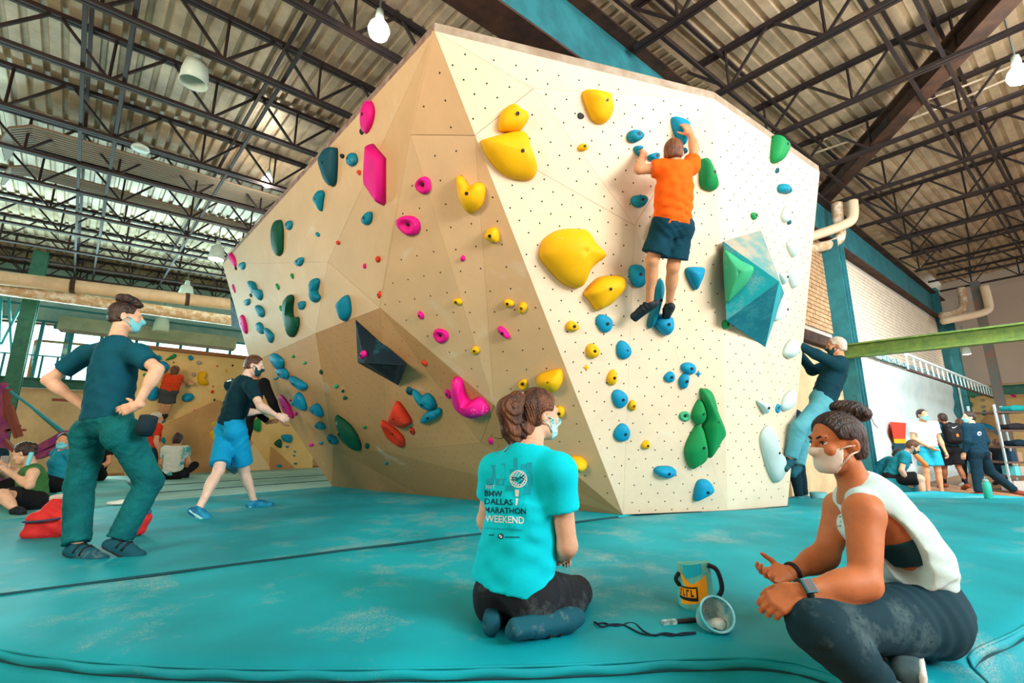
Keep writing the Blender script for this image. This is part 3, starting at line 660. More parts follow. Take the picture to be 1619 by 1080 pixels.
for a_, b_, m in (('A', 'M', M_trim), ('M', 'E', M_trim), ('B', 'A', mat('dark_rail_timber', (128, 92, 80), 0.7, (168, 150, 140), 8, 0.35, 0.65))):
    inw = np.cross(UP, un(Bv[b_] - Bv[a_])); inw = inw if np.dot(inw, cen - Bv[a_]) > 0 else -inw
    MB().bar(Bv[a_] + UP * 0.04 + inw * 0.027, Bv[b_] + UP * 0.04 + inw * 0.027, 0.05, 0.09).obj('top_rail', m, bl_)
# bolt-hole grid in every panel of the three main faces: small dark sockets
def in_tri(p, P, n, m=0.03):
    return all(np.dot(np.cross(P[(i + 1) % 3] - P[i], p - P[i]), n) / np.linalg.norm(P[(i + 1) % 3] - P[i]) > m for i in range(3))
b = MB(); hexa = [(math.cos(k * math.pi / 3), math.sin(k * math.pi / 3)) for k in range(6)]
for i, (P, n) in enumerate(FAC):
    N_ = n if np.dot(np.cross(P[1] - P[0], P[2] - P[0]), n) > 0 else -n
    if i >= 21: ref, pit = nF if i < 28 else n, 0.195
    elif i < 10: ref, pit = nT, 0.21
    else: ref, pit = nLo, 0.19
    x = un(np.cross(UP, n)); y = np.cross(n, x)
    Q = [np.array([np.dot(p, x), np.dot(p, y)]) for p in P]; lo = np.min(Q, 0); hi = np.max(Q, 0)
    r0 = 0.0085 if i >= 21 or i in (5, 6, 7, 8, 9) else 0.006
    if i < 5 : continue
    for a_ in range(int(lo[0] / pit) - 1, int(hi[0] / pit) + 2):
        for c_ in range(int(lo[1] / (pit / 2)) - 1, int(hi[1] / (pit / 2)) + 2):
            q = np.array([(a_ + 0.5 * (c_ % 2)) * pit, c_ * pit / 2 * 1.0])
            p = x * q[0] + y * q[1]; p = p + n * (np.dot(P[0], n))
            if c_ % 2 and pit > 0.2: continue
            if in_tri(p, P, N_):
                b.add([p + n * 0.0008 + x * cx_ * r0 + y * cy_ * r0 for cx_, cy_ in hexa], [(0, 1, 2, 3, 4, 5)])
b.obj('bolt_sockets', mat('socket_black', (40, 34, 30), 0.9), bl_, kind='stuff')

def hit_face(u, v):
    d = ray(u, v); best = None
    for i, (P, n) in enumerate(FAC):
        dn = np.dot(n, d)
        if dn >= -1e-6: continue
        t = np.dot(n, P[0] - C0) / dn; p = C0 + d * t
        N_ = n if np.dot(np.cross(P[1] - P[0], P[2] - P[0]), n) > 0 else -n
        if in_tri(p, P, N_, -0.02) and (best is None or t < best[0]): best = (t, p, n, i)
    return best
def onwall(u, v, out=0.0):
    h = hit_face(u, v)
    if h is None: return None
    return onpl(u, v, h[2], h[1] + h[2] * out)
# ------------------------------------------------------------------ climbing holds: each one a bolted-on thing
def hold_mat(name, rgb, chalk=(226, 236, 232), amt=0.75):
    return chalky(name, rgb, chalk, scale=5.0, lo=0.60, hi=0.74, speck=0.45, rough=0.6, fine=160, bump=0.25, amount=amt)
HM = dict(b=('teal blue', (0, 138, 170)), y=('yellow', (255, 188, 8)), p=('pink', (240, 16, 146)), g=('green', (22, 150, 84)), r=('orange red', (226, 62, 34)),
          w=('pale', (200, 224, 224)), d=('dark teal', (14, 84, 104)), k=('black', (30, 34, 38)), m=('mint', (60, 178, 130)), n=('dark green', (10, 92, 70)), s=('silver grey', (176, 168, 158)), q=('bright blue', (0, 150, 196)))
HMAT = {k: hold_mat('hold_' + v[0].replace(' ', '_'), v[1]) for k, v in HM.items()}
M_boltm = mat('bolt_dark', (34, 30, 32), 0.5)
M_chalkpatch = mat('caked_chalk', (206, 232, 228), 0.9, (170, 215, 215), 14, 0.4, 0.6)
def hold_geo(out, n, P0, hgt, style, apex=(0, 0), seed=0):
    """closed outline (world points on the wall plane, normal n) swollen into a solid hold"""
    x = un(np.cross(UP, n)) if abs(n[2]) < 0.95 else A(1, 0, 0); y = np.cross(n, x)
    c = out.mean(0); Q = np.array([[np.dot(p - c, x), np.dot(p - c, y)] for p in out])
    if np.sum(Q[:, 0] * np.roll(Q[:, 1], -1) - Q[:, 1] * np.roll(Q[:, 0], -1)) < 0: Q = Q[::-1]
    m = len(Q); R = 7; V = []; r_ = np.random.RandomState(seed); ph = r_.rand(4) * 6.28
    ap = np.array(apex) * np.abs(Q).max(0)
    for k in range(R):
        f = k / (R - 1.0); a = f * math.pi / 2
        s = math.cos(a) if not style.startswith('slab') else (1 - 0.28 * f if k < R - 1 else 0.45)
        h = math.sin(a) ** 0.8 if not style.startswith('slab') else min(1, f * 1.8) ** 0.6
        if k == R - 1: s = max(s, 0.06)
        for i in range(m):
            q = Q[i] * s + ap * (1 - s)
            hh = h
            if style == 'ring': hh = h * (1 - 1.0 * max(0, 1 - (s / 0.62)) ** 0.7)
            elif style == 'jug': hh = h * (1 - 0.55 * max(0, 1 - np.hypot(*(q - np.array([0, 0.38 * np.abs(Q[:, 1]).max()])) / (0.5 * np.abs(Q).max(0) + 1e-6))))
            hh *= 1 + 0.05 * math.sin(3 * q[0] / (np.abs(Q).max() + 1e-6) + ph[0]) + 0.04 * math.sin(5 * q[1] / (np.abs(Q).max() + 1e-6) + ph[1])
            V.append(c + x * q[0] + y * q[1] + n * (hgt * hh))
    V.append(c + x * ap[0] + y * ap[1] + n * hgt * (0.25 if style == 'ring' else 1.0) * (1 if style != 'jug' else 0.9))
    Fc = []
    for k in range(R - 1):
        for i in range(m): a_, b_ = k * m + i, k * m + (i + 1) % m; Fc.append((a_, b_, b_ + m, a_ + m))
    for i in range(m): Fc.append(((R - 1) * m + i, (R - 1) * m + (i + 1) % m, R * m))
    Fc.append(tuple(range(m))[::-1])
    return V, Fc, c, x, y, ap
HOLDS = []
def outline(kind, spec):
    if kind == 'e':
        u, v, rx, ry, rot = spec; a = np.linspace(0, 2 * math.pi, 16, endpoint=False); ca, sa = math.cos(math.radians(rot)), math.sin(math.radians(rot))
        k = 1 + 0.08 * np.sin(2 * a + u) + 0.06 * np.sin(3 * a + v)
        return [(u + rx * kk * math.cos(t) * ca - ry * kk * math.sin(t) * sa, v + rx * kk * math.cos(t) * sa + ry * kk * math.sin(t) * ca) for t, kk in zip(a, k)]
    return list(spec)
def hold(col, hgt, kind, spec, style='dome', lab=None, bolt=None, apex=(0, 0.1), group=None, surf=None, region=None, chalk=None, name='climbing_hold'):
    px = outline(kind, spec); cu = sum(p[0] for p in px) / len(px); cv = sum(p[1] for p in px) / len(px)
    if surf is None:
        h = hit_face(cu, cv)
        if h is None: h = min(((np.linalg.norm(onpl(cu, cv, n, P[0]) - (P[0] + P[1] + P[2]) / 3), onpl(cu, cv, n, P[0]), n, i) for i, (P, n) in enumerate(FAC)), key=lambda z: z[0])
        pc_, n = h[1], h[2]
    else: pc_, n = surf(cu, cv), surf.n
    pts = np.array([onpl(u, v, n, pc_) for u, v in px])
    if kind != 'e' and style not in ('flat', 'slabx'):
        pts = catmull(pts, 4 if len(pts) < 9 else 3, True)
    V, Fc, c, x, y, ap = hold_geo(pts, n, pc_, hgt, style, apex, int(cu * 7 + cv))
    o = mobj(name, V, Fc, HMAT[col], None, True); fixn(o)
    o['category'] = 'climbing hold'
    size = max(p[0] for p in px) - min(p[0] for p in px), max(p[1] for p in px) - min(p[1] for p in px)
    if bolt is None: bolt = max(size) > 11
    if bolt:
        bp = c + x * ap[0] * 0.9 + y * ap[1] * 0.9 + n * hgt * (0.99 if style not in ('ring', 'jug') else (0.3 if style == 'ring' else 0.92)); r0 = min(0.016, 0.14 * np.ptp(pts, 0).max())
        MB().lathe([(r0, 0.004), (r0, -0.004)], bp, n, 10).obj('bolt', M_boltm, o)
    if chalk:
        cu2, cv2, rr = chalk; q = onpl(cu2, cv2, n, pc_ + n * hgt * 0.2)
    HOLDS.append(dict(o=o, u=cu, v=cv, s=size, col=col, lab=lab, region=region, group=group, style=style))
    return o
X = lambda pts, s, ox, oy: [(ox + a / s, oy + b / s) for a, b in pts]
c2 = lambda *p: X(p, 2.998, 540, 0); c5 = lambda *p: X(p, 2.998, 540, 360); c6 = lambda *p: X(p, 3.0, 1080, 360); c4 = lambda *p: X(p, 2.998, 0, 360)
c8 = lambda *p: X(p, 4.5, 400, 560); c3 = lambda *p: X(p, 3.0, 1080, 0); o8 = lambda *p: X(p, 2.84, 960, 160); g4 = lambda *p: X(p, 4.154, 1040, 560); l6 = lambda *p: X(p, 5.996, 350, 380)
E_ = lambda u, v, rx, ry, rot=0: (u, v, rx, ry, rot)
# --- pale right-hand face
hold('y', .16, 'p', c2((657, 680), (690, 655), (840, 622), (880, 650), (890, 700), (922, 790), (905, 850), (840, 858), (760, 830), (690, 755)), lab='big yellow rounded hold overhanging the ridge, lower of the touching yellow pair', apex=(0.2, 0.15))
hold('y', .12, 'p', c2((742, 618), (752, 540), (800, 497), (830, 502), (845, 518), (880, 540), (880, 575), (845, 622), (790, 630)), lab='yellow notched hold perched on top of the big overhanging yellow one')
hold('y', .13, 'p', c2((1140, 450), (1150, 430), (1200, 433), (1265, 450), (1270, 475), (1280, 530), (1255, 580), (1220, 590), (1180, 565), (1145, 480)), lab='highest yellow hold, shield shaped, below the top rail of the pale face', apex=(0.2, 0.1))
hold('y', .20, 'p', c5((935, 110), (960, 50), (1030, 10), (1120, 5), (1160, 20), (1195, 75), (1243, 125), (1230, 150), (1195, 175), (1165, 210), (1140, 270), (1110, 287), (1050, 270), (985, 210), (940, 150)), lab='largest yellow hold, lumpy and four cornered, in the middle of the pale face', apex=(0.1, 0.2))
hold('y', .17, 'p', c5((1145, 310), (1200, 245), (1250, 228), (1320, 230), (1337, 260), (1325, 300), (1270, 360), (1215, 390), (1195, 385), (1170, 345)), lab='yellow slanted hold with a chalky top just below the largest yellow one', apex=(-0.1, 0.2))
hold('k', .01, 'e', E_(917.8, 183.5, 5.3, 5.5), 'slab', lab='small round dark disc beside the highest yellow hold')
hold('y', .05, 'e', E_(921, 233.5, 8, 6, 8)); hold('b', .09, 'e', E_(1002.6, 216, 13, 10, 12), lab='grey teal pinch hold above the orange climber\'s left hand', style='jug')
hold('b', .07, 'p', o8((120, 205), (150, 203), (152, 235), (140, 248), (122, 228)), lab='small blue hold gripped by the orange climber\'s left hand'); hold('q', .07, 'e', E_(1032.6, 248.5, 9, 7, -10), lab='blue hold just left of the orange climber\'s head')
hold('q', .10, 'p', o8((285, 85), (300, 70), (345, 85), (360, 110), (355, 160), (345, 195), (330, 197), (300, 150)), lab='blue teardrop hold gripped by the orange climber\'s raised right hand')
hold('d', .05, 'e', E_(1081, 239, 4, 5), lab='tiny dark teal hold beside the orange climber\'s raised forearm'); hold('b', .09, 'e', E_(1009, 318, 13, 10, 10), lab='teal ledge hold left of the orange climber\'s ribs', style='jug')
hold('g', .12, 'p', o8((415, 272), (428, 260), (442, 266), (482, 372), (485, 395), (460, 405), (416, 378)), lab='green hold half hidden behind the orange climber\'s right side')
hold('b', .10, 'p', o8((182, 612), (215, 520), (235, 470), (239, 500), (222, 560), (195, 620)), lab='teal blade hold showing behind the orange climber\'s shorts')
hold('q', .10, 'p', o8((97, 750), (125, 733), (160, 750), (163, 825), (125, 835), (100, 800)), lab='blue hold left of the orange climber\'s knees'); hold('q', .10, 'p', o8((352, 750), (420, 745), (428, 765), (400, 840), (385, 843), (360, 800)), lab='blue wedge hold right of the orange climber\'s knees')
hold('b', .12, 'p', o8((232, 797), (243, 810), (245, 850), (225, 930), (195, 1015), (180, 1010), (182, 975), (205, 900), (215, 830)), lab='long blue fin hold between the orange climber\'s shins')
hold('q', .12, 'p', o8((205, 1000), (215, 970), (250, 955), (285, 975), (287, 1020), (265, 1050), (235, 1040)), lab='blue hold under the orange climber\'s right shoe')
for e in ((954.6, 511, 13, 14.5), (985, 553.5, 12.5, 14), (979, 630, 13, 14), (982.6, 684, 12.5, 14.5)): hold('q', .06, 'e', E_(*e, -12), apex=(0.15, 0))
hold('y', .07, 'e', E_(904, 516, 10.5, 8), 'jug'); hold('y', .07, 'e', E_(936, 555, 11, 11, 20), 'jug'); hold('y', .06, 'e', E_(967, 597, 8, 12, 15)); hold('y', .05, 'e', E_(999, 641, 6.5, 8, 15)); hold('y', .05, 'e', E_(1020.6, 703, 6.5, 7))
star = lambda u, v, r: [(u + (r if k % 2 == 0 else r * .45) * math.cos(k * math.pi / 4), v + (r if k % 2 == 0 else r * .45) * math.sin(k * math.pi / 4)) for k in range(8)]
hold('y', .015, 'p', star(927, 581, 5.5), 'flat', lab='tiny yellow star marker below the yellow jugs on the pale face'); hold('q', .015, 'p', star(1104, 591, 5.5), 'flat', lab='tiny blue star marker above the green cluster')
hold('q', .05, 'e', E_(1058, 596, 8, 9)); hold('q', .07, 'e', E_(1087.5, 582, 11, 10)); hold('q', .07, 'e', E_(1080, 602, 7.5, 12, 15)); hold('m', .04, 'e', E_(1082, 658, 8, 8.5), 'ring', lab='round mint green ring hold left of the green cluster')
hold('g', .15, 'p', g4((272, 240), (300, 225), (335, 235), (345, 300), (375, 380), (428, 515), (400, 575), (350, 660), (318, 676), (300, 600), (290, 470), (300, 400)), lab='tallest green tapering hold, chalky at the top, of the green cluster')
hold('g', .13, 'p', g4((172, 620), (240, 470), (265, 462), (285, 490), (305, 600), (303, 690), (250, 735), (205, 742)), lab='green leaf shaped hold leaning on the tallest green one'); hold('g', .10, 'p', g4((218, 395), (255, 305), (280, 310), (298, 400), (280, 450), (245, 458)), lab='small chalk dusted green hold above the green leaf shaped one')
hold('q', .09, 'e', E_(1050.7, 745, 16, 10, 3)); hold('q', .10, 'p', g4((230, 945), (255, 835), (320, 823), (357, 870), (340, 905), (255, 955)), lab='blue boot shaped hold lowest on the pale face')
hold('g', .05, 'e', E_(1145.7, 513, 4.5, 8), lab='small green hold under the left corner of the teal volume'); hold('g', .04, 'e', E_(1190.7, 341.7, 4.5, 6, -20), lab='small green hold above the teal volume')
hold('g', .13, 'p', X([(385, 68), (400, 70), (457, 120), (435, 210), (376, 215)], 3.855, 1120, 200), lab='green hold nearest the top rail at the outer end of the pale face'); hold('d', .02, 'e', E_(1228.4, 270, 3, 4.5), 'ring', lab='tiny dark ring hold below the topmost green hold')
hold('b', .09, 'p', X([(418, 370), (440, 352), (480, 400), (478, 412), (425, 402)], 3.855, 1120, 200), lab='teal hook hold near the outer edge, under the topmost green hold'); hold('d', .03, 'e', E_(1246.8, 351.7, 2.6, 4.2), lab='tiny dark teal hold beside the top pale crimp')
hold('w', .08, 'p', X([(440, 535), (465, 483), (486, 490), (484, 540), (470, 585), (445, 575)], 3.855, 1120, 200), lab='pale crimp hold beneath the teal hook hold'); hold('w', .08, 'p', X([(472, 710), (515, 683), (532, 700), (528, 760), (512, 800), (485, 765)], 3.855, 1120, 200), lab='pale fang hold above the pale triangle')
hold('w', .08, 'p', X([(475, 883), (555, 855), (558, 880), (540, 940), (512, 988), (490, 950)], 3.855, 1120, 200), lab='pale triangle hold near the outer edge'); hold('w', .06, 'p', c6((455, 225), (475, 210), (482, 250), (470, 270)), lab='pale sliver hold behind the upper corner of the teal volume')
hold('w', .08, 'p', c6((425, 440), (455, 335), (495, 380), (470, 420)), lab='pale hold tucked against the right corner of the teal volume'); hold('w', .11, 'p', c6((470, 600), (480, 560), (505, 530), (525, 540), (520, 590), (498, 620)), lab='pale hold gripped by the climber in jeans')
hold('w', .08, 'p', c6((345, 820), (385, 830), (405, 850), (385, 880), (372, 870)), lab='pale hooked hold above the tall pale one'); hold('q', .03, 'e', E_(1229, 646, 3.5, 7), 'ring', lab='tiny blue ring hold between two pale hooked holds'); hold('w', .10, 'p', c6((460, 850), (475, 800), (510, 768), (518, 790), (500, 840), (475, 868)), lab='pale curved hold near the climber in jeans\' thigh')
hold('w', .10, 'p', [(1200, 690), (1207, 676), (1215, 672), (1221, 682), (1223, 708), (1237, 723), (1240, 742), (1233, 757), (1223, 762), (1213, 745), (1204, 715)], lab='tallest pale hold, wide at the bottom, beside the lower outer edge')
# --- tan overhanging left-hand face
hold('p', .07, 'e', E_(583, 184.5, 10, 25, 8), lab='tall pink oval hold, highest on the tan face'); hold('p', .10, 'p', c2((150, 680), (212, 750), (212, 960), (202, 975), (140, 885), (135, 840)), 'slabx', lab='large flat pink diamond hold below the highest pink oval', bolt=False); hold('k', .01, 'e', E_(572, 208.5, 3, 5), 'slab', lab='tiny black disc below the highest pink oval')
hold('k', .03, 'e', E_(542, 247, 2.5, 4), lab='tiny black hold right of the big dark blue hold'); hold('b', .07, 'e', E_(559, 253, 7.5, 10.5, 20)); hold('r', .02, 'e', E_(568, 273, 3, 4.5, -25))
hold('p', .06, 'e', E_(670, 293, 13, 13, -20), 'ring', lab='pink ring hold with a chalky pocket, higher of the upper pair'); hold('p', .07, 'e', E_(647, 356, 19.5, 15.5, 5), 'ring', lab='wide pink ring hold with a chalky pocket, lower of the upper pair')
hold('y', .14, 'p', c2((550, 845), (575, 835), (605, 880), (640, 865), (670, 870), (684, 900), (670, 970), (625, 1010), (595, 1000), (565, 940)), 'jug', lab='yellow saddle shaped jug near the ridge on the tan face', apex=(0, 0))
hold('b', .06, 'e', E_(582.5, 345.5, 7.5, 10.5, 20)); hold('y', .09, 'p', c5((680, 40), (700, 5), (735, 0), (750, 40), (740, 70), (705, 62)), lab='yellow horn hold under the yellow saddle shaped jug')
hold('r', .03, 'e', E_(598.5, 410, 3, 5.5)); hold('p', .02, 'e', E_(577, 421, 2.3, 4)); hold('p', .03, 'e', E_(732, 408.5, 3.5, 5)); hold('r', .03, 'e', E_(601, 466, 3.2, 5.5)); hold('p', .04, 'e', E_(666, 498, 4, 6.5, -15), lab='tiny chalky pink hold above the small pink ring')
hold('y', .04, 'e', E_(724, 476.5, 7, 5.5, 10)); hold('y', .05, 'e', E_(804.5, 479, 8, 6.5)); hold('y', .05, 'e', E_(826.5, 486, 7, 9)); hold('p', .05, 'e', E_(697.5, 530.5, 12, 11.5), 'ring', lab='small pink ring hold in the middle of the tan face')
hold('p', .06, 'e', E_(797, 525, 5.5, 12, -42), lab='slanted pink sausage hold near the ridge'); hold('y', .04, 'e', E_(752, 553.5, 7.2, 6)); hold('b', .10, 'p', l6((1122, 620), (1140, 575), (1195, 517), (1225, 560), (1235, 690), (1188, 765), (1150, 730)), lab='teal egg shaped hold with a notch, just above the black volume')
hold('d', .04, 'e', E_(648, 617.5, 4.5, 7, -20)); hold('r', .03, 'e', E_(671.5, 573.5, 5, 3.5, 35)); hold('p', .03, 'e', E_(709, 622.5, 5, 7.5, -25))
hold('b', .11, 'p', c8((1142, 250), (1165, 258), (1205, 292), (1225, 280), (1255, 277), (1290, 310), (1306, 345), (1300, 375), (1250, 383), (1205, 360), (1165, 300)), lab='blue scooped jug below the black volume', apex=(0.1, -0.2)); hold('b', .09, 'p', c8((1197, 475), (1215, 430), (1260, 395), (1320, 380), (1347, 395), (1335, 430), (1290, 460), (1240, 478)), lab='blue almond hold under the blue scooped jug')
hold('p', .16, 'p', c5((530, 720), (548, 705), (575, 725), (588, 785), (612, 815), (640, 805), (665, 803), (700, 845), (695, 875), (640, 890), (590, 865), (550, 830), (533, 780)), lab='huge pink crescent hold beside the kneeling woman\'s head', apex=(-0.1, -0.2))
hold('r', .13, 'p', c8((1018, 345), (1030, 333), (1060, 355), (1130, 460), (1125, 495), (1070, 510), (985, 470), (978, 440)), lab='orange red cone hold, upper of the red pair'); hold('r', .10, 'p', c8((915, 475), (950, 480), (1015, 525), (1075, 590), (1082, 645), (1060, 655), (1000, 610), (960, 560)), 'ring', lab='orange red spoon shaped hold, lower of the red pair'); hold('r', .03, 'e', E_(652, 681, 4, 6, -25))
hold('y', .05, 'e', E_(827, 607.5, 8, 8), 'ring', lab='round yellow button hold above the kneeling woman\'s hair'); hold('y', .15, 'p', c5((930, 730), (935, 695), (990, 675), (1035, 668), (1050, 690), (1048, 730), (1020, 768), (970, 768)), lab='fat yellow hold with chalk on top, on the ridge beside the kneeling woman', apex=(0, 0.2)); hold('y', .07, 'e', E_(886, 650, 7, 9)); hold('y', .12, 'p', [(900, 724), (910, 720), (923, 725), (929, 735), (920, 743), (908, 739)], lab='lowest yellow hold on the ridge, beside the kneeling woman\'s shoulder')
hold('n', .13, 'p', c8((597, 432), (640, 455), (700, 505), (745, 570), (772, 640), (768, 680), (720, 660), (645, 590), (617, 555), (632, 548), (648, 556), (640, 510)), lab='long dark green horn hold low on the tan overhang', apex=(0.2, 0)); hold('p', .03, 'e', E_(776, 697, 3.5, 5, -30))
for (c, u, v, rx, ry) in (('g', 577, 675.5, 3.2, 2.4), ('n', 581, 705, 3.2, 4.6), ('b', 611, 732, 2.2, 2.6), ('n', 546, 629, 3.5, 2.8), ('n', 542.5, 618, 2, 2.6), ('m', 532, 610.5, 3.6, 3.2), ('n', 508, 588, 2.6, 3.8), ('m', 482, 573.5, 3, 2.4), ('g', 464, 563.5, 2.6, 2.2), ('b', 437, 598, 3.5, 2.2), ('p', 459, 633, 1.8, 1.8), ('p', 468, 654, 2.2, 3.6), ('p', 492.5, 703, 3.6, 3.2), ('b', 508, 700.3, 3.6, 2.4), ('g', 462.5, 436.5, 2.0, 4.4), ('g', 439.5, 453.5, 2.3, 5.2), ('g', 444.5, 487.5, 2.3, 4.4), ('d', 397, 467, 1.5, 3.2), ('p', 370, 456, 1.4, 7), ('k', 373.3, 424.5, 1.3, 3), ('r', 535, 384, 2.6, 3.6), ('b', 503, 371, 2.6, 4)): hold(c, .025, 'e', E_(u, v, rx, ry, -15))
hold('n', .10, 'p', [(435.5, 362), (437, 351), (441.5, 347.5), (446.5, 350), (449, 365), (448.5, 395), (445.5, 403), (440.5, 405), (436.5, 396)], lab='long upright dark green capsule hold'); hold('n', .11, 'p', l6((612, 610), (625, 545), (660, 512), (683, 540), (680, 620), (683, 690), (700, 730), (735, 728), (745, 790), (720, 880), (680, 920), (655, 890), (625, 770)), lab='dark green boomerang hold with a chalky waist')
hold('d', .12, 'p', X([(1533, 770), (1560, 705), (1590, 700), (1603, 720), (1598, 860), (1578, 885), (1560, 860)], 2.998, 0, 0), lab='big dark blue drop shaped hold near the top edge of the tan face'); hold('b', .07, 'p', X([(1493, 945), (1520, 903), (1540, 915), (1535, 960), (1528, 1003), (1508, 975)], 2.998, 0, 0), lab='teal chip hold below the big dark blue one')
hold('b', .05, 'e', E_(458.5, 356, 5, 7.5, 15)); hold('b', .06, 'e', E_(475, 414, 5.5, 7.5, 25)); hold('b', .06, 'e', E_(478.5, 482.5, 5, 7.5, 25)); hold('b', .05, 'e', E_(384, 420.5, 4.5, 6.5, 25)); hold('b', .05, 'e', E_(391.7, 478, 4, 6.3, 25))
hold('b', .07, 'p', l6((258, 395), (285, 385), (325, 405), (345, 460), (378, 470), (395, 520), (375, 570), (345, 540), (325, 495), (300, 500)), lab='teal twin lobed hold, upper of three in a column near the far edge'); hold('b', .07, 'e', E_(412.5, 491.5, 5.8, 10, -30), lab='plain oval teal hold between the two twin lobed ones'); hold('b', .06, 'e', E_(412, 518.5, 5.5, 9.5, -28), lab='oval teal hold joined to the lowest twin lobed one'); hold('b', .06, 'p', l6((415, 840), (440, 835), (480, 870), (503, 910), (485, 970), (460, 955)), lab='teal chip hold lowest in the column near the far edge')
hold('b', .09, 'p', l6((865, 390), (905, 357), (937, 380), (930, 440), (920, 490), (947, 545), (905, 590), (870, 570), (880, 490)), lab='teal bone shaped hold with a narrow waist', apex=(0, 0))
hold('p', .05, 'e', E_(368.7, 410.5, 4.2, 11.5, -22), lab='pink sliver hold at the far top corner'); hold('p', .06, 'e', E_(386, 512.5, 4.5, 16, -17), lab='long pink sliver hold on the far edge')
hold('q', .10, 'p', c4((1287, 605), (1310, 597), (1345, 625), (1347, 665), (1322, 668)), lab='blue lumpy hold, upper of the touching pair by the walking man\'s head'); hold('q', .10, 'p', c4((1318, 668), (1350, 665), (1370, 690), (1370, 715), (1340, 705)), lab='blue lumpy hold, lower of the touching pair by the walking man\'s head')
hold('q', .10, 'p', c4((1380, 705), (1400, 705), (1455, 740), (1457, 760), (1437, 767), (1395, 732)), lab='slanted blue bar hold below the touching blue pair'); hold('q', .10, 'p', c4((1390, 820), (1410, 808), (1415, 778), (1440, 800), (1457, 850), (1445, 865), (1412, 845), (1395, 842)), lab='blue fin shaped hold with a spur beside the pink disc hold'); hold('q', .09, 'p', c4((1472, 855), (1505, 832), (1525, 855), (1535, 888), (1515, 890)), lab='blue triangular hold above the dark green horn')
hold('p', .06, 'p', c4((1325, 800), (1340, 795), (1375, 840), (1393, 890), (1385, 903), (1350, 870)), lab='pink disc hold held by the climber in black'); hold('b', .06, 'e', E_(507, 673, 9.3, 5, 22)); hold('b', .06, 'e', E_(526.5, 694.5, 10.5, 5.5, 35))
# --- faceted volumes screwed to the boulder
def volume(px, ridge, faces, mats, label, hs):
    h = hit_face(sum(p[0] for p in px) / len(px), sum(p[1] for p in px) / len(px)); n, p0 = h[2], h[1]
    base = [onpl(u, v, n, p0) for u, v in px]; top = [onpl(u, v, n, p0 + n * hh) for (u, v), hh in zip(ridge, hs)]
    V = base + top; t = empty('climbing_volume', np.mean(base, 0), label, 'climbing volume')
    for f, m in zip(faces, mats):
        pts = [V[i] for i in f]; fn_ = un(np.cross(pts[1] - pts[0], pts[2] - pts[0])); fn_ = fn_ if np.dot(fn_, n) > 0 else -fn_
        fixn(MB().prism(pts, -fn_ * 0.015).obj('facet', m, t))
    return t, n, p0, V
M_vb = chalky('volume_teal', (20, 152, 164), (190, 180, 165), scale=3, lo=0.5, hi=0.7, speck=0.5, fine=90, amount=0.6)
M_vb2 = chalky('volume_dark_teal', (12, 112, 132), (60, 150, 160), scale=6, lo=0.45, hi=0.6, speck=0.45, fine=40, amount=0.5)
M_vk = chalky('volume_black', (12, 34, 46), (30, 130, 150), scale=4, lo=0.52, hi=0.7, speck=0.45, fine=60, amount=0.7)
px = c6((190, 65), (370, 12), (480, 310), (390, 568), (205, 440))
VOL, vn, vp, VV = volume(px, c6((455, 255),), [(0, 1, 5), (0, 5, 4), (4, 5, 3), (1, 2, 5), (2, 3, 5)], [mat('volume_grey_teal', (96, 150, 152), 0.8, (176, 164, 146), 4, 0.4, 0.65), M_vb, M_vb2, M_vb, M_vb], 'huge faceted teal volume with a pointed bottom on the pale face', [0.42])
class S1: pass
def surf_of(P, n):
    f = lambda u, v: onpl(u, v, n, P); f.n = n; return f
_f = [VV[0], VV[5], VV[4]]; _n = un(np.cross(_f[1] - _f[0], _f[2] - _f[0])); _n = _n if np.dot(_n, C0 - _f[0]) > 0 else -_n
hold('m', .14, 'p', c6((190, 120), (215, 113), (275, 155), (333, 185), (330, 220), (300, 270), (235, 335), (205, 358), (196, 300)), lab='pale streaked green hold bolted onto the huge teal volume', surf=surf_of(_f[0], _n), apex=(0.2, 0.1))
px = c5((66, 435), (302, 648), (263, 745), (77, 640))
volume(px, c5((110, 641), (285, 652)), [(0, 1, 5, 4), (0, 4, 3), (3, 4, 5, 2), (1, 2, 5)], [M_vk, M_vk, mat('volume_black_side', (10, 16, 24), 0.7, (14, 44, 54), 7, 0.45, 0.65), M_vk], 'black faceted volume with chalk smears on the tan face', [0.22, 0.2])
hold('p', .05, 'e', E_(575.7, 560.5, 4.5, 6.5), surf=surf_of(onpl(575, 560, un(nU + nLo), onwall(575, 560, 0.17)), un(nU + nLo)), lab='tiny pink hold on the black faceted volume')
fixn(MB().prism([onpl(u, v, nU, Bv['B'] + A(0.2, 0.5, 0)) for u, v in ((364, 470), (384, 523), (366, 517))] , A(0.3, 0.5, 0)).obj('volume_side', M_vk, bl_))

# --- far tan climbing wall at the left, with its own holds
bgn = A(0.643, -0.766, 0); bgp = atz(290, 748, 0); bgd = A(0.766, 0.643, 0)
tilt = un(bgn + A(0, 0, -0.10))
def bpt(u, v, out=0): return onpl(u, v, tilt, bgp + tilt * out)
bg = empty('rear_climbing_wall', bgp, 'tan plywood climbing wall behind the standing and walking men', 'climbing wall')
fixn(MB().prism([bpt(196, 757), bpt(494, 742), bpt(494, 578), bpt(400, 567), bpt(196, 545)], -tilt * 0.12).obj('panel', M_ply2, bg))
fixn(MB().prism([bpt(200, 757, .04), bpt(378, 747, .04), bpt(400, 700, .04), bpt(345, 632, .12), bpt(222, 690, .04)], -tilt * 0.05).obj('panel', M_ply3, bg))
fixn(MB().prism([bpt(378, 747, .03), bpt(432, 745, .03), bpt(400, 700, .03)], -tilt * 0.05).obj('panel', mat('far_plywood_pale', (238, 212, 170), 0.6), bg))
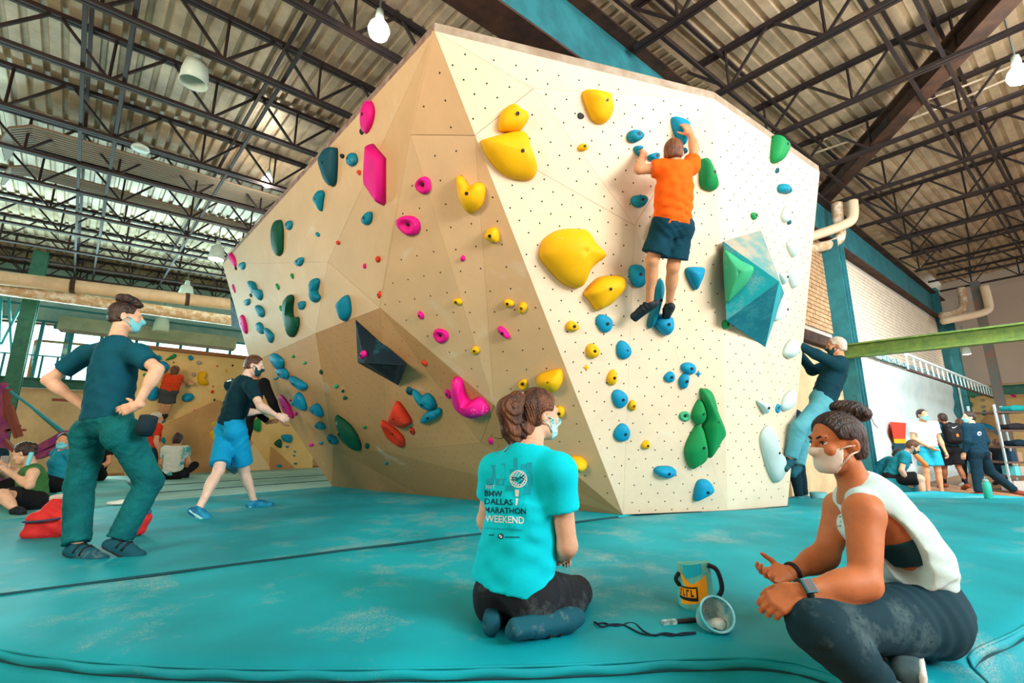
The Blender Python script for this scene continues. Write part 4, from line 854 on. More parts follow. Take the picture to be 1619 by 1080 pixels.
fixn(MB().prism([bpt(427, 745, .05), bpt(470, 744, .05), bpt(428, 706, .1)], -tilt * 0.05).obj('panel', M_ply3, bg))
MB().bar(bpt(196, 545, .03), bpt(400, 567, .03), 0.1, 0.08).obj('top_rail', mat('brown_rail', (150, 100, 66), 0.7), bg)
sbg = surf_of(bgp, tilt); z5 = lambda *p: X(p, 4.909, 200, 540); REG = 'rear'
for (c, kind, spec, hh, lab) in (
    ('q', 'p', z5((245, 160), (290, 152), (333, 190), (320, 225), (290, 250), (262, 215)), .16, 'big blue rounded hold above the rear red climber\'s left arm'), ('q', 'p', z5((237, 135), (252, 103), (275, 130), (262, 145)), .1, 'blue triangular hold highest on the rear wall'),
    ('g', 'p', z5((300, 148), (345, 110), (378, 96), (380, 125)), .1, 'green blade hold at the top of the rear wall'), ('q', 'e', E_(301.5, 566, 4, 4.2), .08, 'blue square hold near the top of the rear wall'),
    ('q', 'e', E_(243, 623, 9, 11.5, 25), .15, 'large blue hold behind the standing man\'s right elbow'), ('q', 'p', z5((428, 440), (450, 408), (500, 402), (525, 430), (500, 460), (450, 468)), .16, 'blue almond hold right of the rear red climber'),
    ('q', 'p', z5((197, 600), (205, 555), (240, 565), (297, 600), (290, 630), (220, 632)), .15, 'blue hold under the rear red climber\'s feet'), ('y', 'p', z5((551, 300), (560, 240), (610, 232), (622, 255), (600, 270), (592, 295), (630, 315), (628, 340), (570, 335)), .1, 'yellow C shaped hold on the rear wall'),
    ('y', 'p', z5((645, 640), (665, 612), (695, 612), (690, 640), (680, 660), (660, 670)), .1, 'upper yellow crescent hold behind the walking man\'s shorts'), ('y', 'p', z5((630, 720), (650, 680), (690, 676), (680, 720), (695, 770), (660, 768)), .1, 'lower yellow crescent hold behind the walking man\'s shorts'),
    ('q', 'e', E_(269, 714, 6.8, 8), .12, 'round blue hold beside the rear seated woman\'s head'), ('q', 'e', E_(290, 707, 5, 4), .1, 'small blue hold above the rear seated woman\'s head'), ('b', 'e', E_(258, 696, 4, 6), .1, 'teal hold by the man in the red shirt\'s shoulder'),
    ('g', 'p', [(397, 670), (404, 663), (411, 662), (412, 678), (409, 683), (402, 680)], .12, 'green wedge hold beneath the walking man\'s wrists'), ('n', 'p', [(433, 701), (443, 694), (445, 706), (441, 708)], .1, 'small dark green wedge hold low on the rear wall'),
    ('q', 'p', [(445, 688), (461, 688), (461, 698), (455, 700), (447, 696)], .1, 'blue square hold low on the rear wall by the boulder'), ('b', 'e', E_(441, 736, 6.5, 3.6), .08, 'teal hold lowest on the rear wall'),
    ('s', 'e', E_(315, 573.5, 4, 3.3), .05, 'silver grey hold right of the blue square hold'), ('s', 'e', E_(306.5, 592, 4, 3.3), .05, 'silver grey hold left of the yellow C shaped hold'), ('s', 'e', E_(298, 609.5, 4.4, 3.6), .05, 'silver grey hold gripped by the rear red climber'),
    ('r', 'e', E_(343.5, 579, 2.4, 1), .03, 'thin red marker hold at the rear wall\'s upper right'), ('r', 'e', E_(336, 619.5, 2.6, 3, 40), .04, 'red hold, larger of two below the yellow C'), ('r', 'e', E_(337, 611, 1.4, 1.4), .03, 'tiny red hold above the larger red one on the rear wall'),
    ('n', 'e', E_(339, 632.5, 1.8, 2.2), .03, 'tiny dark green hold left of the walking man\'s back'), ('p', 'e', E_(308, 649.5, 2.3, 2), .03, 'pink hold on the seam of the rear wall\'s brown panel'), ('p', 'e', E_(268, 668.5, 1.6, 1.3), .03, 'tiny pink hold low on the rear wall\'s seam'),
    ('y', 'e', E_(357.5, 586.5, 1.8, 2), .03, 'tiny yellow hold near the walking man\'s neck'), ('k', 'e', E_(368, 578, 1.6, 1.5), .03, 'tiny black hold left of the walking man\'s head'), ('k', 'e', E_(274.5, 573, 1.4, 1.2), .03, 'tiny black hold above the rear red climber'),
    ('q', 'e', E_(454, 706.5, 2.4, 2), .04, 'tiny blue hold under the blue square hold'), ('q', 'e', E_(466, 714, 1.7, 1.7), .04, 'tiny blue hold, upper of three dots by the boulder'), ('q', 'e', E_(465, 720.5, 1.7, 1.5), .04, 'tiny blue hold, middle of three dots by the boulder'), ('q', 'e', E_(467, 733, 2.6, 1.7), .04, 'small blue hold, lowest of three dots by the boulder'),
    ('g', 'e', E_(229, 592.5, 3.4, 2.4, -20), .06, 'small green hold at the standing man\'s right shoulder')):
    hold(c, hh, kind, spec, lab=lab, surf=sbg, region=REG, bolt=False)
# --- far bay climbing wall holds
sfar = surf_of(fp + fn * 0.02, fn); f7 = lambda *p: X(p, 4.906, 1470, 580)
for (c, kind, spec, hh, lab) in (
    ('g', 'e', E_(1537, 626, 6, 2.6, 20), .1, 'topmost green hold on the far bay wall'), ('g', 'e', E_(1532, 640, 6.5, 4.6, 10), .1, 'middle green hold of three on the far bay wall'), ('g', 'p', f7((272, 370), (290, 352), (312, 350), (320, 380), (340, 400), (315, 412)), .12, 'lowest green hold of three on the far bay wall'),
    ('s', 'e', E_(1551, 623.5, 3.4, 2.4), .05, 'upper silver grey hold on the far bay wall'), ('s', 'e', E_(1553, 633, 3.2, 2.4), .05, 'middle silver grey hold on the far bay wall'), ('s', 'e', E_(1554.5, 643, 3.6, 2.6), .05, 'lowest silver grey hold on the far bay wall'),
    ('q', 'e', E_(1569.5, 628, 3, 2), .06, 'small blue hold right of the silver grey ones'), ('b', 'e', E_(1556, 653, 4.5, 4.2), .1, 'blue double lobed hold on the brown far panel'), ('q', 'p', f7((340, 450), (370, 438), (430, 440), (490, 465), (560, 520), (610, 565), (560, 545), (490, 500), (430, 468)), .15, 'long curved blue hold across the far bay wall'),
    ('q', 'p', f7((505, 345), (540, 295), (553, 290), (548, 370), (535, 415), (510, 390)), .15, 'upright blue fin hold beside the far grey column'), ('b', 'e', E_(1575, 700, 4.5, 4), .1, 'small blue double hold low on the far bay wall'), ('g', 'e', E_(1569.5, 715, 5.4, 3.6, -8), .12, 'dark green hold beside the dark sweater man\'s arm'), ('p', 'e', E_(1603.5, 614, 4, 3.4), .08, 'pink hold at the top of the far bay wall'), ('p', 'e', E_(1602, 625.5, 5.5, 2, 18), .08, 'pink flake hold under the top pink one')):
    hold(c, hh, kind, spec, lab=lab, surf=sfar, region='far', bolt=False)

# labels for the holds that have none yet: look, then what they sit next to
LM = [h for h in HOLDS if h['lab'] and h['region'] is None]
SHORT = {}
def short(lab):
    t = lab.split(' hold')[0].split(',')[0]; return t
used_l = set(h['lab'] for h in HOLDS if h['lab'])
for h in HOLDS:
    if h['lab']: continue
    mx = max(h['s']); size = 'tiny' if mx < 9 else 'small' if mx < 20 else 'medium'
    w, hh = h['s']; shp = 'upright' if hh > 1.45 * w else 'wide' if w > 1.45 * hh else 'rounded'
    sty = 'ring' if h['style'] == 'ring' else 'scooped' if h['style'] == 'jug' else shp
    base = '%s %s %s hold' % (size, sty, HM[h['col']][0])
    cands = sorted([l for l in LM if l is not h], key=lambda l: math.hypot(l['u'] - h['u'], l['v'] - h['v']))
    done = False
    for l in cands[:10]:
        dx, dy = h['u'] - l['u'], h['v'] - l['v']
        rel = ('below' if dy > 0 else 'above') if abs(dy) > 2.2 * abs(dx) else ('right of' if dx > 0 else 'left of') if abs(dx) > 2.2 * abs(dy) else ('below' if dy > 0 else 'above') + ' and ' + ('right of' if dx > 0 else 'left of')
        near = 'just ' if math.hypot(dx, dy) < 45 else ''
        ll = l['lab'].replace(' hold', '', 1).split(',')[0]
        words_ = (base + ' ' + near + rel + ' the ' + ll).split()
        lab = ' '.join(words_[:16])
        if len(words_) <= 16 and lab not in used_l: h['lab'] = lab; used_l.add(lab); done = True; break
    if not done: h['lab'] = ' '.join((base + ' near the ' + cands[0]['lab']).split()[:16])
for h in HOLDS:
    h['o']['label'] = h['lab']
    h['o']['group'] = {'rear': 'holds on the rear climbing wall', 'far': 'holds on the far bay climbing wall'}.get(h['region'], 'holds on the boulder')
# ------------------------------------------------------------------ figures: smooth signed-distance bodies turned into one surface each
class Sdf:
    def __init__(s): s.p = []; s.cuts = []; s.folds = []; s.subs = []
    def _add(s, fn, lo, hi, k): s.p.append((fn, np.asarray(lo, float), np.asarray(hi, float), k)); return s
    def cone(s, a, b, ra, rb, k=0.03, c0=False, c1=False):
        a = np.asarray(a, float); b = np.asarray(b, float); ba = b - a; L2 = np.dot(ba, ba) + 1e-12; d_ = ba / math.sqrt(L2)
        def fn(P):
            q = P - a; t = np.clip((q @ ba) / L2, 0, 1); d = np.linalg.norm(q - t[..., None] * ba, axis=-1) - (ra + (rb - ra) * t)
            if c0: d = np.maximum(d, -(q @ d_))
            if c1: d = np.maximum(d, (P - b) @ d_)
            return d
        R = max(ra, rb); return s._add(fn, np.minimum(a, b) - R, np.maximum(a, b) + R, k)
    def ell(s, c, r, ax=None, k=0.03):
        c = np.asarray(c, float); r = np.asarray(r, float); ax = np.eye(3) if ax is None else np.asarray(ax)
        def fn(P):
            q = (P - c) @ ax.T; k0 = np.linalg.norm(q / r, axis=-1); k1 = np.linalg.norm(q / r ** 2, axis=-1) + 1e-9; return k0 * (k0 - 1) / k1
        R = np.sqrt(((ax * r[:, None]) ** 2).sum(0)); return s._add(fn, c - R, c + R, k)
    def ecyl(s, a, b, ra, rb, x, k=0.03):
        """tapered elliptical tube from a to b; radii (along x, along the third axis); flat ends"""
        a = np.asarray(a, float); b = np.asarray(b, float); L = np.linalg.norm(b - a); z = (b - a) / L; x = un(x - z * np.dot(x, z)); y = np.cross(z, x)
        def fn(P):
            q = P - a; t = q @ z; f = np.clip(t / L, 0, 1); rx = ra[0] + (rb[0] - ra[0]) * f; ry = ra[1] + (rb[1] - ra[1]) * f
            k0 = np.sqrt(((q @ x) / rx) ** 2 + ((q @ y) / ry) ** 2); d = (k0 - 1) * np.minimum(rx, ry)
            return np.maximum(d, np.maximum(-t, t - L))
        R = max(*ra, *rb); return s._add(fn, np.minimum(a, b) - R, np.maximum(a, b) + R, k)
    def box(s, c, half, ax, rd=0.01, k=0.02):
        c = np.asarray(c, float); half = np.asarray(half, float); ax = np.asarray(ax)
        def fn(P):
            q = np.abs((P - c) @ ax.T) - (half - rd); return np.linalg.norm(np.maximum(q, 0), axis=-1) + np.minimum(q.max(-1), 0) - rd
        R = np.abs(ax.T) @ half; return s._add(fn, c - R, c + R, k)
    def cut(s, p, n): s.cuts.append((np.asarray(p, float), un(n))); return s
    def sub(s, c, r, ax=None): s.subs.append((np.asarray(c, float), np.asarray(r, float), np.eye(3) if ax is None else np.asarray(ax))); return s
    def fold(s, d, lam, amp, c, rad, wob=1.0): s.folds.append((un(d), lam, amp, np.asarray(c, float), rad, wob)); return s
    def mesh(s, h):
        lo = np.min([p[1] - p[3] for p in s.p], 0) - 3 * h; hi = np.max([p[2] + p[3] for p in s.p], 0) + 3 * h
        n = np.ceil((hi - lo) / h).astype(int) + 1; D = np.full(n, 1.0, np.float32)
        for fn, a, b, k in s.p:
            m = k + 3 * h + 0.01; i0 = np.maximum(((a - m - lo) / h).astype(int), 0); i1 = np.minimum(((b + m - lo) / h).astype(int) + 2, n)
            g = np.stack(np.meshgrid(*[lo[i] + h * np.arange(i0[i], i1[i]) for i in range(3)], indexing='ij'), -1)
            d = fn(g); sl = tuple(slice(i0[i], i1[i]) for i in range(3)); o = D[sl]
            hh = np.maximum(k - np.abs(o - d), 0) / max(k, 1e-6); D[sl] = np.minimum(o, d) - hh * hh * k * 0.25
        near = np.abs(D) < 0.1
        if s.folds or s.cuts or s.subs:
            idx = np.argwhere(near); P = lo + idx * h; d = D[near].astype(float)
            for dr, lam, amp, c, rad, wob in s.folds:
                ph = (P - c) @ dr / lam * 2 * math.pi + wob * np.sin(P[:, 0] * 17 + P[:, 2] * 11) + wob * np.sin(P[:, 1] * 19 - P[:, 2] * 13 + 1)
                d = d - amp * np.sin(ph) * np.exp(-((P - c) ** 2).sum(-1) / rad ** 2)
            for p, nn in s.cuts: d = np.maximum(d, (P - p) @ nn)
            for c, r, ax in s.subs:
                q = (P - c) @ ax.T; k0 = np.linalg.norm(q / r, axis=-1); k1 = np.linalg.norm(q / r ** 2, axis=-1) + 1e-9; d = np.maximum(d, -(k0 * (k0 - 1) / k1))
            D[near] = d
            if s.cuts or s.subs:
                deep = (~near) & (D < 0); idx = np.argwhere(deep)
                if len(idx):
                    P = lo + idx * h; d = D[deep].astype(float)
                    for p, nn in s.cuts: d = np.maximum(d, (P - p) @ nn)
                    for c, r, ax in s.subs:
                        q = (P - c) @ ax.T; k0 = np.linalg.norm(q / r, axis=-1); k1 = np.linalg.norm(q / r ** 2, axis=-1) + 1e-9; d = np.maximum(d, -(k0 * (k0 - 1) / k1))
                    D[deep] = d
        return surfnet(D, lo, h)
_CO = [(0, 0, 0), (1, 0, 0), (0, 1, 0), (1, 1, 0), (0, 0, 1), (1, 0, 1), (0, 1, 1), (1, 1, 1)]
_ED = [(0, 1), (2, 3), (4, 5), (6, 7), (0, 2), (1, 3), (4, 6), (5, 7), (0, 4), (1, 5), (2, 6), (3, 7)]
def surfnet(D, lo, h):
    S = D < 0; nx, ny, nz = D.shape
    cnt = np.zeros((nx - 1, ny - 1, nz - 1), np.int8)
    for a, b, c in _CO: cnt += S[a:nx - 1 + a, b:ny - 1 + b, c:nz - 1 + c]
    act = np.argwhere((cnt > 0) & (cnt < 8)); i, j, k = act.T
    if len(act) == 0: return np.zeros((0, 3)), []
    vals = [D[i + a, j + b, k + c] for a, b, c in _CO]; acc = np.zeros((len(act), 3)); num = np.zeros(len(act))
    for e0, e1 in _ED:
        d0, d1 = vals[e0], vals[e1]; m = (d0 < 0) != (d1 < 0); t = np.where(m, d0 / np.where(m, d0 - d1, 1), 0)
        c0_, c1_ = np.array(_CO[e0], float), np.array(_CO[e1], float)
        acc += np.where(m[:, None], c0_ + t[:, None] * (c1_ - c0_), 0); num += m
    V = lo + h * (act + acc / num[:, None]); vid = -np.ones(cnt.shape, int); vid[i, j, k] = np.arange(len(act)); F = []
    for ax in range(3):
        sl0 = [slice(None)] * 3; sl1 = [slice(None)] * 3; sl0[ax] = slice(0, -1); sl1[ax] = slice(1, None)
        ch = S[tuple(sl0)] != S[tuple(sl1)]; E = np.argwhere(ch); o1, o2 = [q for q in range(3) if q != ax]
        ok = (E[:, o1] > 0) & (E[:, o2] > 0) & (E[:, o1] < D.shape[o1] - 1) & (E[:, o2] < D.shape[o2] - 1); E = E[ok]
        if not len(E): continue
        def cell(a, b): q = E.copy(); q[:, o1] -= a; q[:, o2] -= b; return vid[q[:, 0], q[:, 1], q[:, 2]]
        Q = np.stack([cell(1, 1), cell(0, 1), cell(0, 0), cell(1, 0)], 1); ins = S[E[:, 0], E[:, 1], E[:, 2]]
        flip = ins if ax != 1 else ~ins
        Q[~flip] = Q[~flip][:, ::-1]; F.append(Q)
    return V, np.concatenate(F)
def sobj(name, parts, m, parent, smooth=True):
    """parts: list of (Sdf, voxel) meshed apart and joined into one mesh object"""
    Vs, Fs, n = [], [], 0
    for s, h in parts:
        V, Q = s.mesh(h)
        if len(V): Vs.append(V); Fs.append(np.asarray(Q) + n); n += len(V)
    V = np.concatenate(Vs); Q = np.concatenate(Fs); org = np.array(world_loc(parent)) if parent is not None else A((V[:, 0].min() + V[:, 0].max()) / 2, (V[:, 1].min() + V[:, 1].max()) / 2, V[:, 2].min())
    me = bpy.data.meshes.new(name); me.vertices.add(len(V)); me.vertices.foreach_set('co', (V - org).astype(np.float32).ravel())
    me.loops.add(len(Q) * 4); me.loops.foreach_set('vertex_index', Q.astype(np.int32).ravel()); me.polygons.add(len(Q))
    me.polygons.foreach_set('loop_start', np.arange(0, len(Q) * 4, 4, dtype=np.int32)); me.polygons.foreach_set('use_smooth', np.ones(len(Q), bool))
    me.update(calc_edges=True); me.validate(); me.materials.append(m)
    o = bpy.data.objects.new(name, me); COL.objects.link(o)
    if parent is not None: o.parent = parent
    else: o.location = tuple(org)
    return o

def frame(z, hint):
    z = un(z); x = un(np.asarray(hint) - z * np.dot(hint, z)); return x, np.cross(z, x), z
def hand_sdf(w, d, pn, size=1.0, curl=(0.5, 0.6, 0.65, 0.7), thumb=1, tc=0.5, spread=0.12):
    """palm and five fingers. w wrist, d pointing direction, pn direction the palm faces, thumb=+1/-1 picks its side"""
    s = Sdf(); d = un(d); pn = un(np.asarray(pn) - d * np.dot(pn, d)); ac = np.cross(d, pn) * thumb; z = size
    L = [0.072, 0.080, 0.074, 0.058]; off = [0.030, 0.010, -0.010, -0.029]; fw = [0.088, 0.092, 0.087, 0.078]
    s.cone(w - d * 0.03, w + d * 0.02, 0.026 * z, 0.026 * z, 0.015)
    for i in range(4):
        b = w + (d * fw[i] + ac * off[i]) * z
        s.cone(w + d * 0.015 * z + ac * off[i] * 0.6 * z, b, 0.0165 * z, 0.0125 * z, 0.014)
        a = 0.0; p = b; fd = un(d + ac * off[i] * spread * 20 * 0.15)
        for k, (fr_, r0, r1) in enumerate(((0.45, 0.0100, 0.0090), (0.31, 0.0090, 0.0082), (0.24, 0.0082, 0.0068))):
            a += curl[i] * (0.9 if k == 0 else 1.25); q = p + (fd * math.cos(a) + pn * math.sin(a)) * L[i] * fr_ * z
            s.cone(p, q, r0 * z, r1 * z, 0.004); p = q
    s.ell(w + (d * 0.03 + ac * 0.024 + pn * 0.008) * z, A(0.018, 0.032, 0.018) * z, (ac, d, pn), 0.015)
    p = w + (d * 0.022 + ac * 0.026) * z; td = un(d * 0.55 + ac * (0.8 - 0.5 * tc) + pn * (0.35 + 0.5 * tc))
    q = p + td * 0.044 * z; s.cone(p, q, 0.0135 * z, 0.0110 * z, 0.01)
    t2 = un(td + d * 0.35 - ac * 0.45 * tc); r = q + t2 * 0.034 * z; s.cone(q, r, 0.0108 * z, 0.0095 * z, 0.004); s.cone(r, r + un(t2 - ac * 0.3 * tc + pn * .1) * 0.024 * z, 0.0095 * z, 0.0072 * z, 0.004)
    return s

def skin(name, rgb): return mat('skin_' + name, rgb, 0.55, tuple(c * 0.93 for c in rgb), 14, 0.4, 0.6, bump=0.05, bscale=160, spec=0.35)
def cloth(name, rgb, rgb2=None, bump=0.25, chalk=False):
    if chalk: return chalky(name, rgb, (150, 180, 182), scale=3.2, lo=0.52, hi=0.78, speck=0.42, rough=0.85, fine=60, bump=0.1, amount=0.45)
    return mat(name, rgb, 0.85, rgb2 or tuple(c * 0.9 for c in rgb), 5, 0.35, 0.65, bump=bump, bscale=28, spec=0.15)
def hairm(name, rgb, rgb2): return mat('hair_' + name, rgb, 0.45, rgb2, 9, 0.42, 0.62, bump=0.6, bscale=45, stretch=(3, 3, 0.6), spec=0.45)

def tri_off(ax, c, *t): return c + ax[0] * t[0] + ax[1] * t[1] + ax[2] * t[2]
def head_parts(c, f, u, hs):
    f = un(f); u = un(u - f * np.dot(u, f)); r = np.cross(f, u); ax = (r, f, u); T = lambda a, b, d: c + (r * a + f * b + u * d) * hs; z = hs
    s = Sdf()
    s.ell(T(0, -.012, .028), A(.074, .094, .088) * z, ax, .02).ell(T(0, .028, -.035), A(.060, .064, .082) * z, ax, .025)
    s.ell(T(0, .050, -.083), A(.038, .036, .030) * z, ax, .03).cone(T(-.045, .01, -.07), T(-.022, .062, -.092), .022 * z, .018 * z, .03).cone(T(.045, .01, -.07), T(.022, .062, -.092), .022 * z, .018 * z, .03)
    s.cone(T(-.032, .076, .024), T(.032, .076, .024), .014 * z, .014 * z, .015)
    s.ell(T(-.036, .066, -.028), A(.022, .020, .022) * z, ax, .02).ell(T(.036, .066, -.028), A(.022, .020, .022) * z, ax, .02)
    s.cone(T(0, .090, .012), T(0, .112, -.028), .0085 * z, .0125 * z, .012).ell(T(-.011, .102, -.033), A(.008, .010, .007) * z, ax, .008).ell(T(.011, .102, -.033), A(.008, .010, .007) * z, ax, .008)
    s.ell(T(0, .089, -.056), A(.022, .011, .0065) * z, ax, .006).ell(T(0, .088, -.067), A(.019, .011, .007) * z, ax, .006)
    for e in (-1, 1):
        s.ell(T(e * .077, -.012, -.012), A(.009, .019, .031) * z, (un(r + f * -.35 * e * e), un(f + r * .0), u), .008)
        s.sub(T(e * .031, .1, .004), A(.015, .018, .009) * z, ax)
        s.sub(T(e * .0875, -.006, -.012), A(.006, .009, .016) * z, ax)
    return s, T, ax

def person(label, J, f, skinm, hair=None, hairmat=None, shirt=None, pants=None, shoes=None, mask=None, vox=0.014, g=1.0, female=False, hs=1.0, hands=None, eyes=False, limb=1.0, headup=None, bald=False, extra=None, hvox=0.006, handvox=0.0055, socks=None):
    """J: joints in metres. One body surface (with head and hands), garments as children."""
    root = empty('person', A(J['pv'][0], J['pv'][1], min(J['aL'][2], J['aR'][2]) - 0.06), label, 'person')
    for k in J: J[k] = np.asarray(J[k], float)
    up = un(J['nk'] - J['pv']); rt = un(J['sR'] - J['sL']); rt = un(rt - up * np.dot(rt, up)); fw = np.cross(up, rt); ax = (rt, fw, up)
    prt = un(J['pR'] - J['pL']); pup = un(up - prt * np.dot(up, prt)); pfw = np.cross(pup, prt); pax = (prt, pfw, pup)
    tl = np.linalg.norm(J['nk'] - J['pv']); ch = lerp(J['pv'], J['nk'], 0.68) ; be = lerp(J['pv'], J['nk'], 0.34)
    bend = J.get('bend', A(0, 0, 0)); ch = ch + bend * 0.5; be = be + bend
    w_ = 0.90 if female else 1.0
    chr_ = A(.150 * w_, .108, .20 * tl / .54) * g; ber = A(.135 * w_, .100, .17) * g; pvr = A(.160, .118, .115) * g
    B = Sdf(); k = .05
    B.ell(ch, chr_, ax, k).ell(be, ber, ax, k).ell(J['pv'], pvr, pax, k)
    for sd in 'LR':
        e = -1 if sd == 'L' else 1
        B.ell(J['p' + sd] - pfw * (pants or {}).get('butt', .030) - pup * .02, A(.085, .085, .09) * g, pax, .04)
        B.cone(J['nk'] - up * .045, J['s' + sd], .050 * g, .052 * g * limb, .05)
        if female: B.ell(ch + fw * .085 * g + rt * e * .06 - up * .02, A(.055, .05, .055) * g, ax, .03)
        B.cone(J['s' + sd], J['e' + sd], .053 * limb * g, .040 * limb * g, .03); m_ = lerp(J['e' + sd], J['w' + sd], .25)
        B.cone(J['e' + sd], J['w' + sd], .040 * limb * g, .027 * limb, .02).ell(m_, A(.043, .043, .075) * limb * g, frame(J['w' + sd] - J['e' + sd], rt + A(.01, .02, .03)), .03)
        B.cone(J['p' + sd], J['k' + sd], .090 * g, .056 * limb * g, .04).cone(J['k' + sd], J['a' + sd], .052 * limb * g, .034 * limb, .03)
        kd = un(J['a' + sd] - J['k' + sd]); bk = un(J['p' + sd] - J['k' + sd] + (J['a' + sd] - J['k' + sd]) * .0); bk = bk - kd * np.dot(bk, kd); bk = un(bk) if np.linalg.norm(bk) > .05 else -pfw
        if np.dot(un(J['p' + sd] - J['k' + sd]), -kd) > .93: bk = -pfw
        B.ell(lerp(J['k' + sd], J['a' + sd], .32) + bk * .012, A(.054, .054, .12) * limb * g, frame(kd, prt + A(.01, .02, .03)), .03)
        B.cone(J['a' + sd], lerp(J['a' + sd], J['t' + sd], .35 if shoes else 1.0), .033, .027, .02)
    H, T, hax = head_parts(J['hd'], f, np.asarray(headup, float) if headup is not None else UP, hs)
    B.cone(J['nk'] - up * .03, T(0, -.02, -.06), .058 * g, .050 * g, .03); H.cone(lerp(J['nk'], T(0, -.02, -.06), .4), T(0, -.018, -.05), .053 * g, .050 * g, .02)
    parts = [(B, vox), (H, hvox)]
    for sd in 'LR':
        if hands and sd in hands:
            hd_ = dict(hands[sd]); parts.append((hand_sdf(J['w' + sd], hd_['d'], hd_['pn'], hd_.get('size', 1), hd_.get('curl', (.35, .4, .45, .5)), hd_.get('th', 1), hd_.get('tc', .5)), handvox))
    body = sobj('body', parts, skinm, root)
    ret = dict(root=root, T=T, hax=hax, ax=ax, pax=pax, ch=ch, be=be, body=body, J=J, tl=tl)
    if eyes:
        for e in (-1, 1):
            ey = MB().lathe([(.001, .0125 * hs), (.0075 * hs, .0098 * hs), (.0118 * hs, .004 * hs), (.0125 * hs, 0), (.0118 * hs, -.004 * hs), (.001, -.0125 * hs)], T(e * .031, .0725, .003), hax[1], 14).obj('eye', mat('eye_white', (228, 222, 214), .3), root, True)
            MB().lathe([(.001, .0128 * hs), (.0058 * hs, .0115 * hs), (.0060 * hs, .0100 * hs)], T(e * .031, .0735, .003), hax[1], 12).obj('iris', mat('iris_dark', (38, 24, 18), .2), ey, True)
            MB().tube([T(e * .014, .094, .022), T(e * .030, .091, .029), T(e * .048, .076, .024)], [.003 * hs, .0042 * hs, .002 * hs], 6).obj('eyebrow', mat('brow', (30, 20, 18), .8), root, True)
            MB().tube([T(e * .017, .0875, .004), T(e * .031, .0905, .0105), T(e * .045, .080, .005)], .0018 * hs, 5).obj('eyelid', mat('brow', (30, 20, 18), .8), root, True)
    # hair
    if hair:
        hr = Sdf(); t_ = hair.get('t', .010)
        hr.ell(T(0, -.014, .030), (A(.074, .093, .088) + t_) * hs, hax, .02)
        if hair.get('nape', True): hr.ell(T(0, -.052, -.035), A(.060 + t_ * .6, .048 + t_ * .6, .058) * hs, hax, .03)
        hn = un(hax[1] * .80 - hax[2] * .60); hr.cut(T(0, hair.get('line', .052), .050), un(hax[1] * .9 - hax[2] * hair.get('tilt', .25)))
        hr.cut(T(0, -.05, hair.get('low', -.075)), un(-hax[2]))
        for e in (-1, 1): hr.sub(T(e * .085, .030, -.03), A(.05, .058, .048) * hs, hax); hr.sub(T(e * .085, -.012, -.03), A(.02, .022, .036) * hs, hax)
        h2 = Sdf()
        for (p, r_, kk) in hair.get('blobs', []): h2.ell(T(*p), A(*r_) * hs, hax, kk)
        for (p, q, r0, r1) in hair.get('tails', []): h2.cone(T(*p), T(*q), r0 * hs, r1 * hs, .02)
        h2.fold(hax[0] + hax[2] * .3, .014, hair.get('fa', .0022) * 1.3, J['hd'], .35, 2.2)
        hr.fold(hair.get('fd', hax[0]), .011, hair.get('fa', .0022), J['hd'], .25, 1.6)
        sobj('hair', [(hr, hvox)] + ([(h2, hvox)] if h2.p else []), hairmat, root)
    if mask:
        mk = Sdf(); d_ = .0045
        mk.ell(T(0, .030, -.035), (A(.060, .066, .082) + d_) * hs, hax, .02).ell(T(0, .052, -.083), (A(.038, .037, .030) + d_) * hs, hax, .03).cone(T(0, .098, -.008), T(0, .112, -.03), (.010 + d_) * hs, (.011 + d_) * hs, .03)
        for e in (-1, 1): mk.cone(T(e * .045, .015, -.07), T(e * .022, .064, -.092), (.022 + d_) * hs, (.018 + d_) * hs, .02)
        mk.cut(T(0, .112, -.012), un(hax[2] * 1.0 - hax[1] * .10)); mk.cut(T(0, .034, -.06), un(-hax[1] * .95 - hax[2] * .25)); mk.cut(T(0, .05, -.118), -hax[2])
        mo = sobj('face_mask', [(mk, hvox)], mask, root)
        for e in (-1, 1):
            for zz, fz in ((-.022, .040), (-.085, .044)):
                MB().tube([T(e * .064, fz, zz), T(e * .074, .012, -.012 + (zz + .02) * .55), T(e * .083, -.02, -.012 + (zz + .03) * .35)], .0032 * hs, 6).obj('ear_loop', mask, mo, True)
    # upper garment
    if shirt:
        o_ = shirt.get('off', .016); hem = lerp(J['pv'], J['nk'], shirt.get('hem', -.08)) + bend * .5; S = Sdf()
        S.ell(ch, chr_ + o_, ax, .05).ell(be, ber + o_, ax, .05)
        rb_ = shirt.get('r', (.168 * w_ * g, .130 * g)); ct = lerp(J['pv'], J['nk'], .62) + bend * .5
        S.ecyl(hem - pfw * shirt.get('back', .012), ct, rb_, (chr_[0] + o_, chr_[1] + o_), prt * .6 + rt * .4, .05)
        for sd in 'LR':
            S.cone(J['nk'] - up * .05, J['s' + sd], .052 * g + o_ * .6, .056 * g * limb + o_, .05)
            sl = shirt.get('sleeve', .55)
            if sl > 0:
                end = lerp(J['s' + sd], J['e' + sd], min(sl, 1.0)); re_ = shirt.get('re', .058) * g
                S.cone(J['s' + sd], end, .056 * limb * g + o_, re_ if sl <= 1 else .044 * limb * g + o_, .04, c1=sl <= 1)
                if sl > 1: e2 = lerp(J['e' + sd], J['w' + sd], sl - 1); S.cone(J['e' + sd], e2, .042 * limb * g + o_, .032 * limb + o_ * .8, .03, c1=True)
            if female: S.ell(ch + fw * .085 * g + rt * (-1 if sd == 'L' else 1) * .06 - up * .02, A(.055, .05, .055) * g + o_, ax, .03)
        if shirt.get('nofemale'): pass
        S.sub(J['nk'] + up * .045 + fw * .03, A(.085, .085, .075), ax)
        fa = shirt.get('fa', .006)
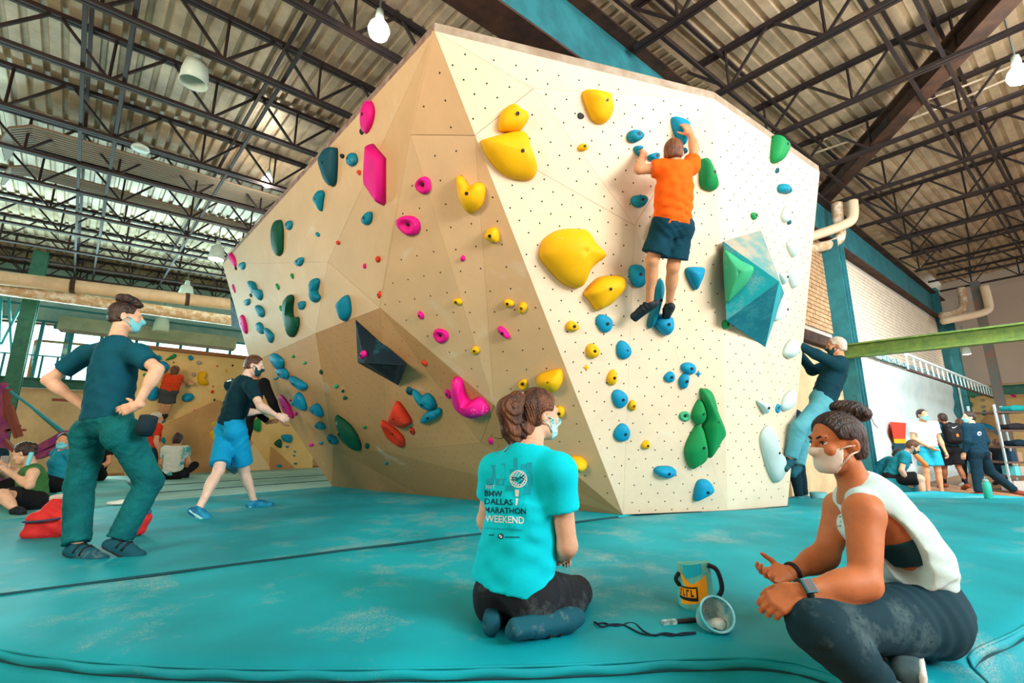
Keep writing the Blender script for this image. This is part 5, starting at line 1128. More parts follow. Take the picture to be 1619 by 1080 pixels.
        S.fold(up + rt * .4, .085, fa, hem + up * .1, .22, .9).fold(up - rt * .6, .07, fa * .7, be - rt * .05, .2, .8).fold(up * .3 + rt, .10, fa * .6, ch - up * .1, .22, .7)
        for sb in shirt.get('sub', []): S.sub(*sb)
        ret['shirt'] = sobj(shirt.get('name', 't_shirt'), [(S, shirt.get('vox', vox))], shirt['m'], root); ret['shirt_sdf'] = S
    if pants:
        o_ = pants.get('off', .012); Pn = Sdf(); wst = lerp(J['pv'], J['nk'], pants.get('waist', .16)) + bend * .3
        Pn.ell(J['pv'], pvr + o_, pax, .04).ecyl(J['pv'] - pup * .02, wst, (.160 * g + o_, .118 * g + o_), (.138 * g * w_ + o_, .106 * g + o_), prt, .04)
        for sd in 'LR':
            Pn.ell(J['p' + sd] - pfw * pants.get('butt', .030) - pup * .02, A(.085, .085, .09) * g + o_, pax, .06)
            ln = pants.get('len', 1.9); th = pants.get('thigh', .092) * g + o_; kn = pants.get('knee', .060) * g + o_; an = pants.get('ankle', .045) + o_
            if ln <= 1: Pn.cone(J['p' + sd], lerp(J['p' + sd], J['k' + sd], ln), th, pants.get('leg', .085) * g + o_, .03, c1=True)
            else:
                Pn.cone(J['p' + sd], J['k' + sd], th, kn, .04); e2 = lerp(J['k' + sd], J['a' + sd], ln - 1); Pn.cone(J['k' + sd], e2, kn, an, .03, c1=True)
                kd = un(J['a' + sd] - J['k' + sd]); Pn.ell(lerp(J['k' + sd], J['a' + sd], .32), A(.056, .056, .12) * limb * g + o_, frame(kd, prt + A(.01, .02, .03)), .03)
            fa = pants.get('fa', .005)
            e_ = -1 if sd == 'L' else 1; Pn.fold(un(J['k' + sd] - J['p' + sd]) * .8 + prt * .6 * e_ + pfw * .3, .065, fa, lerp(J['p' + sd], J['k' + sd], .15), .15, 1.4)
            if ln > 1: Pn.fold(un(J['a' + sd] - J['k' + sd]) + pfw * .6 - prt * .5 * e_, .055, fa, J['k' + sd], .11, 1.8).fold(un(J['a' + sd] - J['k' + sd]) * .9 + prt * .35, .055, fa * 1.1, J['a' + sd], .12, 1.8)
        ret['pants'] = sobj(pants.get('name', 'trousers'), [(Pn, pants.get('vox', vox))], pants['m'], root)
    if socks:
        for sd in 'LR': S = Sdf().cone(lerp(J['k' + sd], J['a' + sd], socks[0]), J['a' + sd], .040, .037, .02); sobj('sock', [(S, .01)], socks[1], root)
    if shoes:
        for sd in 'LR':
            a_, t_ = J['a' + sd], J['t' + sd]; fd = un(t_ - a_); su = J.get('su' + sd, None)
            sup = un((J['k' + sd] - a_) - fd * np.dot(J['k' + sd] - a_, fd)) if su is None else un(su - fd * np.dot(su, fd)); sr = np.cross(fd, sup)
            heel = a_ - fd * .045 - sup * .035; S = Sdf()
            S.cone(a_ - sup * .008, t_, .040, .030, .03).cone(heel, t_ - sup * .005, .036, .028, .03).cone(a_ - sup * .01, lerp(a_, t_, .55), .036, .034, .03).cone(a_ + sup * shoes.get('top', .02), a_ - sup * .02, .042, .040, .02, c0=True)
            S.box(lerp(heel, t_, .55) - sup * .020, A(np.linalg.norm(t_ - heel) * .5 + .015, .034, .018), (fd, sr, sup), .015, .02)
            so = sobj('shoe', [(S, shoes.get('vox', .011))], shoes['m'], root)
            if shoes.get('sole'):
                S2 = Sdf().box(lerp(heel, t_, .55) - sup * .036, A(np.linalg.norm(t_ - heel) * .5 + .02, .038, .011), (fd, sr, sup), .009, .01); sobj('sole', [(S2, .009)], shoes['sole'], so)
            for q_ in (.18, .40) if shoes.get('strap') else ():
                m0 = lerp(a_, t_, q_); MB().tube([m0 + sr * .046 - sup * .02, m0 + sr * .036 + sup * .024, m0 + sup * .043, m0 - sr * .036 + sup * .024, m0 - sr * .046 - sup * .02], .009, 6).obj('strap', shoes['strap'], so, True)
    return ret

def stance(x, y, z, az, h=1.75, lean=0.0, arms='down', legs='stand', step=0.0):
    """joints of a plain pose in a local frame: az = facing (0 = away from the camera, positive to the right)"""
    s = h / 1.75; r = A(math.cos(az), -math.sin(az), 0); f = A(math.sin(az), math.cos(az), 0); o = A(x, y, z)
    def L(a, b, c): return o + (r * a + f * b + UP * c) * s
    if legs == 'stand':
        pz = .93; J = dict(pv=L(0, 0, pz), pL=L(-.09, 0, pz - .03), pR=L(.09, 0, pz - .03), kL=L(-.10, .02 + step * .5, .50), kR=L(.10, .02 - step * .3, .50), aL=L(-.11, step, .09), aR=L(.11, -step * .9, .09 + abs(step) * .12), tL=L(-.13, step + .17, .035), tR=L(.13, -step * .9 + .17, .035))
    elif legs == 'sit':                                     # on the floor, knees up and out
        pz = .12; J = dict(pv=L(0, 0, pz), pL=L(-.09, .02, pz - .02), pR=L(.09, .02, pz - .02), kL=L(-.27, .36, .26), kR=L(.27, .36, .26), aL=L(-.02, .36, .07), aR=L(.06, .42, .07), tL=L(.13, .45, .05), tR=L(-.08, .52, .05))
    elif legs == 'bench':
        pz = .48; J = dict(pv=L(0, 0, pz), pL=L(-.09, .02, pz - .02), pR=L(.09, .02, pz - .02), kL=L(-.15, .42, .49), kR=L(.13, .42, .49), aL=L(-.14, .38, .09), aR=L(.12, .40, .09), tL=L(-.16, .55, .035), tR=L(.15, .57, .035))
    b = J['pv']; cl, sl = math.cos(lean), math.sin(lean)
    def U(a, h_, d=0): return b + (r * a + f * (sl * h_ + d * cl) + UP * (cl * h_ - d * sl)) * s
    J.update(nk=U(0, .545, .0), sL=U(-.185, .49), sR=U(.185, .49), hd=U(0, .69, .035))
    if arms == 'down': J.update(eL=U(-.245, .20, -.02), eR=U(.245, .20, -.02), wL=U(-.25, -.05, .08), wR=U(.25, -.05, .08))
    elif arms == 'lap': J.update(eL=U(-.25, .22, .06), eR=U(.25, .22, .06), wL=U(-.10, .06, .24), wR=U(.10, .06, .24))
    elif arms == 'phone': J.update(eL=U(-.24, .21, .10), eR=U(.24, .21, .10), wL=U(-.08, .28, .32), wR=U(.08, .30, .30))
    elif arms == 'back': J.update(eL=U(-.25, .22, -.10), eR=U(.25, .22, -.10), wL=U(-.26, -.04, -.12), wR=U(.26, -.04, -.12))
    return J, f, r, s
def hands_of(J, f, curl=.35):
    out = {}
    for sd, th in (('L', 1), ('R', -1)):
        d = un(J['w' + sd] - J['e' + sd]); r = un(J['sR'] - J['sL']); pn = r if sd == 'L' else -r
        out[sd] = dict(d=d, pn=pn + f * .1, curl=(curl, curl * 1.1, curl * 1.2, curl * 1.3), th=thumb_side(d, pn, f))
    return out
def thumb_side(d, pn, want):
    """+1 or -1 so that the thumb leaves towards `want`"""
    d = un(d); pn = un(np.asarray(pn) - d * np.dot(pn, d)); return 1 if np.dot(np.cross(d, pn), want) > 0 else -1
# ------------------------------------------------------------------ the people
at = aty
SK_light = skin('light', (228, 182, 152)); SK_pale = skin('pale', (230, 200, 182)); SK_tan = skin('tan', (196, 118, 72)); SK_mid = skin('medium', (216, 156, 116)); SK_brown = skin('brown', (150, 92, 60))
H_dark = hairm('black', (24, 18, 20), (70, 44, 34)); H_brown = hairm('brown', (52, 30, 22), (126, 78, 46)); H_short = hairm('short_brown', (70, 44, 32), (110, 74, 50)); H_grey = hairm('grey', (190, 180, 166), (226, 216, 200)); H_ginger = hairm('ginger', (92, 54, 34), (136, 84, 50))
M_mask_b = mat('surgical_mask_blue', (120, 210, 222), .8); M_mask_w = mat('white_cloth_mask', (226, 220, 208), .85, (210, 202, 190), 6); M_mask_k = mat('dark_mask', (14, 66, 76), .85); M_mask_p = mat('patterned_mask', (190, 232, 230), .8, (60, 170, 180), 40, .52, .56)
M_shoe_t = chalky('teal_climbing_shoe', (12, 82, 100), scale=8, lo=.56, hi=.8, speck=.5, fine=80, amount=.35); M_sole = mat('black_rubber', (28, 34, 40), .7); M_lace = mat('black_strap', (22, 30, 36), .6)
M_blk = cloth('black_cloth', (26, 26, 30)); M_navy = cloth('navy_cloth', (14, 44, 58))

# standing man at the left, hands on hips, seen from behind
J = dict(hd=at(199, 501, 3.50), nk=at(184, 538, 3.47), pv=at(170, 664, 3.43), sL=at(137, 561, 3.60), sR=at(219, 560, 3.38), eL=at(76, 601, 3.56), wL=at(136, 646, 3.66), eR=at(249, 584, 3.34), wR=at(216, 642, 3.26),
         pL=at(146, 682, 3.50), pR=at(196, 684, 3.38), kL=at(126, 766, 3.50), kR=at(236, 762, 3.52), aL=at(121, 866, 3.42), aR=at(186, 858, 3.44), tL=at(163, 884, 3.38), tR=at(222, 878, 3.46))
f1 = un(A(.75, .62, 0))
P1 = person('man standing with his back turned and hands on hips, teal shirt and hair bun', J, f1, SK_light, dict(t=.006, line=.055, low=-.05, blobs=[((-.03, -.045, .148), (.040, .040, .036), .01), ((.03, .01, .125), (.05, .06, .034), .02), ((.02, .050, .100), (.045, .045, .026), .02), ((.045, -.01, .140), (.032, .032, .030), .01)], fa=.003), H_dark,
    dict(m=cloth('deep_teal_cotton', (8, 84, 104), (6, 72, 92)), sleeve=.62, re=.072, r=(.185, .135), hem=-.02, off=.018, fa=.005), dict(m=cloth('green_teal_canvas', (14, 112, 116), (6, 84, 90), bump=.8), len=1.93, off=.018, knee=.068, ankle=.062, fa=.006, waist=.10), dict(m=M_shoe_t, sole=M_sole, strap=M_lace), M_mask_b, vox=.012, hs=1.02, hvox=.0055,
    hands=dict(L=dict(d=un(A(.5, -.6, .2)), pn=A(.6, .5, -.2), th=1), R=dict(d=un(A(-.88, .0, -.28)), pn=A(.2, .95, .1), curl=(.18, .22, .3, .4), th=thumb_side(A(-.88, 0, -.28), A(.2, .95, .1), A(0, 0, 1)), tc=.2)))
# chalk bag on his belt, far hip
b = MB().lathe([(.05, -.07), (.058, -.02), (.055, .06), (.045, .06)], at(232, 672, 3.30), un(A(.3, -.2, 1)), 16).obj('chalk_pouch', mat('dark_pouch', (10, 40, 52), .8), P1['root'], True)

# walking man, dark tee and bright blue shorts
J = dict(hd=at(402, 578, 5.42), nk=at(389, 597, 5.40), pv=at(366, 668, 5.42), sL=at(366, 609, 5.56), sR=at(397, 612, 5.22), eL=at(388, 652, 5.62), wL=at(413, 651, 5.74), eR=at(412, 643, 5.10), wR=at(437, 657, 5.22),
         pL=at(358, 678, 5.50), pR=at(375, 680, 5.36), kL=at(346, 744, 5.22), kR=at(386, 742, 5.58), aL=at(313, 807, 4.96), aR=at(402, 794, 5.72), tL=at(330, 819, 4.98), tR=at(428, 798, 5.86))
f2 = un(A(.9, .35, -.22))
M_shoe_c = mat('bright_blue_shoe', (10, 140, 180), .6, (8, 96, 140), 9, .45, .55)
P2 = person('man walking past the boulder in a dark tee and bright blue shorts', J, f2, SK_pale, dict(t=.009, line=.05, low=-.06), H_short,
    dict(m=cloth('dark_teal_black_tee', (8, 52, 66), (6, 42, 54)), sleeve=.62, re=.066, off=.016, hem=-.06, fa=.006), dict(m=cloth('cyan_shorts', (14, 160, 214), (10, 146, 200)), len=.86, leg=.095, off=.010, name='shorts', fa=.007), dict(m=M_shoe_c, sole=mat('pale_sole', (160, 220, 225), .7)), M_mask_k, vox=.014, hvox=.007,
    hands=dict(L=dict(d=un(A(.8, .5, -.05)), pn=A(0, 0, -1), th=1), R=dict(d=un(A(.85, .2, -.35)), pn=A(-.3, .8, -.3), curl=(.5, .5, .55, .6), th=thumb_side(A(.85, .2, -.35), A(-.3, .8, -.3), A(0, 0, 1)))))
# small pale print between his shoulders
def on_obj(o, u, v, off=.003):
    bv = getattr(on_obj, 'c', {}).get(o.name)
    if bv is None:
        me = o.data; org = world_loc(o); bv = BVHTree.FromPolygons([tuple(org + q.co) for q in me.vertices], [tuple(p.vertices) for p in me.polygons])
        on_obj.c = getattr(on_obj, 'c', {}); on_obj.c[o.name] = bv
    d = ray(u, v); h = bv.ray_cast(Vector(C0), Vector(d).normalized())
    if h[0] is None: return None
    return np.array(h[0]) - un(d) * off
def decal(o, polys, name, m, off=.003, sub=0):
    """flat print laid onto the cloth"""
    b = MB()
    for poly in polys:
        P = [on_obj(o, u, v, off) for u, v in poly]
        if any(p is None for p in P): continue
        b.add(P, [tuple(range(len(P)))])
    return b.obj(name, m, o) if b.n else None
ringp = lambda u, v, r0, r1, n=16, sy=1: [[(u + a_ * math.cos(t), v + sy * a_ * math.sin(t)) for a_, t in ((r0, t0), (r1, t0), (r1, t1), (r0, t1))] for t0, t1 in ((2 * math.pi * k / n, 2 * math.pi * (k + 1) / n) for k in range(n))]
disc = lambda u, v, r, n=14, sy=1: [[(u + r * math.cos(2 * math.pi * k / n), v + sy * r * math.sin(2 * math.pi * k / n)) for k in range(n)]]
M_pw = mat('white_print', (232, 240, 240), .8); M_pk = mat('dark_print', (8, 48, 66), .8); M_pb = mat('mid_teal_print', (8, 168, 196), .8)
decal(P2['shirt'], ringp(361, 599, 3, 4.2, 12, .7) + [[(364, 596), (371, 596), (369, 598), (364, 598.5)], [(358, 602), (366, 600), (366, 602), (359, 604)]], 'shirt_print', M_pw)

# kneeling woman in the cyan marathon shirt
J = dict(hd=at(852, 655, 2.28), nk=at(836, 712, 2.21), pv=at(816, 922, 2.28), sL=at(785, 744, 2.32), sR=at(882, 746, 2.11), eL=at(768, 822, 2.44), wL=at(800, 882, 2.56), eR=at(897, 862, 2.15), wR=at(884, 884, 2.38),
         pL=at(790, 938, 2.34), pR=at(850, 940, 2.20), kL=at(842, 925, 2.70), kR=at(912, 936, 2.52), aL=at(784, 970, 2.34), aR=at(893, 984, 2.17), tL=at(776, 992, 2.13), tR=at(812, 998, 2.04))
f3 = un(A(.86, .42, -.06)); J['suL'] = A(0, .3, -1); J['suR'] = A(.1, .8, -.6)
P3 = person('woman kneeling with her back turned in a cyan marathon tee and patterned mask', J, f3, SK_light, dict(t=.014, line=.048, low=-.10, blobs=[((0, -.11, .055), (.035, .04, .035), .02)], tails=[((0, -.12, .06), (0, -.160, .01), .045, .060), ((0, -.160, .01), (0, -.140, -.09), .060, .050), ((0, -.140, -.09), (.02, -.105, -.16), .048, .022), ((.0, -.145, -.07), (-.03, -.120, -.185), .034, .008), ((.02, -.08, -.08), (.03, -.07, -.14), .05, .03)], fa=.0035, fd=A(.8, .3, .3)), H_brown,
    dict(m=cloth('bright_cyan_tee', (0, 214, 236), (0, 204, 226), bump=.12), sleeve=.52, re=.072, r=(.205, .165), hem=.015, back=.030, off=.020, fa=.006, vox=.009), dict(m=cloth('charcoal_leggings', (28, 34, 42), chalk=True), len=1.9, off=.004, knee=.062, ankle=.04, fa=.003, waist=.2, thigh=.098, butt=.045, name='leggings'), dict(m=M_shoe_t, strap=M_lace, vox=.008), M_mask_p, vox=.010, female=True, g=1.06, hs=1.0, hvox=.0045, handvox=.005,
    hands=dict(L=dict(d=un(A(.7, .3, -.3)), pn=A(0, 0, -1), th=-1), R=dict(d=un(A(.3, .9, -.1)), pn=A(0, 0, -1), th=1)))
T = P3['T']
MB().tube([T(.026, -.108, .085), T(.0, -.118, .098), T(-.026, -.128, .075)], .011, 8).obj('hair_tie', mat('pale_hair_tie', (236, 206, 160), .8), P3['root'], True)
for pts in (((-.01, -.15, -.10), (.0, -.20, -.13), (.0, -.25, -.12)), ((.02, -.14, -.12), (.03, -.17, -.17), (.03, -.19, -.19)), ((.03, -.12, -.13), (.045, -.14, -.18), (.045, -.15, -.22))):
    MB().tube(catmull([T(*p) for p in pts], 6), [.0026] * 13, 5).obj('loose_strand', H_brown, P3['root'], True)
SH = P3['shirt']
def text_print(txt, u0, v0, u1, v1, cap, m, name='printed_text', bold=True):
    """word set along the line (u0,v0)-(u1,v1) of its baseline and pressed onto the shirt"""
    c = bpy.data.curves.new(name, 'FONT'); c.body = txt; c.resolution_u = 3
    if bold: c.offset = 0.012
    t = bpy.data.objects.new(name, c); COL.objects.link(t); dg = bpy.context.evaluated_depsgraph_get(); me = bpy.data.meshes.new_from_object(t.evaluated_get(dg)); bpy.data.objects.remove(t)
    bm = bmesh.new(); bm.from_mesh(me); bmesh.ops.triangulate(bm, faces=bm.faces)
    bmesh.ops.subdivide_edges(bm, edges=[e for e in bm.edges if e.calc_length() > .25], cuts=2); bmesh.ops.triangulate(bm, faces=bm.faces)
    co = np.array([tuple(q.co) for q in bm.verts]); lo, hi = co.min(0), co.max(0); W = hi[0] - lo[0]; Hh = .7
    d = np.array([u1 - u0, v1 - v0]); V = []
    for q in co:
        fx = (q[0] - lo[0]) / W; p = on_obj(SH, u0 + d[0] * fx, v0 + d[1] * fx - q[1] / Hh * cap, .0035); V.append(p)
    Fc = [tuple(v.index for v in fc.verts) for fc in bm.faces]; Fc = [f_ for f_ in Fc if all(V[i] is not None for i in f_)]; ok_ = next(p for p in V if p is not None); V = [p if p is not None else ok_ for p in V]; bm.free(); return mobj(name, V, Fc, m, SH)
# skyline blocks, tower ball and lettering
decal(SH, [[(u0, v0), (u1, v0), (u1, v1), (u0, v1)] for u0, v0, u1, v1 in ((769, 757, 781, 766), (776, 735, 783, 757), (783, 757, 796, 768), (793, 733, 799, 760), (806, 742, 812, 768), (812, 724, 818, 742), (824, 734, 832, 742), (833, 731, 841, 748), (829, 768, 839, 782), (799, 768, 812, 776), (836, 750, 841, 770))], 'shirt_print', M_pb, .002)
decal(SH, ringp(819.5, 757.5, 12.4, 13.8, 24) + [[(819.5 + math.cos(a_) * 13.2 - .55 * math.sin(b_), 757.5 + math.sin(a_) * 13.2 + .55 * math.cos(b_)), (819.5 + math.cos(c_) * 13.2 - .55 * math.sin(b_), 757.5 + math.sin(c_) * 13.2 + .55 * math.cos(b_)), (819.5 + math.cos(c_) * 13.2 + .55 * math.sin(b_), 757.5 + math.sin(c_) * 13.2 - .55 * math.cos(b_)), (819.5 + math.cos(a_) * 13.2 + .55 * math.sin(b_), 757.5 + math.sin(a_) * 13.2 - .55 * math.cos(b_))]
      for ang in (.6, .6 + math.pi / 2) for k in (-.8, -.5, -.2, .1, .4, .7) for a_, c_, b_ in ((ang + math.acos(k), ang - math.acos(k), ang + math.pi / 2),)] + [[(814, 774), (821, 775), (820, 785), (815, 785)], [(815.5, 788), (819.5, 788), (818, 798), (815, 800)]], 'shirt_print', M_pw, .0028)
decal(SH, [[(808.5, 754), (818, 755), (818, 756.3), (808.5, 755.3)], [(809, 758), (819, 758.6), (819, 760), (809, 759.4)], [(810, 754), (811.3, 754), (811.3, 759), (810, 759)], [(817, 755), (818.3, 755), (818.3, 760), (817, 760)], [(819, 757), (829, 750), (829.6, 751.2), (819.6, 758.3)], [(820, 764), (826, 758), (827, 759), (821, 765.2)], [(822, 753), (829, 757), (828.4, 758.2), (821.4, 754.2)]], 'shirt_print', M_pk, .0034)
text_print('2017', 767.6, 772.3, 782.2, 772.5, 5.6, M_pw, bold=False)
text_print('BMW', 766.2, 784.4, 793.6, 785.2, 9.0, M_pk); text_print('DALLAS', 766.2, 797.0, 810.3, 798.6, 9.0, M_pk); text_print('MARATHON', 766.2, 810.6, 831.3, 813.0, 9.2, M_pk); text_print('WEEKEND', 767.2, 824.8, 828.6, 828.2, 10.8, M_pw)
decal(SH, [[(767 + k * 3.0, 834 + k * .16), (769.2 + k * 3.0, 834.1 + k * .16), (769.2 + k * 3.0, 836 + k * .16), (767 + k * 3.0, 835.9 + k * .16)] for k in range(20)], 'shirt_print', M_pb, .003)
decal(SH, [[(773 + k * 2.8, 845), (775 + k * 2.8, 845), (775 + k * 2.8, 847), (773 + k * 2.8, 847)] for k in range(3)] + [[(798 + k * 3, 848.4), (800.2 + k * 3, 848.5), (800.2 + k * 3, 850.3), (798 + k * 3, 850.2)] for k in range(8)], 'shirt_print', M_pk, .003)
decal(SH, disc(791.3, 848, 4.6), 'shirt_print', M_pk, .003)
decal(SH, [[(791.3, 848)] + [(791.3 + 2.9 * math.cos(t), 848 + 2.9 * math.sin(t)) for t in np.linspace(a0, a0 + math.pi / 2, 5)] for a0 in (0, math.pi)], 'shirt_print', M_pw, .0042)
decal(SH, [[(791.3, 848)] + [(791.3 + 2.9 * math.cos(t), 848 + 2.9 * math.sin(t)) for t in np.linspace(a0, a0 + math.pi / 2, 5)] for a0 in (math.pi / 2, 1.5 * math.pi)], 'shirt_print', mat('blue_print', (60, 150, 220), .8), .0042)

# seated woman at the right, cross legged at the edge of the mat
J = dict(hd=at(1322, 700, 1.98), nk=at(1352, 770, 1.99), pv=at(1462, 962, 2.00), sL=at(1366, 812, 1.83), sR=at(1330, 803, 2.16), eL=at(1368, 922, 1.74), wL=at(1262, 936, 1.72), eR=at(1306, 878, 2.17), wR=at(1247, 907, 2.10),
         pL=at(1454, 978, 1.92), pR=at(1450, 972, 2.10), kL=at(1290, 988, 1.70), kR=at(1316, 962, 2.36), aL=at(1404, 1096, 1.66), aR=at(1424, 1042, 1.86), tL=at(1470, 1104, 1.78), tR=at(1425, 1068, 1.70))
J['bend'] = A(.05, 0, .03)
f4 = un(A(-.985, -.08, -.05))
M_tank = cloth('pale_aqua_tank', (206, 232, 230), (188, 220, 222), bump=.12)
P4 = person('woman sitting cross legged in a pale cropped tank top, white mask and dark pants', J, f4, SK_tan, dict(t=.012, line=.050, low=-.07, tilt=.35, blobs=[((0, -.070, .105), (.042, .042, .035), .02), ((.0, -.092, .130), (.054, .048, .038), .012), ((.02, -.070, .146), (.040, .044, .026), .012), ((-.02, -.118, .112), (.040, .034, .032), .012), ((.03, -.105, .145), (.022, .030, .02), .008)], fa=.0035), H_dark,
    None, dict(m=cloth('dark_teal_leggings', (14, 56, 70), chalk=True), len=1.93, off=.010, knee=.070, ankle=.046, fa=.006, waist=.19, thigh=.112), dict(m=mat('grey_canvas_shoe', (70, 96, 100), .8, (52, 76, 82), 8), sole=mat('white_rubber', (222, 230, 226), .6), vox=.008), M_mask_w, vox=.0095, female=True, g=1.06, hs=1.02, eyes=True, limb=1.14, hvox=.0045, handvox=.0042,
    hands=dict(L=dict(d=un(A(-.88, .05, -.40)), pn=un(A(.15, .75, -.65)), curl=(.55, .55, .6, .6), th=thumb_side(A(-.88, .05, -.4), A(.15, .75, -.65), A(0, .5, .3)), tc=.6, size=1.02), R=dict(d=un(A(-.98, -.1, -.08)), pn=un(A(.0, -.55, .85)), curl=(.45, .55, .6, .65), th=thumb_side(A(-.98, -.1, -.08), A(0, -.55, .85), A(0, .1, 1)), tc=.5, size=1.0)))
ax, ch, be, up4 = P4['ax'], P4['ch'], P4['be'], P4['ax'][2]
S = Sdf(); g_ = 1.06; chr_ = A(.150 * .9, .108, .20 * P4['tl'] / .54) * g_; o_ = .013
S.ell(ch, chr_ + o_, ax, .05).ell(be, A(.135, .100, .17) * g_ + o_, ax, .05); hem = lerp(J['pv'], J['nk'], .28) + J['bend'] * .6
S.ecyl(hem, lerp(J['pv'], J['nk'], .62) + J['bend'] * .5, (.168, .138), (chr_[0] + o_, chr_[1] + o_), ax[0], .05)
for e in (-1, 1):
    S.cone(J['nk'] - up4 * .055 + ax[0] * e * .055, lerp(J['nk'], J['s' + 'LxR'[e + 1]], .55) + up4 * .004, .050, .048, .04); S.ell(ch + ax[1] * .09 + ax[0] * e * .06 - up4 * .02, A(.055, .05, .055) * g_ + o_, ax, .03)
    S.sub(lerp(J['s' + 'LxR'[e + 1]], ch, .10) + ax[0] * e * .060 - up4 * .165 - ax[1] * .035, A(.165, .090, .185), ax)
    S.sub(J['s' + 'LxR'[e + 1]] + ax[0] * e * .06, A(.10, .075, .08), ax)
S.sub(J['nk'] + up4 * .06 + ax[1] * .045, A(.088, .095, .085), ax)
S.fold(up4 + ax[1] * .4, .08, .006, hem + up4 * .08, .2, .9).fold(up4 - ax[1] * .7, .06, .004, be, .2, .9)
TK = sobj('tank_top', [(S, .008)], M_tank, P4['root'])
S = Sdf(); S.ell(ch, chr_ + .006, ax, .05).ell(be, A(.135, .100, .17) * g_ + .006, ax, .05)
for e in (-1, 1): S.ell(ch + ax[1] * .09 + ax[0] * e * .06 - up4 * .02, A(.055, .05, .055) * g_ + .006, ax, .03)
S.cut(ch - up4 * .035, up4).cut(ch - up4 * .135, -up4); sobj('sports_bra', [(S, .009)], mat('dark_teal_bra', (12, 66, 80), .7), P4['root'])
def cuff(name, J, sd, t, r, wdt, m, root):
    c = lerp(J['w' + sd], J['e' + sd], t); d = un(J['e' + sd] - J['w' + sd]); return MB().lathe([(r, -wdt), (r + .006, -wdt * .7), (r + .006, wdt * .7), (r, wdt)], c, d, 24).obj(name, m, root, True)
cuff('wrist_band', J, 'R', .10, .034, .010, mat('black_wristband', (26, 24, 26), .5), P4['root'])
wb_ = cuff('watch_strap', J, 'L', .08, .034, .013, mat('black_strap', (22, 30, 36), .6), P4['root'])
c = lerp(J['w' + 'L'], J['eL'], .08); d = un(J['eL'] - J['wL']); tc_ = un(C0 - c); nrm_ = un(tc_ - d * np.dot(tc_, d) + A(0, 0, .35)); nrm_ = un(nrm_ - d * np.dot(nrm_, d)); sd_ = np.cross(d, nrm_)
fixn(MB().box(c + nrm_ * .043, (.019, .0225, .006), (d, sd_, nrm_)).obj('smart_watch', mat('teal_watch_case', (20, 110, 124), .3, metal=.4), wb_)); MB().box(c + nrm_ * .0495, (.0165, .020, .0012), (d, sd_, nrm_)).obj('watch_screen', mat('black_glass', (10, 16, 24), .08), wb_)
hd_ = un(A(-.88, .05, -.40)); q_ = J['wL'] + hd_ * .075
pl = [on_obj(P4['body'], u, v, .003) for u, v in ((1203, 936), (1212, 933), (1221, 946), (1213, 953))]
if all(p is not None for p in pl): MB().prism(pl, un(C0 - pl[0]) * .0015).obj('finger_tape', mat('cream_tape', (236, 206, 170), .8), P4['root'])
for pts in (((0, -.14, .14), (0, -.17, .12), (.0, -.185, .07), (.0, -.20, .05)), ((0, -.12, .16), (0, -.13, .185), (0, -.115, .19))):
    MB().tube(catmull([P4['T'](*p) for p in pts], 6), .0014, 5).obj('loose_strand', H_dark, P4['root'], True)
r_ = np.random.RandomState(5)
decal(TK, [[(u - a_, v - b_), (u + a_, v - b_), (u + a_, v + b_), (u - a_, v + b_)] for u, v, a_, b_ in [(r_.uniform(1300, 1330), r_.uniform(806, 905), r_.uniform(.8, 2), r_.uniform(.8, 2.4)) for _ in range(90)]], 'fleck_print', mat('teal_grey_print', (110, 160, 168), .8), .004)
# climber in orange on the pale face
Wp = lambda u, v, o: onpl(u, v, nF, Bv['A'] + nF * (o + .02))
J = dict(hd=Wp(1065, 243, .34), nk=Wp(1069, 258, .36), sL=Wp(1047, 266, .33), sR=Wp(1092, 264, .31), eL=Wp(1010, 268, .26), wL=Wp(1016, 247, .13), eR=Wp(1098, 236, .22), wR=Wp(1092, 213, .13), pv=Wp(1062, 352, .34), pL=Wp(1049, 360, .32), pR=Wp(1076, 361, .32),
         kL=Wp(1031, 412, .30), kR=Wp(1064, 422, .30), aL=Wp(1027, 480, .20), aR=Wp(1058, 484, .16), tL=Wp(1002, 500, .12), tR=Wp(1052, 499, .04))
P5 = person('climber in an orange shirt and dark shorts high on the pale boulder face', J, un(A(.25, .9, .15)), SK_mid, dict(t=.010, line=.05, low=-.06), H_ginger,
    dict(m=cloth('orange_tee', (250, 106, 22), (236, 92, 16)), sleeve=.45, re=.074, r=(.178, .138), hem=-.04, off=.018, fa=.008), dict(m=cloth('dark_teal_shorts', (12, 66, 84), (8, 52, 68)), len=.80, leg=.105, off=.016, name='shorts', fa=.007), dict(m=mat('black_climbing_shoe', (18, 38, 48), .6), vox=.01, strap=M_lace), vox=.013, hvox=.007,
    hands=dict(L=dict(d=un(Wp(1020, 238, .06) - J['wL']), pn=-nF, th=thumb_side(Wp(1020, 238, .06) - J['wL'], -nF, A(1, 0, 0)), curl=(.5, .55, .6, .6)), R=dict(d=un(Wp(1085, 199, .10) - J['wR']), pn=-nF, th=thumb_side(Wp(1085, 199, .1) - J['wR'], -nF, A(-1, 0, 0)), curl=(.4, .45, .5, .5))))

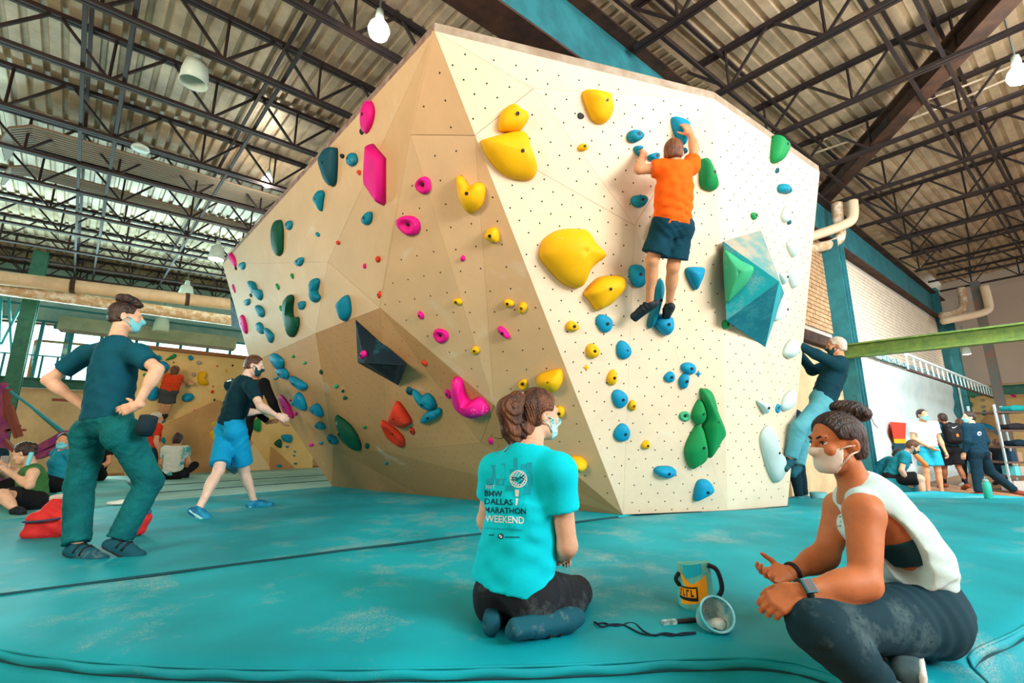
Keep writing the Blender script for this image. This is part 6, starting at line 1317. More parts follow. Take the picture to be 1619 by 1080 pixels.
# climber in jeans at the outer edge of the boulder
J = dict(hd=at(1322, 548, 5.66), nk=at(1328, 568, 5.66), sL=at(1325, 578, 5.50), sR=at(1316, 576, 5.84), eL=at(1290, 560, 5.46), wL=at(1262, 545, 5.50), eR=at(1284, 586, 5.84), wR=at(1261, 556, 5.70), pv=at(1300, 632, 5.64), pL=at(1298, 640, 5.54), pR=at(1296, 640, 5.74),
         kL=at(1264, 676, 5.44), kR=at(1270, 690, 5.86), aL=at(1250, 727, 5.54), aR=at(1262, 738, 5.90), tL=at(1241, 739, 5.50), tR=at(1254, 748, 5.80))
P6 = person('grey haired climber in a dark sweater and jeans on the boulder\'s outer edge', J, un(A(-.9, .45, .0)), SK_mid, dict(t=.010, line=.052, low=-.06), H_grey,
    dict(m=cloth('dark_teal_sweater', (10, 62, 76), (8, 50, 64)), sleeve=1.9, r=(.180, .140), hem=-.03, off=.020, fa=.004, name='sweater'), dict(m=cloth('blue_jeans', (92, 168, 184), (76, 150, 168)), len=1.92, off=.014, knee=.070, ankle=.056, fa=.005, name='jeans'), dict(m=M_shoe_t, vox=.01), M_mask_k, vox=.013, hvox=.007,
    hands=dict(L=dict(d=un(A(-.9, .0, .15)), pn=un(A(-.2, .6, -.6)), th=thumb_side(A(-.9, 0, .15), A(-.2, .6, -.6), A(0, 0, 1)), curl=(.5, .5, .5, .5)), R=dict(d=un(A(-.7, .0, .6)), pn=A(-.5, -.3, .3), th=1, curl=(.5, .5, .5, .5))))

# climber in black on the boulder's far edge, mostly behind the walking man
J = dict(hd=at(399, 592, 7.3), nk=at(408, 604, 7.2), sL=at(396, 612, 7.35), sR=at(417, 606, 7.0), eL=at(404, 650, 7.5), wL=at(425, 668, 7.6), eR=at(431, 636, 7.05), wR=at(444, 664, 7.25), pv=at(384, 672, 7.15), pL=at(380, 678, 7.25), pR=at(388, 678, 7.05), kL=at(378, 705, 7.5), kR=at(384, 708, 7.2), aL=at(374, 732, 7.3), aR=at(366, 738, 7.1), tL=at(380, 738, 7.4), tR=at(372, 744, 7.2))
person('climber dressed in black reaching for the pink disc hold, hidden by the walking man', J, un(A(.8, .5, .1)), SK_mid, dict(t=.012, line=.05, low=-.07), H_dark, dict(m=M_blk, sleeve=1.9, off=.02, name='sweater', hem=-.05), dict(m=M_blk, len=1.95), dict(m=M_shoe_t, vox=.016), vox=.02, hvox=.01,
    hands=dict(R=dict(d=un(A(.4, .1, -.5)), pn=A(.5, .6, 0), th=1), L=dict(d=un(A(.6, .3, .2)), pn=A(.5, .6, 0), th=1)), handvox=.008)

# ---- people farther off
def bgp_(label, x, y, z, az, skinm, hairm_, shirt, pants, shoes=None, mask=None, hair=None, vox=.02, yaw=0, pitch=0, mod=None, socks=None, female=False, **kw):
    J, f, r, s = stance(x, y, z, math.radians(az), **kw)
    if mod: mod(J, f, r, s)
    hf = un(f * math.cos(math.radians(yaw)) + r * math.sin(math.radians(yaw)) - UP * math.tan(math.radians(pitch)))
    return person(label, J, hf, skinm, hair or dict(t=.011, line=.05, low=-.06), hairm_, shirt, pants, shoes, mask, vox=vox, hvox=.010, hands=hands_of(J, f), handvox=.008, socks=socks, female=female, headup=UP * 1.0 + hf * math.tan(math.radians(pitch)) if pitch else None)
def gx(u, Y, v=690): return aty(u, v, Y)[0]
# white shirt man
P8 = bgp_('man in a white tee and cyan shorts standing on the hall floor, wearing a mask', gx(1463, 9.9), 9.9, FZ, 196, SK_mid, H_dark, dict(m=cloth('white_tee', (226, 236, 236)), sleeve=.6, re=.074, off=.02, r=(.19, .14)), dict(m=cloth('teal_shorts', (40, 168, 196)), len=.75, leg=.11, off=.016, name='shorts'), dict(m=M_shoe_t, vox=.016), M_mask_b, yaw=-20, h=1.80,
    mod=lambda J, f, r, s: J.update(eR=J['sR'] + A(-.06, -.02, -.29), wR=J['sR'] + A(.10, -.20, -.46)))
o = MB().lathe([(.02, 0), (.045, .03), (.05, .25), (.03, .33), (.018, .40)], aty(1466, 738, 9.62), un(A(-.55, .1, .75)), 12).obj('wooden_club', mat('orange_wood', (206, 128, 66), .5), None, True); tag(o, 'orange brown wooden club held by the man in the white tee', 'club')
# backpack man
P9 = bgp_('man from behind in black shorts wearing a black backpack', gx(1497, 11.2), 11.2, FZ, 8, SK_brown, H_dark, dict(m=cloth('dark_blue_hoodie', (30, 74, 92)), sleeve=1.85, off=.022, name='hoodie'), dict(m=M_blk, len=.85, leg=.11, off=.02, name='shorts'), dict(m=mat('brown_shoe', (140, 66, 40), .7), vox=.016), h=1.78, step=.18, socks=(.55, M_blk))
bp_c = lerp(P9['J']['pv'], P9['J']['nk'], .62) - P9['ax'][1] * .20; a9 = P9['ax']
bk9 = Sdf().box(bp_c, A(.155, .09, .24), a9, .07, .03).box(bp_c - a9[1] * .08 - a9[2] * .06, A(.12, .04, .13), a9, .035, .03)
bo = sobj('backpack', [(bk9, .016)], mat('black_nylon', (20, 22, 26), .6), None); tag(bo, 'black backpack with a white tick on the man in black shorts', 'backpack')
def tick(c, r, u, n, s, m, par, name='logo'):
    pts = [(-.5, .1), (-.32, -.05), (-.15, -.02), (.5, .3), (-.12, -.16), (-.38, -.2), (-.55, -.05)]; fixn(MB().prism([c + r * a_ * s + u * b_ * s for a_, b_ in pts], n * .004).obj(name, m, par))
tick(bp_c - a9[1] * .094 + a9[2] * .14, a9[0], a9[2], -a9[1], .12, M_pw, bo)
fixn(MB().prism([bp_c - a9[1] * .124 + a9[0] * a_ + a9[2] * b_ for a_, b_ in ((-.02, -.08), (.02, -.08), (.03, -.03), (.0, .0), (-.03, -.03))], -a9[1] * .004).obj('logo', mat('orange_print', (226, 120, 50), .8), bo))
for e in (-1, 1): MB().tube(catmull([bp_c + a9[0] * e * .1 + a9[2] * .2 + a9[1] * .06, P9['J']['nk'] + a9[0] * e * .09 + a9[2] * .035, P9['ch'] + a9[0] * e * .12 + a9[1] * .14, P9['be'] + a9[0] * e * .155 + a9[1] * .02], 5), .018, 6).obj('shoulder_strap', M_lace, bo)
# woman with the handbag
P10 = bgp_('woman from behind in a pale grey top carrying a dark shoulder bag', gx(1523, 11.6), 11.6, FZ, 20, SK_light, H_brown, dict(m=cloth('pale_grey_top', (198, 190, 182)), sleeve=1.8, off=.02, name='top'), dict(m=M_blk, len=1.95, off=.008), dict(m=mat('white_shoe', (220, 220, 214), .6), vox=.016), h=1.66, step=.1, female=True, hair=dict(t=.014, line=.05, low=-.09, nape=True))
hb = P10['J']['pv'] + A(-.12, -.22, .20); o = sobj('shoulder_bag', [(Sdf().ell(hb, A(.20, .07, .13), None, .02).ell(hb - UP * .05, A(.21, .075, .09), None, .03), .014)], mat('dark_grey_bag', (70, 66, 70), .6), None); tag(o, 'dark grey shoulder bag hanging at the woman\'s hip', 'bag')
MB().tube(catmull([hb + A(-.15, 0, .08), P10['J']['sL'] + A(.04, -.09, .0), P10['J']['sL'] + A(.03, .0, .065), hb + A(.15, .10, .12)], 6), .010, 6).obj('strap', M_lace, o)
# man in the dark sweater, striding to the right
def m11(J, f, r, s): J.update(kR=J['kR'] + A(.16, .05, .02), aR=J['pv'] + A(.66, .05, -.80), tR=J['pv'] + A(.84, .0, -.85), aL=J['aL'] + A(-.06, 0, 0), tL=J['tL'] + A(-.05, 0, 0))
P11 = bgp_('man in a dark sweater with a small round back print, striding past the gear rack', gx(1541, 9.7), 9.7, FZ, -12, SK_light, H_dark, dict(m=cloth('ink_blue_sweater', (14, 54, 72)), sleeve=1.9, off=.022, r=(.19, .145), name='sweater'), dict(m=cloth('ink_blue_trousers', (16, 48, 64)), len=1.95, off=.016, knee=.075, ankle=.058), dict(m=mat('red_brown_shoe', (120, 56, 44), .7), vox=.016), M_mask_b, yaw=-55, h=1.74, mod=m11)
tk = on_obj(P11['shirt'], 1548.5, 685.5, .004)
if tk is not None: decal(P11['shirt'], disc(1548.5, 685.5, 3.2), 'shirt_print', M_pw, .004)
# person bending behind the rack
bgp_('person in a black top crouching behind the striding man by the gear rack', gx(1577, 11.8), 11.8, FZ, 35, SK_light, H_brown, dict(m=M_blk, sleeve=.1, off=.015), dict(m=M_navy, len=1.9), dict(m=M_sole, vox=.016), h=1.6, legs='bench', lean=.3)
# seated man in teal tee with head bowed, and the teal shirted person beside him
SB = MB(); sc_ = aty(1398, 745, 8.9); o = MB().box(A(sc_[0] - .1, 8.95, -.16), (.6, .2, .22)).obj('bench', mat('teal_foam_bench', (24, 120, 132), .7), None); tag(o, 'low teal foam bench under the seated man with bowed head', 'bench')
bgp_('man in a teal tee seated with head bowed and a dark mask', gx(1398, 8.95), 8.95, -.42, 128, SK_light, H_short, dict(m=cloth('mid_teal_tee', (30, 140, 164)), sleeve=.6, off=.018, fa=.008), dict(m=M_blk, len=.9, leg=.1, off=.014, name='shorts'), dict(m=mat('white_shoe', (220, 220, 214), .6), vox=.016), M_mask_k, h=1.75, legs='bench', lean=.55, arms='lap', pitch=35, socks=(.25, mat('white_sock', (222, 220, 214), .9)))
bgp_('person in a dark teal tee seated behind the woman with the white mask', gx(1371, 9.35), 9.35, -.42, 120, SK_light, H_dark, dict(m=cloth('dusky_teal_tee', (24, 116, 136)), sleeve=.7, off=.02), dict(m=M_navy, len=1.9), dict(m=M_sole, vox=.016), h=1.6, legs='bench', lean=.75, arms='lap', pitch=30)
# spotter standing behind the boulder, of whom a leg shows
bgp_('person standing behind the boulder, one dark trouser leg and shoe showing', gx(1256, 6.9), 6.9, -.12, -40, SK_light, H_dark, dict(m=M_navy, sleeve=1.8, off=.02, name='sweater'), dict(m=M_navy, len=1.93, off=.012), dict(m=mat('teal_grey_shoe', (60, 130, 146), .7), vox=.014), h=1.55)
# ---- left background
J14 = dict(hd=at(38, 716, 5.55), nk=at(49, 737, 5.6), sL=at(43, 746, 5.42), sR=at(54, 745, 5.78), eL=at(38, 764, 5.32), wL=at(10, 744, 5.42), eR=at(26, 748, 5.85), wR=at(6, 735, 5.7), pv=at(52, 790, 5.62), pL=at(49, 792, 5.52), pR=at(52, 792, 5.72), kL=at(2, 782, 5.2), kR=at(14, 780, 5.95), aL=at(24, 806, 5.2), aR=at(34, 800, 5.6), tL=at(34, 808, 5.15), tR=at(24, 803, 5.4))
J14['sL'] = at(52, 748, 5.42); J14['eL'] = at(47, 768, 5.36)
person('person in a green tank top sitting and looking down at a phone', J14, un(A(-.85, -.25, -.42)), SK_light, dict(t=.012, line=.04, low=-.05, blobs=[((0, -.10, .03), (.04, .04, .05), .02)]), H_dark, dict(m=cloth('moss_green_tank', (70, 124, 66), (56, 108, 56)), sleeve=0, off=.014, name='tank_top', sub=[(J14['sL'], A(.085, .085, .10)), (J14['sR'], A(.085, .085, .10))]), dict(m=M_blk, len=.7, leg=.1, off=.014, name='shorts'), dict(m=M_sole, vox=.014), vox=.014, hvox=.008, eyes=True,
    hands=dict(L=dict(d=un(A(-.8, 0, .45)), pn=A(.3, .3, .8), th=1), R=dict(d=un(A(-.7, -.3, .3)), pn=A(0, -.4, .8), th=-1)))
mo = MB().tube(catmull([at(43, 736, 5.46), at(47, 724, 5.46), at(50, 716, 5.48)], 4), .022, 8).obj('face_mask', M_mask_b, None, True); tag(mo, 'blue mask hanging from the ear of the person in green', 'mask')
J15, f15, r15, s15 = stance(gx(106, 7.2), 7.2, 0.0, math.radians(200), h=1.62, arms='back', legs='sit')
person('person in a teal tee sitting and leaning on one arm, wearing a blue mask', J15, un(A(.45, -.85, 0)), SK_mid, dict(t=.012, line=.05, low=-.05, blobs=[((0, -.08, .06), (.05, .06, .05), .02)]), H_dark, dict(m=cloth('steel_teal_tee', (28, 146, 172)), sleeve=.55, off=.018, fa=.006), dict(m=M_blk, len=1.9, off=.01), dict(m=M_shoe_t, vox=.016), M_mask_b, vox=.016, hvox=.009, female=True, hands=hands_of(J15, f15))
J16, f16, r16, s16 = stance(gx(-24, 6.0), 6.0, 0.0, math.radians(110), h=1.7, arms='phone', legs='sit')
person('person at the very edge holding a phone up in both hands', J16, un(A(.8, -.4, -.1)), SK_light, dict(t=.012, line=.05, low=-.06), H_dark, dict(m=M_navy, sleeve=.6, off=.018), dict(m=M_blk, len=1.9), dict(m=M_shoe_t, vox=.016), None, vox=.018, hvox=.009, hands=hands_of(J16, f16, .6))
o = MB().box(at(7, 731, 5.72), (.04, .012, .075), (un(A(1, .3, 0)), un(A(-.3, 1, 0)), UP)).obj('phone', mat('phone_grey', (150, 150, 150), .4), None); tag(o, 'grey phone held up at the left edge', 'phone')
J20, f20, r20, s20 = stance(gx(160, 9.0), 9.0, 0.0, math.radians(170), h=1.7, arms='lap', legs='sit')
person('person in black sitting against the far wall, seen between the standing man\'s legs', J20, f20 * 1.0, SK_mid, dict(t=.012, line=.05, low=-.06), H_dark, dict(m=M_blk, sleeve=.5, off=.018), dict(m=M_blk, len=1.9), dict(m=M_shoe_t, vox=.016), None, vox=.02, hvox=.01, hands=hands_of(J20, f20))
# rear wall climber in red and his spotters
bq = lambda u, v, o_: bpt(u, v, o_)
J17 = dict(hd=bq(277, 587, .35), nk=bq(275, 594, .34), sL=bq(267, 596, .32), sR=bq(283, 597, .32), eL=bq(259, 596, .22), wL=bq(252, 592, .12), eR=bq(291, 601, .22), wR=bq(297, 606, .14), pv=bq(267, 618, .30), pL=bq(264, 620, .28), pR=bq(270, 620, .28), kL=bq(259, 641, .28), kR=bq(267, 641, .28), aL=bq(256, 656, .20), aR=bq(262, 656, .20), tL=bq(250, 656, .10), tR=bq(260, 659, .10))
person('climber in a red shirt and grey shorts spread across the rear tan wall', J17, un(A(-.3, .9, .2)), SK_mid, dict(t=.012, line=.05, low=-.07), H_ginger, dict(m=cloth('red_orange_tee', (224, 72, 32)), sleeve=.5, off=.018), dict(m=cloth('grey_shorts', (72, 74, 78)), len=.85, leg=.105, off=.016, name='shorts'), dict(m=M_sole, vox=.016), vox=.018, hvox=.01, handvox=.009, hands=dict(L=dict(d=un(A(-.8, .3, .3)), pn=-tilt, th=1), R=dict(d=un(A(.8, .3, -.1)), pn=-tilt, th=1)))
bgp_('grey haired man in a red shirt standing and watching the rear wall climber', gx(241, 9.4), 9.4, 0.0 - .32, 30, SK_mid, H_grey, dict(m=cloth('scarlet_tee', (222, 52, 30)), sleeve=.6, re=.07, off=.02, hem=-.1), dict(m=cloth('navy_shorts', (30, 52, 64)), len=.9, leg=.1, name='shorts'), dict(m=M_sole, vox=.016), h=1.62)
J19, f19, r19, s19 = stance(gx(281, 9.3), 9.3, 0.0, math.radians(-15), h=1.62, arms='lap', legs='sit')
person('person sitting with back turned in a grey and teal top below the rear wall', J19, f19, SK_mid, dict(t=.012, line=.05, low=-.07, blobs=[((0, -.05, .115), (.035, .035, .035), .02)]), H_dark, dict(m=mat('grey_teal_top', (206, 212, 206), .85, (60, 160, 170), 2.2, .52, .56), sleeve=.6, off=.02), dict(m=M_blk, len=1.9, off=.01), dict(m=M_sole, vox=.016), None, vox=.018, hvox=.01, hands=hands_of(J19, f19))
# ------------------------------------------------------------------ bags, bottles and gear
def bottle(base, h, r, mb, mc, label, mtop=None):
    t = empty('water_bottle', base, label, 'bottle')
    MB().lathe([(r * .85, 0), (r, .02 * h), (r, .74 * h), (r * .8, .82 * h), (r * .62, .84 * h)], base, n=20).obj('body', mb, t, True)
    MB().lathe([(r * .66, .84 * h), (r * .70, .86 * h), (r * .66, .95 * h), (r * .3, .97 * h)], base, n=16).obj('cap', mc, t, True)
    MB().tube([base + A(-r * .3, 0, .96 * h), base + A(-r * .2, 0, 1.06 * h), base + A(r * .35, 0, 1.08 * h), base + A(r * .4, 0, .97 * h)], r * .11, 6).obj('carry_loop', mtop or mc, t, True)
p = atz(1552, 787, 0.0); bottle(A(p[0], p[1] - .1, 0), .26, .045, mat('mint_bottle', (60, 200, 180), .4), mat('clear_cap', (150, 190, 190), .3), 'mint green bottle standing on the far edge of the mat')
p = atz(33, 793, 0.0); bottle(A(p[0], p[1], 0), .27, .055, mat('teal_tumbler', (20, 140, 170), .25, (10, 90, 120), 6), mat('cyan_cap', (40, 200, 210), .4), 'dark teal bottle with a cyan cap beside the person in green', mat('orange_loop', (240, 170, 40), .5))
# red backpack on the mat
q = atz(56, 853, 0); bz = q; R_ = mat('red_nylon', (232, 52, 52), .7, (206, 40, 46), 7, .4, .6, bump=.3, bscale=18)
bax = (un(A(.97, .22, 0)), un(A(-.22, .97, 0)), UP)
S = Sdf(); c = bz + A(0, .16, 0)
T_ = lambda a, b_, d: c + bax[0] * a + bax[1] * b_ + UP * d
S.box(T_(-.01, 0, .10), A(.165, .12, .105), bax, .05, .05).box(T_(.03, 0, .20), A(.115, .09, .10), bax, .06, .06).cone(T_(-.16, -.05, .03), T_(.10, -.05, .05), .045, .05, .05).ell(T_(.09, -.08, .10), A(.06, .05, .09), bax, .03).fold(A(.3, .2, 1), .09, .006, T_(0, 0, .15), .25)
rb = sobj('backpack', [(S, .010)], R_, None); tag(rb, 'red backpack slumped on the teal mat behind the standing man', 'backpack')
MB().tube(catmull([T_(-.16, -.135, .135), T_(-.05, -.155, .14), T_(.06, -.15, .15), T_(.10, -.12, .155)], 5), .009, 6).obj('zip', mat('blue_grey_zip', (60, 74, 110), .6), rb, True)
MB().tube(catmull([T_(-.06, -.02, .295), T_(.02, -.02, .315), T_(.09, -.02, .30)], 5), .03, 8).obj('top_flap', mat('pale_lining', (214, 196, 190), .8), rb, True)
MB().tube(catmull([T_(.12, 0, .27), T_(.15, -.01, .265), T_(.165, -.02, .23)], 5), .014, 6).obj('buckle', M_lace, rb, True)
MB().box(T_(.02, -.01, .335), (.045, .02, .014), bax).obj('grab_handle', mat('teal_webbing', (30, 160, 170), .7), rb)
MB().tube(catmull([T_(.17, 0, .10), T_(.20, -.03, .09), T_(.22, -.05, .06)], 5), .022, 8).obj('side_strap', mat('cream_strap', (232, 200, 150), .8), rb, True)
q = atz(168, 858, 0) + A(0, .25, 0); S = Sdf().box(q + UP * .085, A(.09, .07, .085), np.eye(3), .05, .04).ell(q + A(.05, .02, .14), A(.07, .06, .06), None, .04)
o = sobj('gym_bag', [(S, .010)], R_, None); tag(o, 'small red bag behind the standing man\'s right ankle', 'bag')
MB().tube(catmull([q + A(.02, -.02, .18), q + A(.03, -.02, .26), q + A(.08, -.01, .25), q + A(.12, .0, .18)], 5), .018, 7).obj('handle', mat('grey_blue_strap', (50, 100, 124), .7), o, True)
q = atz(183, 798, 0); S = Sdf().ell(q + UP * .02, A(.11, .07, .025), None, .01).ell(q + A(.06, .02, .03), A(.06, .05, .03), None, .02); o = sobj('towel', [(S, .012)], mat('white_towel', (226, 230, 226), .9), None); tag(o, 'crumpled white towel lying on the pale mat', 'towel')
q = atz(65, 792, 0); S = Sdf().ell(q + UP * .015, A(.10, .05, .016), None, .01).ell(q + A(.04, .01, .035), A(.05, .03, .025), None, .02); o = sobj('sandal', [(S, .010)], mat('grey_white_sandal', (150, 190, 190), .8), None); tag(o, 'pale grey sandal lying in front of the person in teal', 'sandal')

# two chalk bags, cord and brush in front of the seated woman
p0 = atz(1113, 972, 0.0); bx = un(A(1, -.18, 0)); by = un(np.cross(UP, bx))
cb = empty('chalk_bucket', p0, 'orange and mint chalk bucket with a black name patch, standing behind the open one', 'chalk bag')
M_mint = mat('mint_canvas', (120, 206, 190), .8, (90, 180, 170), 6); M_orng = mat('orange_canvas', (250, 160, 16), .8); M_aq = mat('aqua_canvas', (20, 176, 200), .8)
def bucket_pt(a, h, r=.082):
    rr = r * (1 - .10 * (h / .21)) + .012 * math.sin(3 * a + 1); return p0 + A(0, .10, 0) + bx * rr * math.cos(a) + by * rr * .78 * math.sin(a) + UP * (h + .012 * math.sin(a + 2.4) * (h / .21))
n = 28; V = []; Fc = []; hs_ = [0, .004, .05, .1, .15, .2, .205, .195, .10, .02]
for i, h in enumerate(hs_):
    for k in range(n): V.append(bucket_pt(2 * math.pi * k / n, h, .082 if i < 7 else .076) if i else p0 + A(0, .10, 0) + bx * .07 * math.cos(2 * math.pi * k / n) + by * .055 * math.sin(2 * math.pi * k / n) + UP * .001)
for i in range(len(hs_) - 1):
    for k in range(n): a_, b_ = i * n + k, i * n + (k + 1) % n; Fc.append((a_, b_, b_ + n, a_ + n))
Fc += [tuple(range(n))[::-1], tuple(range((len(hs_) - 1) * n, len(hs_) * n))]; mobj('bucket', V, Fc, M_mint, cb, True)
def patch(pts, m, name, out=.003):
    P = [bucket_pt(a, h, .082 + out) for a, h in pts]; return MB().add(P, [tuple(range(len(P)))]).obj(name, m, cb)
an = lambda d: math.radians(d)
def strip(a0, a1, h0, h1, m, name, out, k=5):
    for i in range(k): s0, s1 = a0 + (a1 - a0) * i / k, a0 + (a1 - a0) * (i + 1) / k; yield (s0, h0), (s1, h0), (s1, h1), (s0, h1)
def bandpatch(a0, a1, fl, fu, m, name, out=.003, k=6):
    b = MB()
    for i in range(k):
        s0, s1 = i / k, (i + 1) / k; A0, A1 = an(a0 + (a1 - a0) * s0), an(a0 + (a1 - a0) * s1)
        b.add([bucket_pt(A0, fl(s0), .082 + out), bucket_pt(A1, fl(s1), .082 + out), bucket_pt(A1, fu(s1), .082 + out), bucket_pt(A0, fu(s0), .082 + out)], [(0, 1, 2, 3)])
    return b.obj(name, m, cb)
bandpatch(188, 262, lambda s: .195 - .14 * s, lambda s: .202 - .095 * s, M_orng, 'orange_panel')
bandpatch(205, 320, lambda s: .02 + .03 * s, lambda s: .09 + .06 * s, M_orng, 'orange_panel', .004)
bandpatch(225, 300, lambda s: .14 + .055 * s * .3, lambda s: .20, M_aq, 'aqua_panel', .0025)
bandpatch(192, 272, lambda s: .045, lambda s: .105, M_lace, 'name_patch', .006)
bandpatch(197, 267, lambda s: .060, lambda s: .098, M_orng, 'name_panel', .0075)
for k in range(5):                                                     # the stitched word on the patch, unreadable block letters
    a0 = 202 + k * 12.5; bandpatch(a0, a0 + 3, lambda s: .064, lambda s: .094, M_lace, 'stitched_letter', .0085, 1); bandpatch(a0 + 3, a0 + 8, lambda s: .086 if k % 2 else .064, lambda s: .094 if k % 2 else .072, M_lace, 'stitched_letter', .0085, 1)
MB().tube(catmull([bucket_pt(an(-25), .19, .085), bucket_pt(an(-20), .17, .125), bucket_pt(an(-20), .09, .135), bucket_pt(an(-28), .03, .09)], 6), .011, 8).obj('webbing_handle', M_lace, cb, True)
MB().tube(catmull([bucket_pt(an(185), .16, .085), bucket_pt(an(188), .13, .105), bucket_pt(an(192), .10, .088)], 6), .010, 8).obj('brush_loop', M_lace, cb, True)
# open chalk bag lying on its side, mouth to the camera
q0 = atz(1140, 1004, 0.0); r0 = .070; axm = un(A(-.05, -.80, .52)); cm = q0 + A(0, .035, r0 * .92)
cg = empty('chalk_bag', q0, 'aqua chalk bag lying open with its chalky inside showing', 'chalk bag')
M_aqb = chalky('aqua_chalk_bag', (70, 200, 214), (230, 240, 238), scale=9, lo=.4, hi=.7, speck=.4, fine=60, amount=.7); M_in = chalky('chalky_inside', (64, 176, 190), (226, 222, 210), scale=12, lo=.4, hi=.62, speck=.4, fine=90, amount=.9)
prof_o = [(.040, -.115), (.060, -.11), (r0 * .98, -.06), (r0, 0), (r0 * 1.06, .012), (r0 * 1.04, .022), (r0 * .93, .020)]
MB().lathe(prof_o, cm, axm, 32, close=True if False else False).obj('bag_shell', M_aqb, cg, True)
MB().lathe([(r0 * .93, .020), (r0 * .90, -.02), (r0 * .78, -.07), (r0 * .4, -.095), (.002, -.10)], cm, axm, 32, close=False).obj('lining', M_in, cg, True)
S = Sdf().ell(cm - axm * .06 - UP * .03 + bx * .0, A(.05, .05, .022), None, .02).ell(cm - axm * .045 + bx * .02 - UP * .02, A(.03, .03, .02), None, .02); sobj('loose_chalk', [(S, .008)], M_in, cg)
MB().tube(catmull([cm + bx * -.045 - UP * .045 + axm * .02, cm + bx * -.02 - UP * .062 + axm * .025, cm + bx * .02 - UP * .07 + axm * .022], 5), .0035, 6).obj('drawcord', M_lace, cg, True)
MB().box(cm + bx * -.02 - UP * .066 + axm * .02, (.012, .008, .008)).obj('cord_lock', M_lace, cg)
# twisted waist cord on the mat
cpts = [(1100, 1000), (1080, 1001), (1062, 1005), (1045, 1003), (1034, 1005), (1018, 998), (1005, 987), (994, 985), (982, 989), (968, 989), (955, 985), (946, 986), (939, 984)]
b = MB(); L = catmull([atz(u, v, .006) for u, v in cpts], 6); b.tube(L, .0035, 6)
L2 = catmull([atz(u, v, .007) for u, v in ((1100, 1001), (1075, 1004), (1052, 1001), (1036, 1004), (1015, 1002), (998, 994), (985, 988), (968, 987), (952, 991), (944, 986), (940, 983))], 6); b.tube(L2, .0035, 6)
o = b.obj('waist_cord', mat('navy_cord', (16, 36, 56), .8), None, True); tag(o, 'dark twisted waist cord trailing over the mat from the open chalk bag', 'cord')
pa, pb = atz(1047, 985, .012), atz(1110, 979, .014); br = empty('chalk_brush', pa, 'slim brush with pale bristles lying beside the chalk bucket', 'brush')
MB().tube([lerp(pa, pb, .35), lerp(pa, pb, .7), pb], [.009, .011, .007], 8).obj('handle', mat('dark_brush_handle', (44, 40, 44), .5), br, True)
MB().box(lerp(pa, pb, .18), (np.linalg.norm(pb - pa) * .17, .010, .009), frame(A(0, 0, 1), un(pb - pa))).obj('bristles', mat('pale_bristles', (190, 224, 224), .9, (120, 150, 150), 40), br)

# ------------------------------------------------------------------ painted wall panel, far left rig, gear rack
ws = s_at(1422, 700); pm = empty('mural', wall_pt(ws, 1.0, .12), 'painted wall panel with red, yellow and dark teal blocks', 'painting')
def wl_px(u, v, out=.13): return onpl(u, v, wn, W0 + wn * out)
for nm, pts, m in (('red_block', ((1407, 667), (1431, 669), (1430, 694), (1413, 694)), mat('mural_red', (250, 62, 42), .7)), ('yellow_block', ((1413, 694), (1430, 694), (1432, 701), (1414, 701)), mat('mural_yellow', (250, 186, 20), .7)), ('teal_block', ((1412, 700), (1436, 701), (1441, 733), (1417, 735)), mat('mural_teal', (18, 66, 82), .7))):
    fixn(MB().prism([wl_px(u, v) for u, v in pts], wn * .02).obj(nm, m, pm))
fixn(MB().prism([wl_px(u, v) for u, v in ((1490, 672), (1502, 676), (1505, 692), (1492, 690))], wn * .02).obj('brown_block', mat('mural_brown', (150, 96, 62), .7), pm))
# training rig at the far left: brown bars, purple beams, teal cables
rg = empty('training_rig', aty(18, 700, 8.6), 'brown metal training rig with purple padded beams and diagonal cables', 'exercise rig')
M_pur = mat('purple_padding', (126, 40, 104), .7, (150, 66, 90), 6); M_rb = mat('red_brown_steel', (134, 66, 52), .6)
rp = lambda u, v, Y=8.6: aty(u, v, Y)
for a_, b_, wd_, m, nm in (((4, 606), (6, 790), .10, M_pur, 'upright'), ((14, 615), (2, 690), .07, M_rb, 'bar'), ((8, 640), (26, 692), .05, M_rb, 'bar'), ((17, 640), (33, 690), .05, M_rb, 'bar'), ((4, 680), (40, 680), .04, M_rb, 'rung'), ((4, 685), (32, 673), .04, M_rb, 'rung'), ((2, 690), (28, 718), .06, M_rb, 'bar'), ((10, 614), (104, 684), .035, M_frame, 'cable'), ((54, 648), (100, 688), .03, M_dgreen_steel, 'cable'), ((54, 716), (108, 686), .14, M_pur, 'padded_beam'), ((60, 722), (112, 702), .10, M_pur, 'padded_beam'), ((84, 632), (108, 633), .05, M_rb, 'peg')):
    MB().bar(rp(*a_), rp(*b_), wd_, wd_).obj(nm, m, rg)
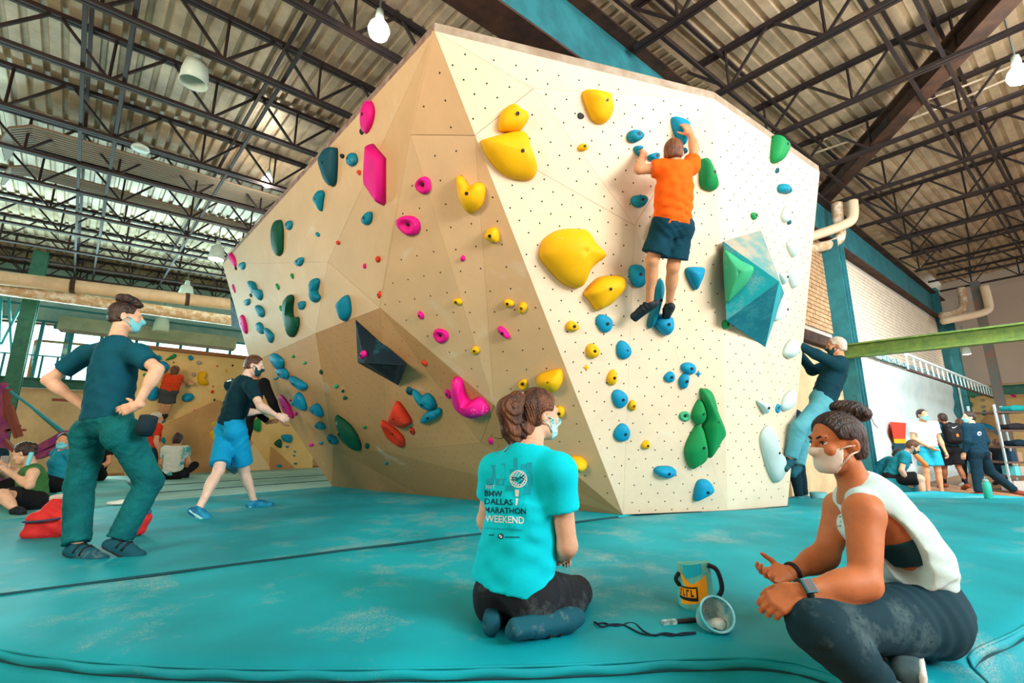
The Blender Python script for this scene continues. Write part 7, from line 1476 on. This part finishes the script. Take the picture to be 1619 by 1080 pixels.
# gear rack at the far right
rk0 = aty(1588, 700, 10.7); rk = empty('gear_rack', A(rk0[0], 10.7, FZ), 'metal shelving rack loaded with gear at the far right', 'shelf')
M_chr = mat('bright_steel', (190, 206, 206), .35, metal=.7); M_shelf = mat('brown_shelf', (92, 70, 60), .6)
rx0, rx1 = aty(1584, 700, 10.4)[0], aty(1640, 700, 10.4)[0]; z_of = lambda v: aty(1600, v, 10.5)[2]
SHV = [652, 681, 707, 731, 753, 778]
for x_ in (rx0, rx1):
    for y_ in (10.4, 11.0): MB().bar(A(x_, y_, FZ), A(x_, y_, z_of(640)), .035, .035, up=A(1, 0, 0)).obj('post', M_chr, rk)
for v in SHV: MB().box(A((rx0 + rx1) / 2, 10.7, z_of(v)), ((rx1 - rx0) / 2, .32, .02)).obj('shelf_board', M_shelf, rk)
GEAR = [(1607, 645, .20, .10, (22, 140, 140), 'folded_cloth', 'teal folded cloth on top of the gear rack', 'cloth'), (1606, 672, .24, .10, (36, 34, 38), 'shoe_bag', 'black bag on the rack\'s upper shelf', 'bag'), (1600, 668, .07, .05, (230, 120, 40), 'shoe', 'orange shoe on the black bag', 'shoe'), (1611, 698, .17, .10, (18, 40, 52), 'shoe_bag', 'dark bag on the rack\'s middle shelf', 'bag'), (1596, 721, .06, .11, (14, 50, 70), 'folder', 'navy folder upright on the rack', 'folder'), (1606, 721, .05, .10, (150, 120, 100), 'folder', 'brown folder upright on the rack', 'folder'), (1602, 744, .05, .10, (90, 190, 200), 'binder', 'pale teal binder on the rack\'s lower shelf', 'folder'), (1610, 744, .05, .10, (160, 150, 140), 'binder', 'grey binder on the rack\'s lower shelf', 'folder'), (1608, 766, .16, .11, (176, 170, 166), 'storage_box', 'grey storage box on the rack\'s lowest shelf', 'box')]
for u, v, wd_, ht_, c_, nm, lab, cat in GEAR:
    q = aty(u, v, 10.5); sv = min(SHV, key=lambda s_: s_ - v if s_ > v else 999); zb = z_of(sv) + .021
    if 'bag' in nm or nm in ('folded_cloth', 'shoe'): S = Sdf().box(A(q[0], 10.55, zb + ht_ * .6), A(wd_, .15 if nm != 'shoe' else .05, ht_ * .6), np.eye(3), min(.04, ht_ * .4), .02).ell(A(q[0] + wd_ * .3, 10.55, zb + ht_), A(wd_ * .6, .1 if nm != 'shoe' else .04, ht_ * .5), None, .03); o = sobj(nm, [(S, .018)], cloth('gear_%d_%d' % (u, v), c_), None)
    else: o = MB().box(A(q[0], 10.55, zb + ht_), (wd_, .14, ht_)).obj(nm, mat('gear_%d_%d' % (u, v), c_, .7), None)
    tag(o, lab, cat)
# chalk dust lies on the mats in the fabric itself; a pale bucket stands behind the boulder's outer edge
q = aty(1292, 768, 6.9); o = MB().lathe([(.07, 0), (.10, .02), (.11, .16), (.10, .16)], A(q[0], 6.9, -.13), n=18).obj('chalk_tub', mat('aqua_grey_tub', (110, 190, 200), .6), None, True); tag(o, 'aqua grey tub standing on the mat behind the boulder', 'tub')
o = MB().box(aty(475, 712, 13.2) + A(0, 0, -.35), (.28, .2, .22)).obj('cardboard_box', mat('white_box', (226, 210, 190), .8), None); tag(o, 'pale box near the rear wall beside the boulder', 'box')
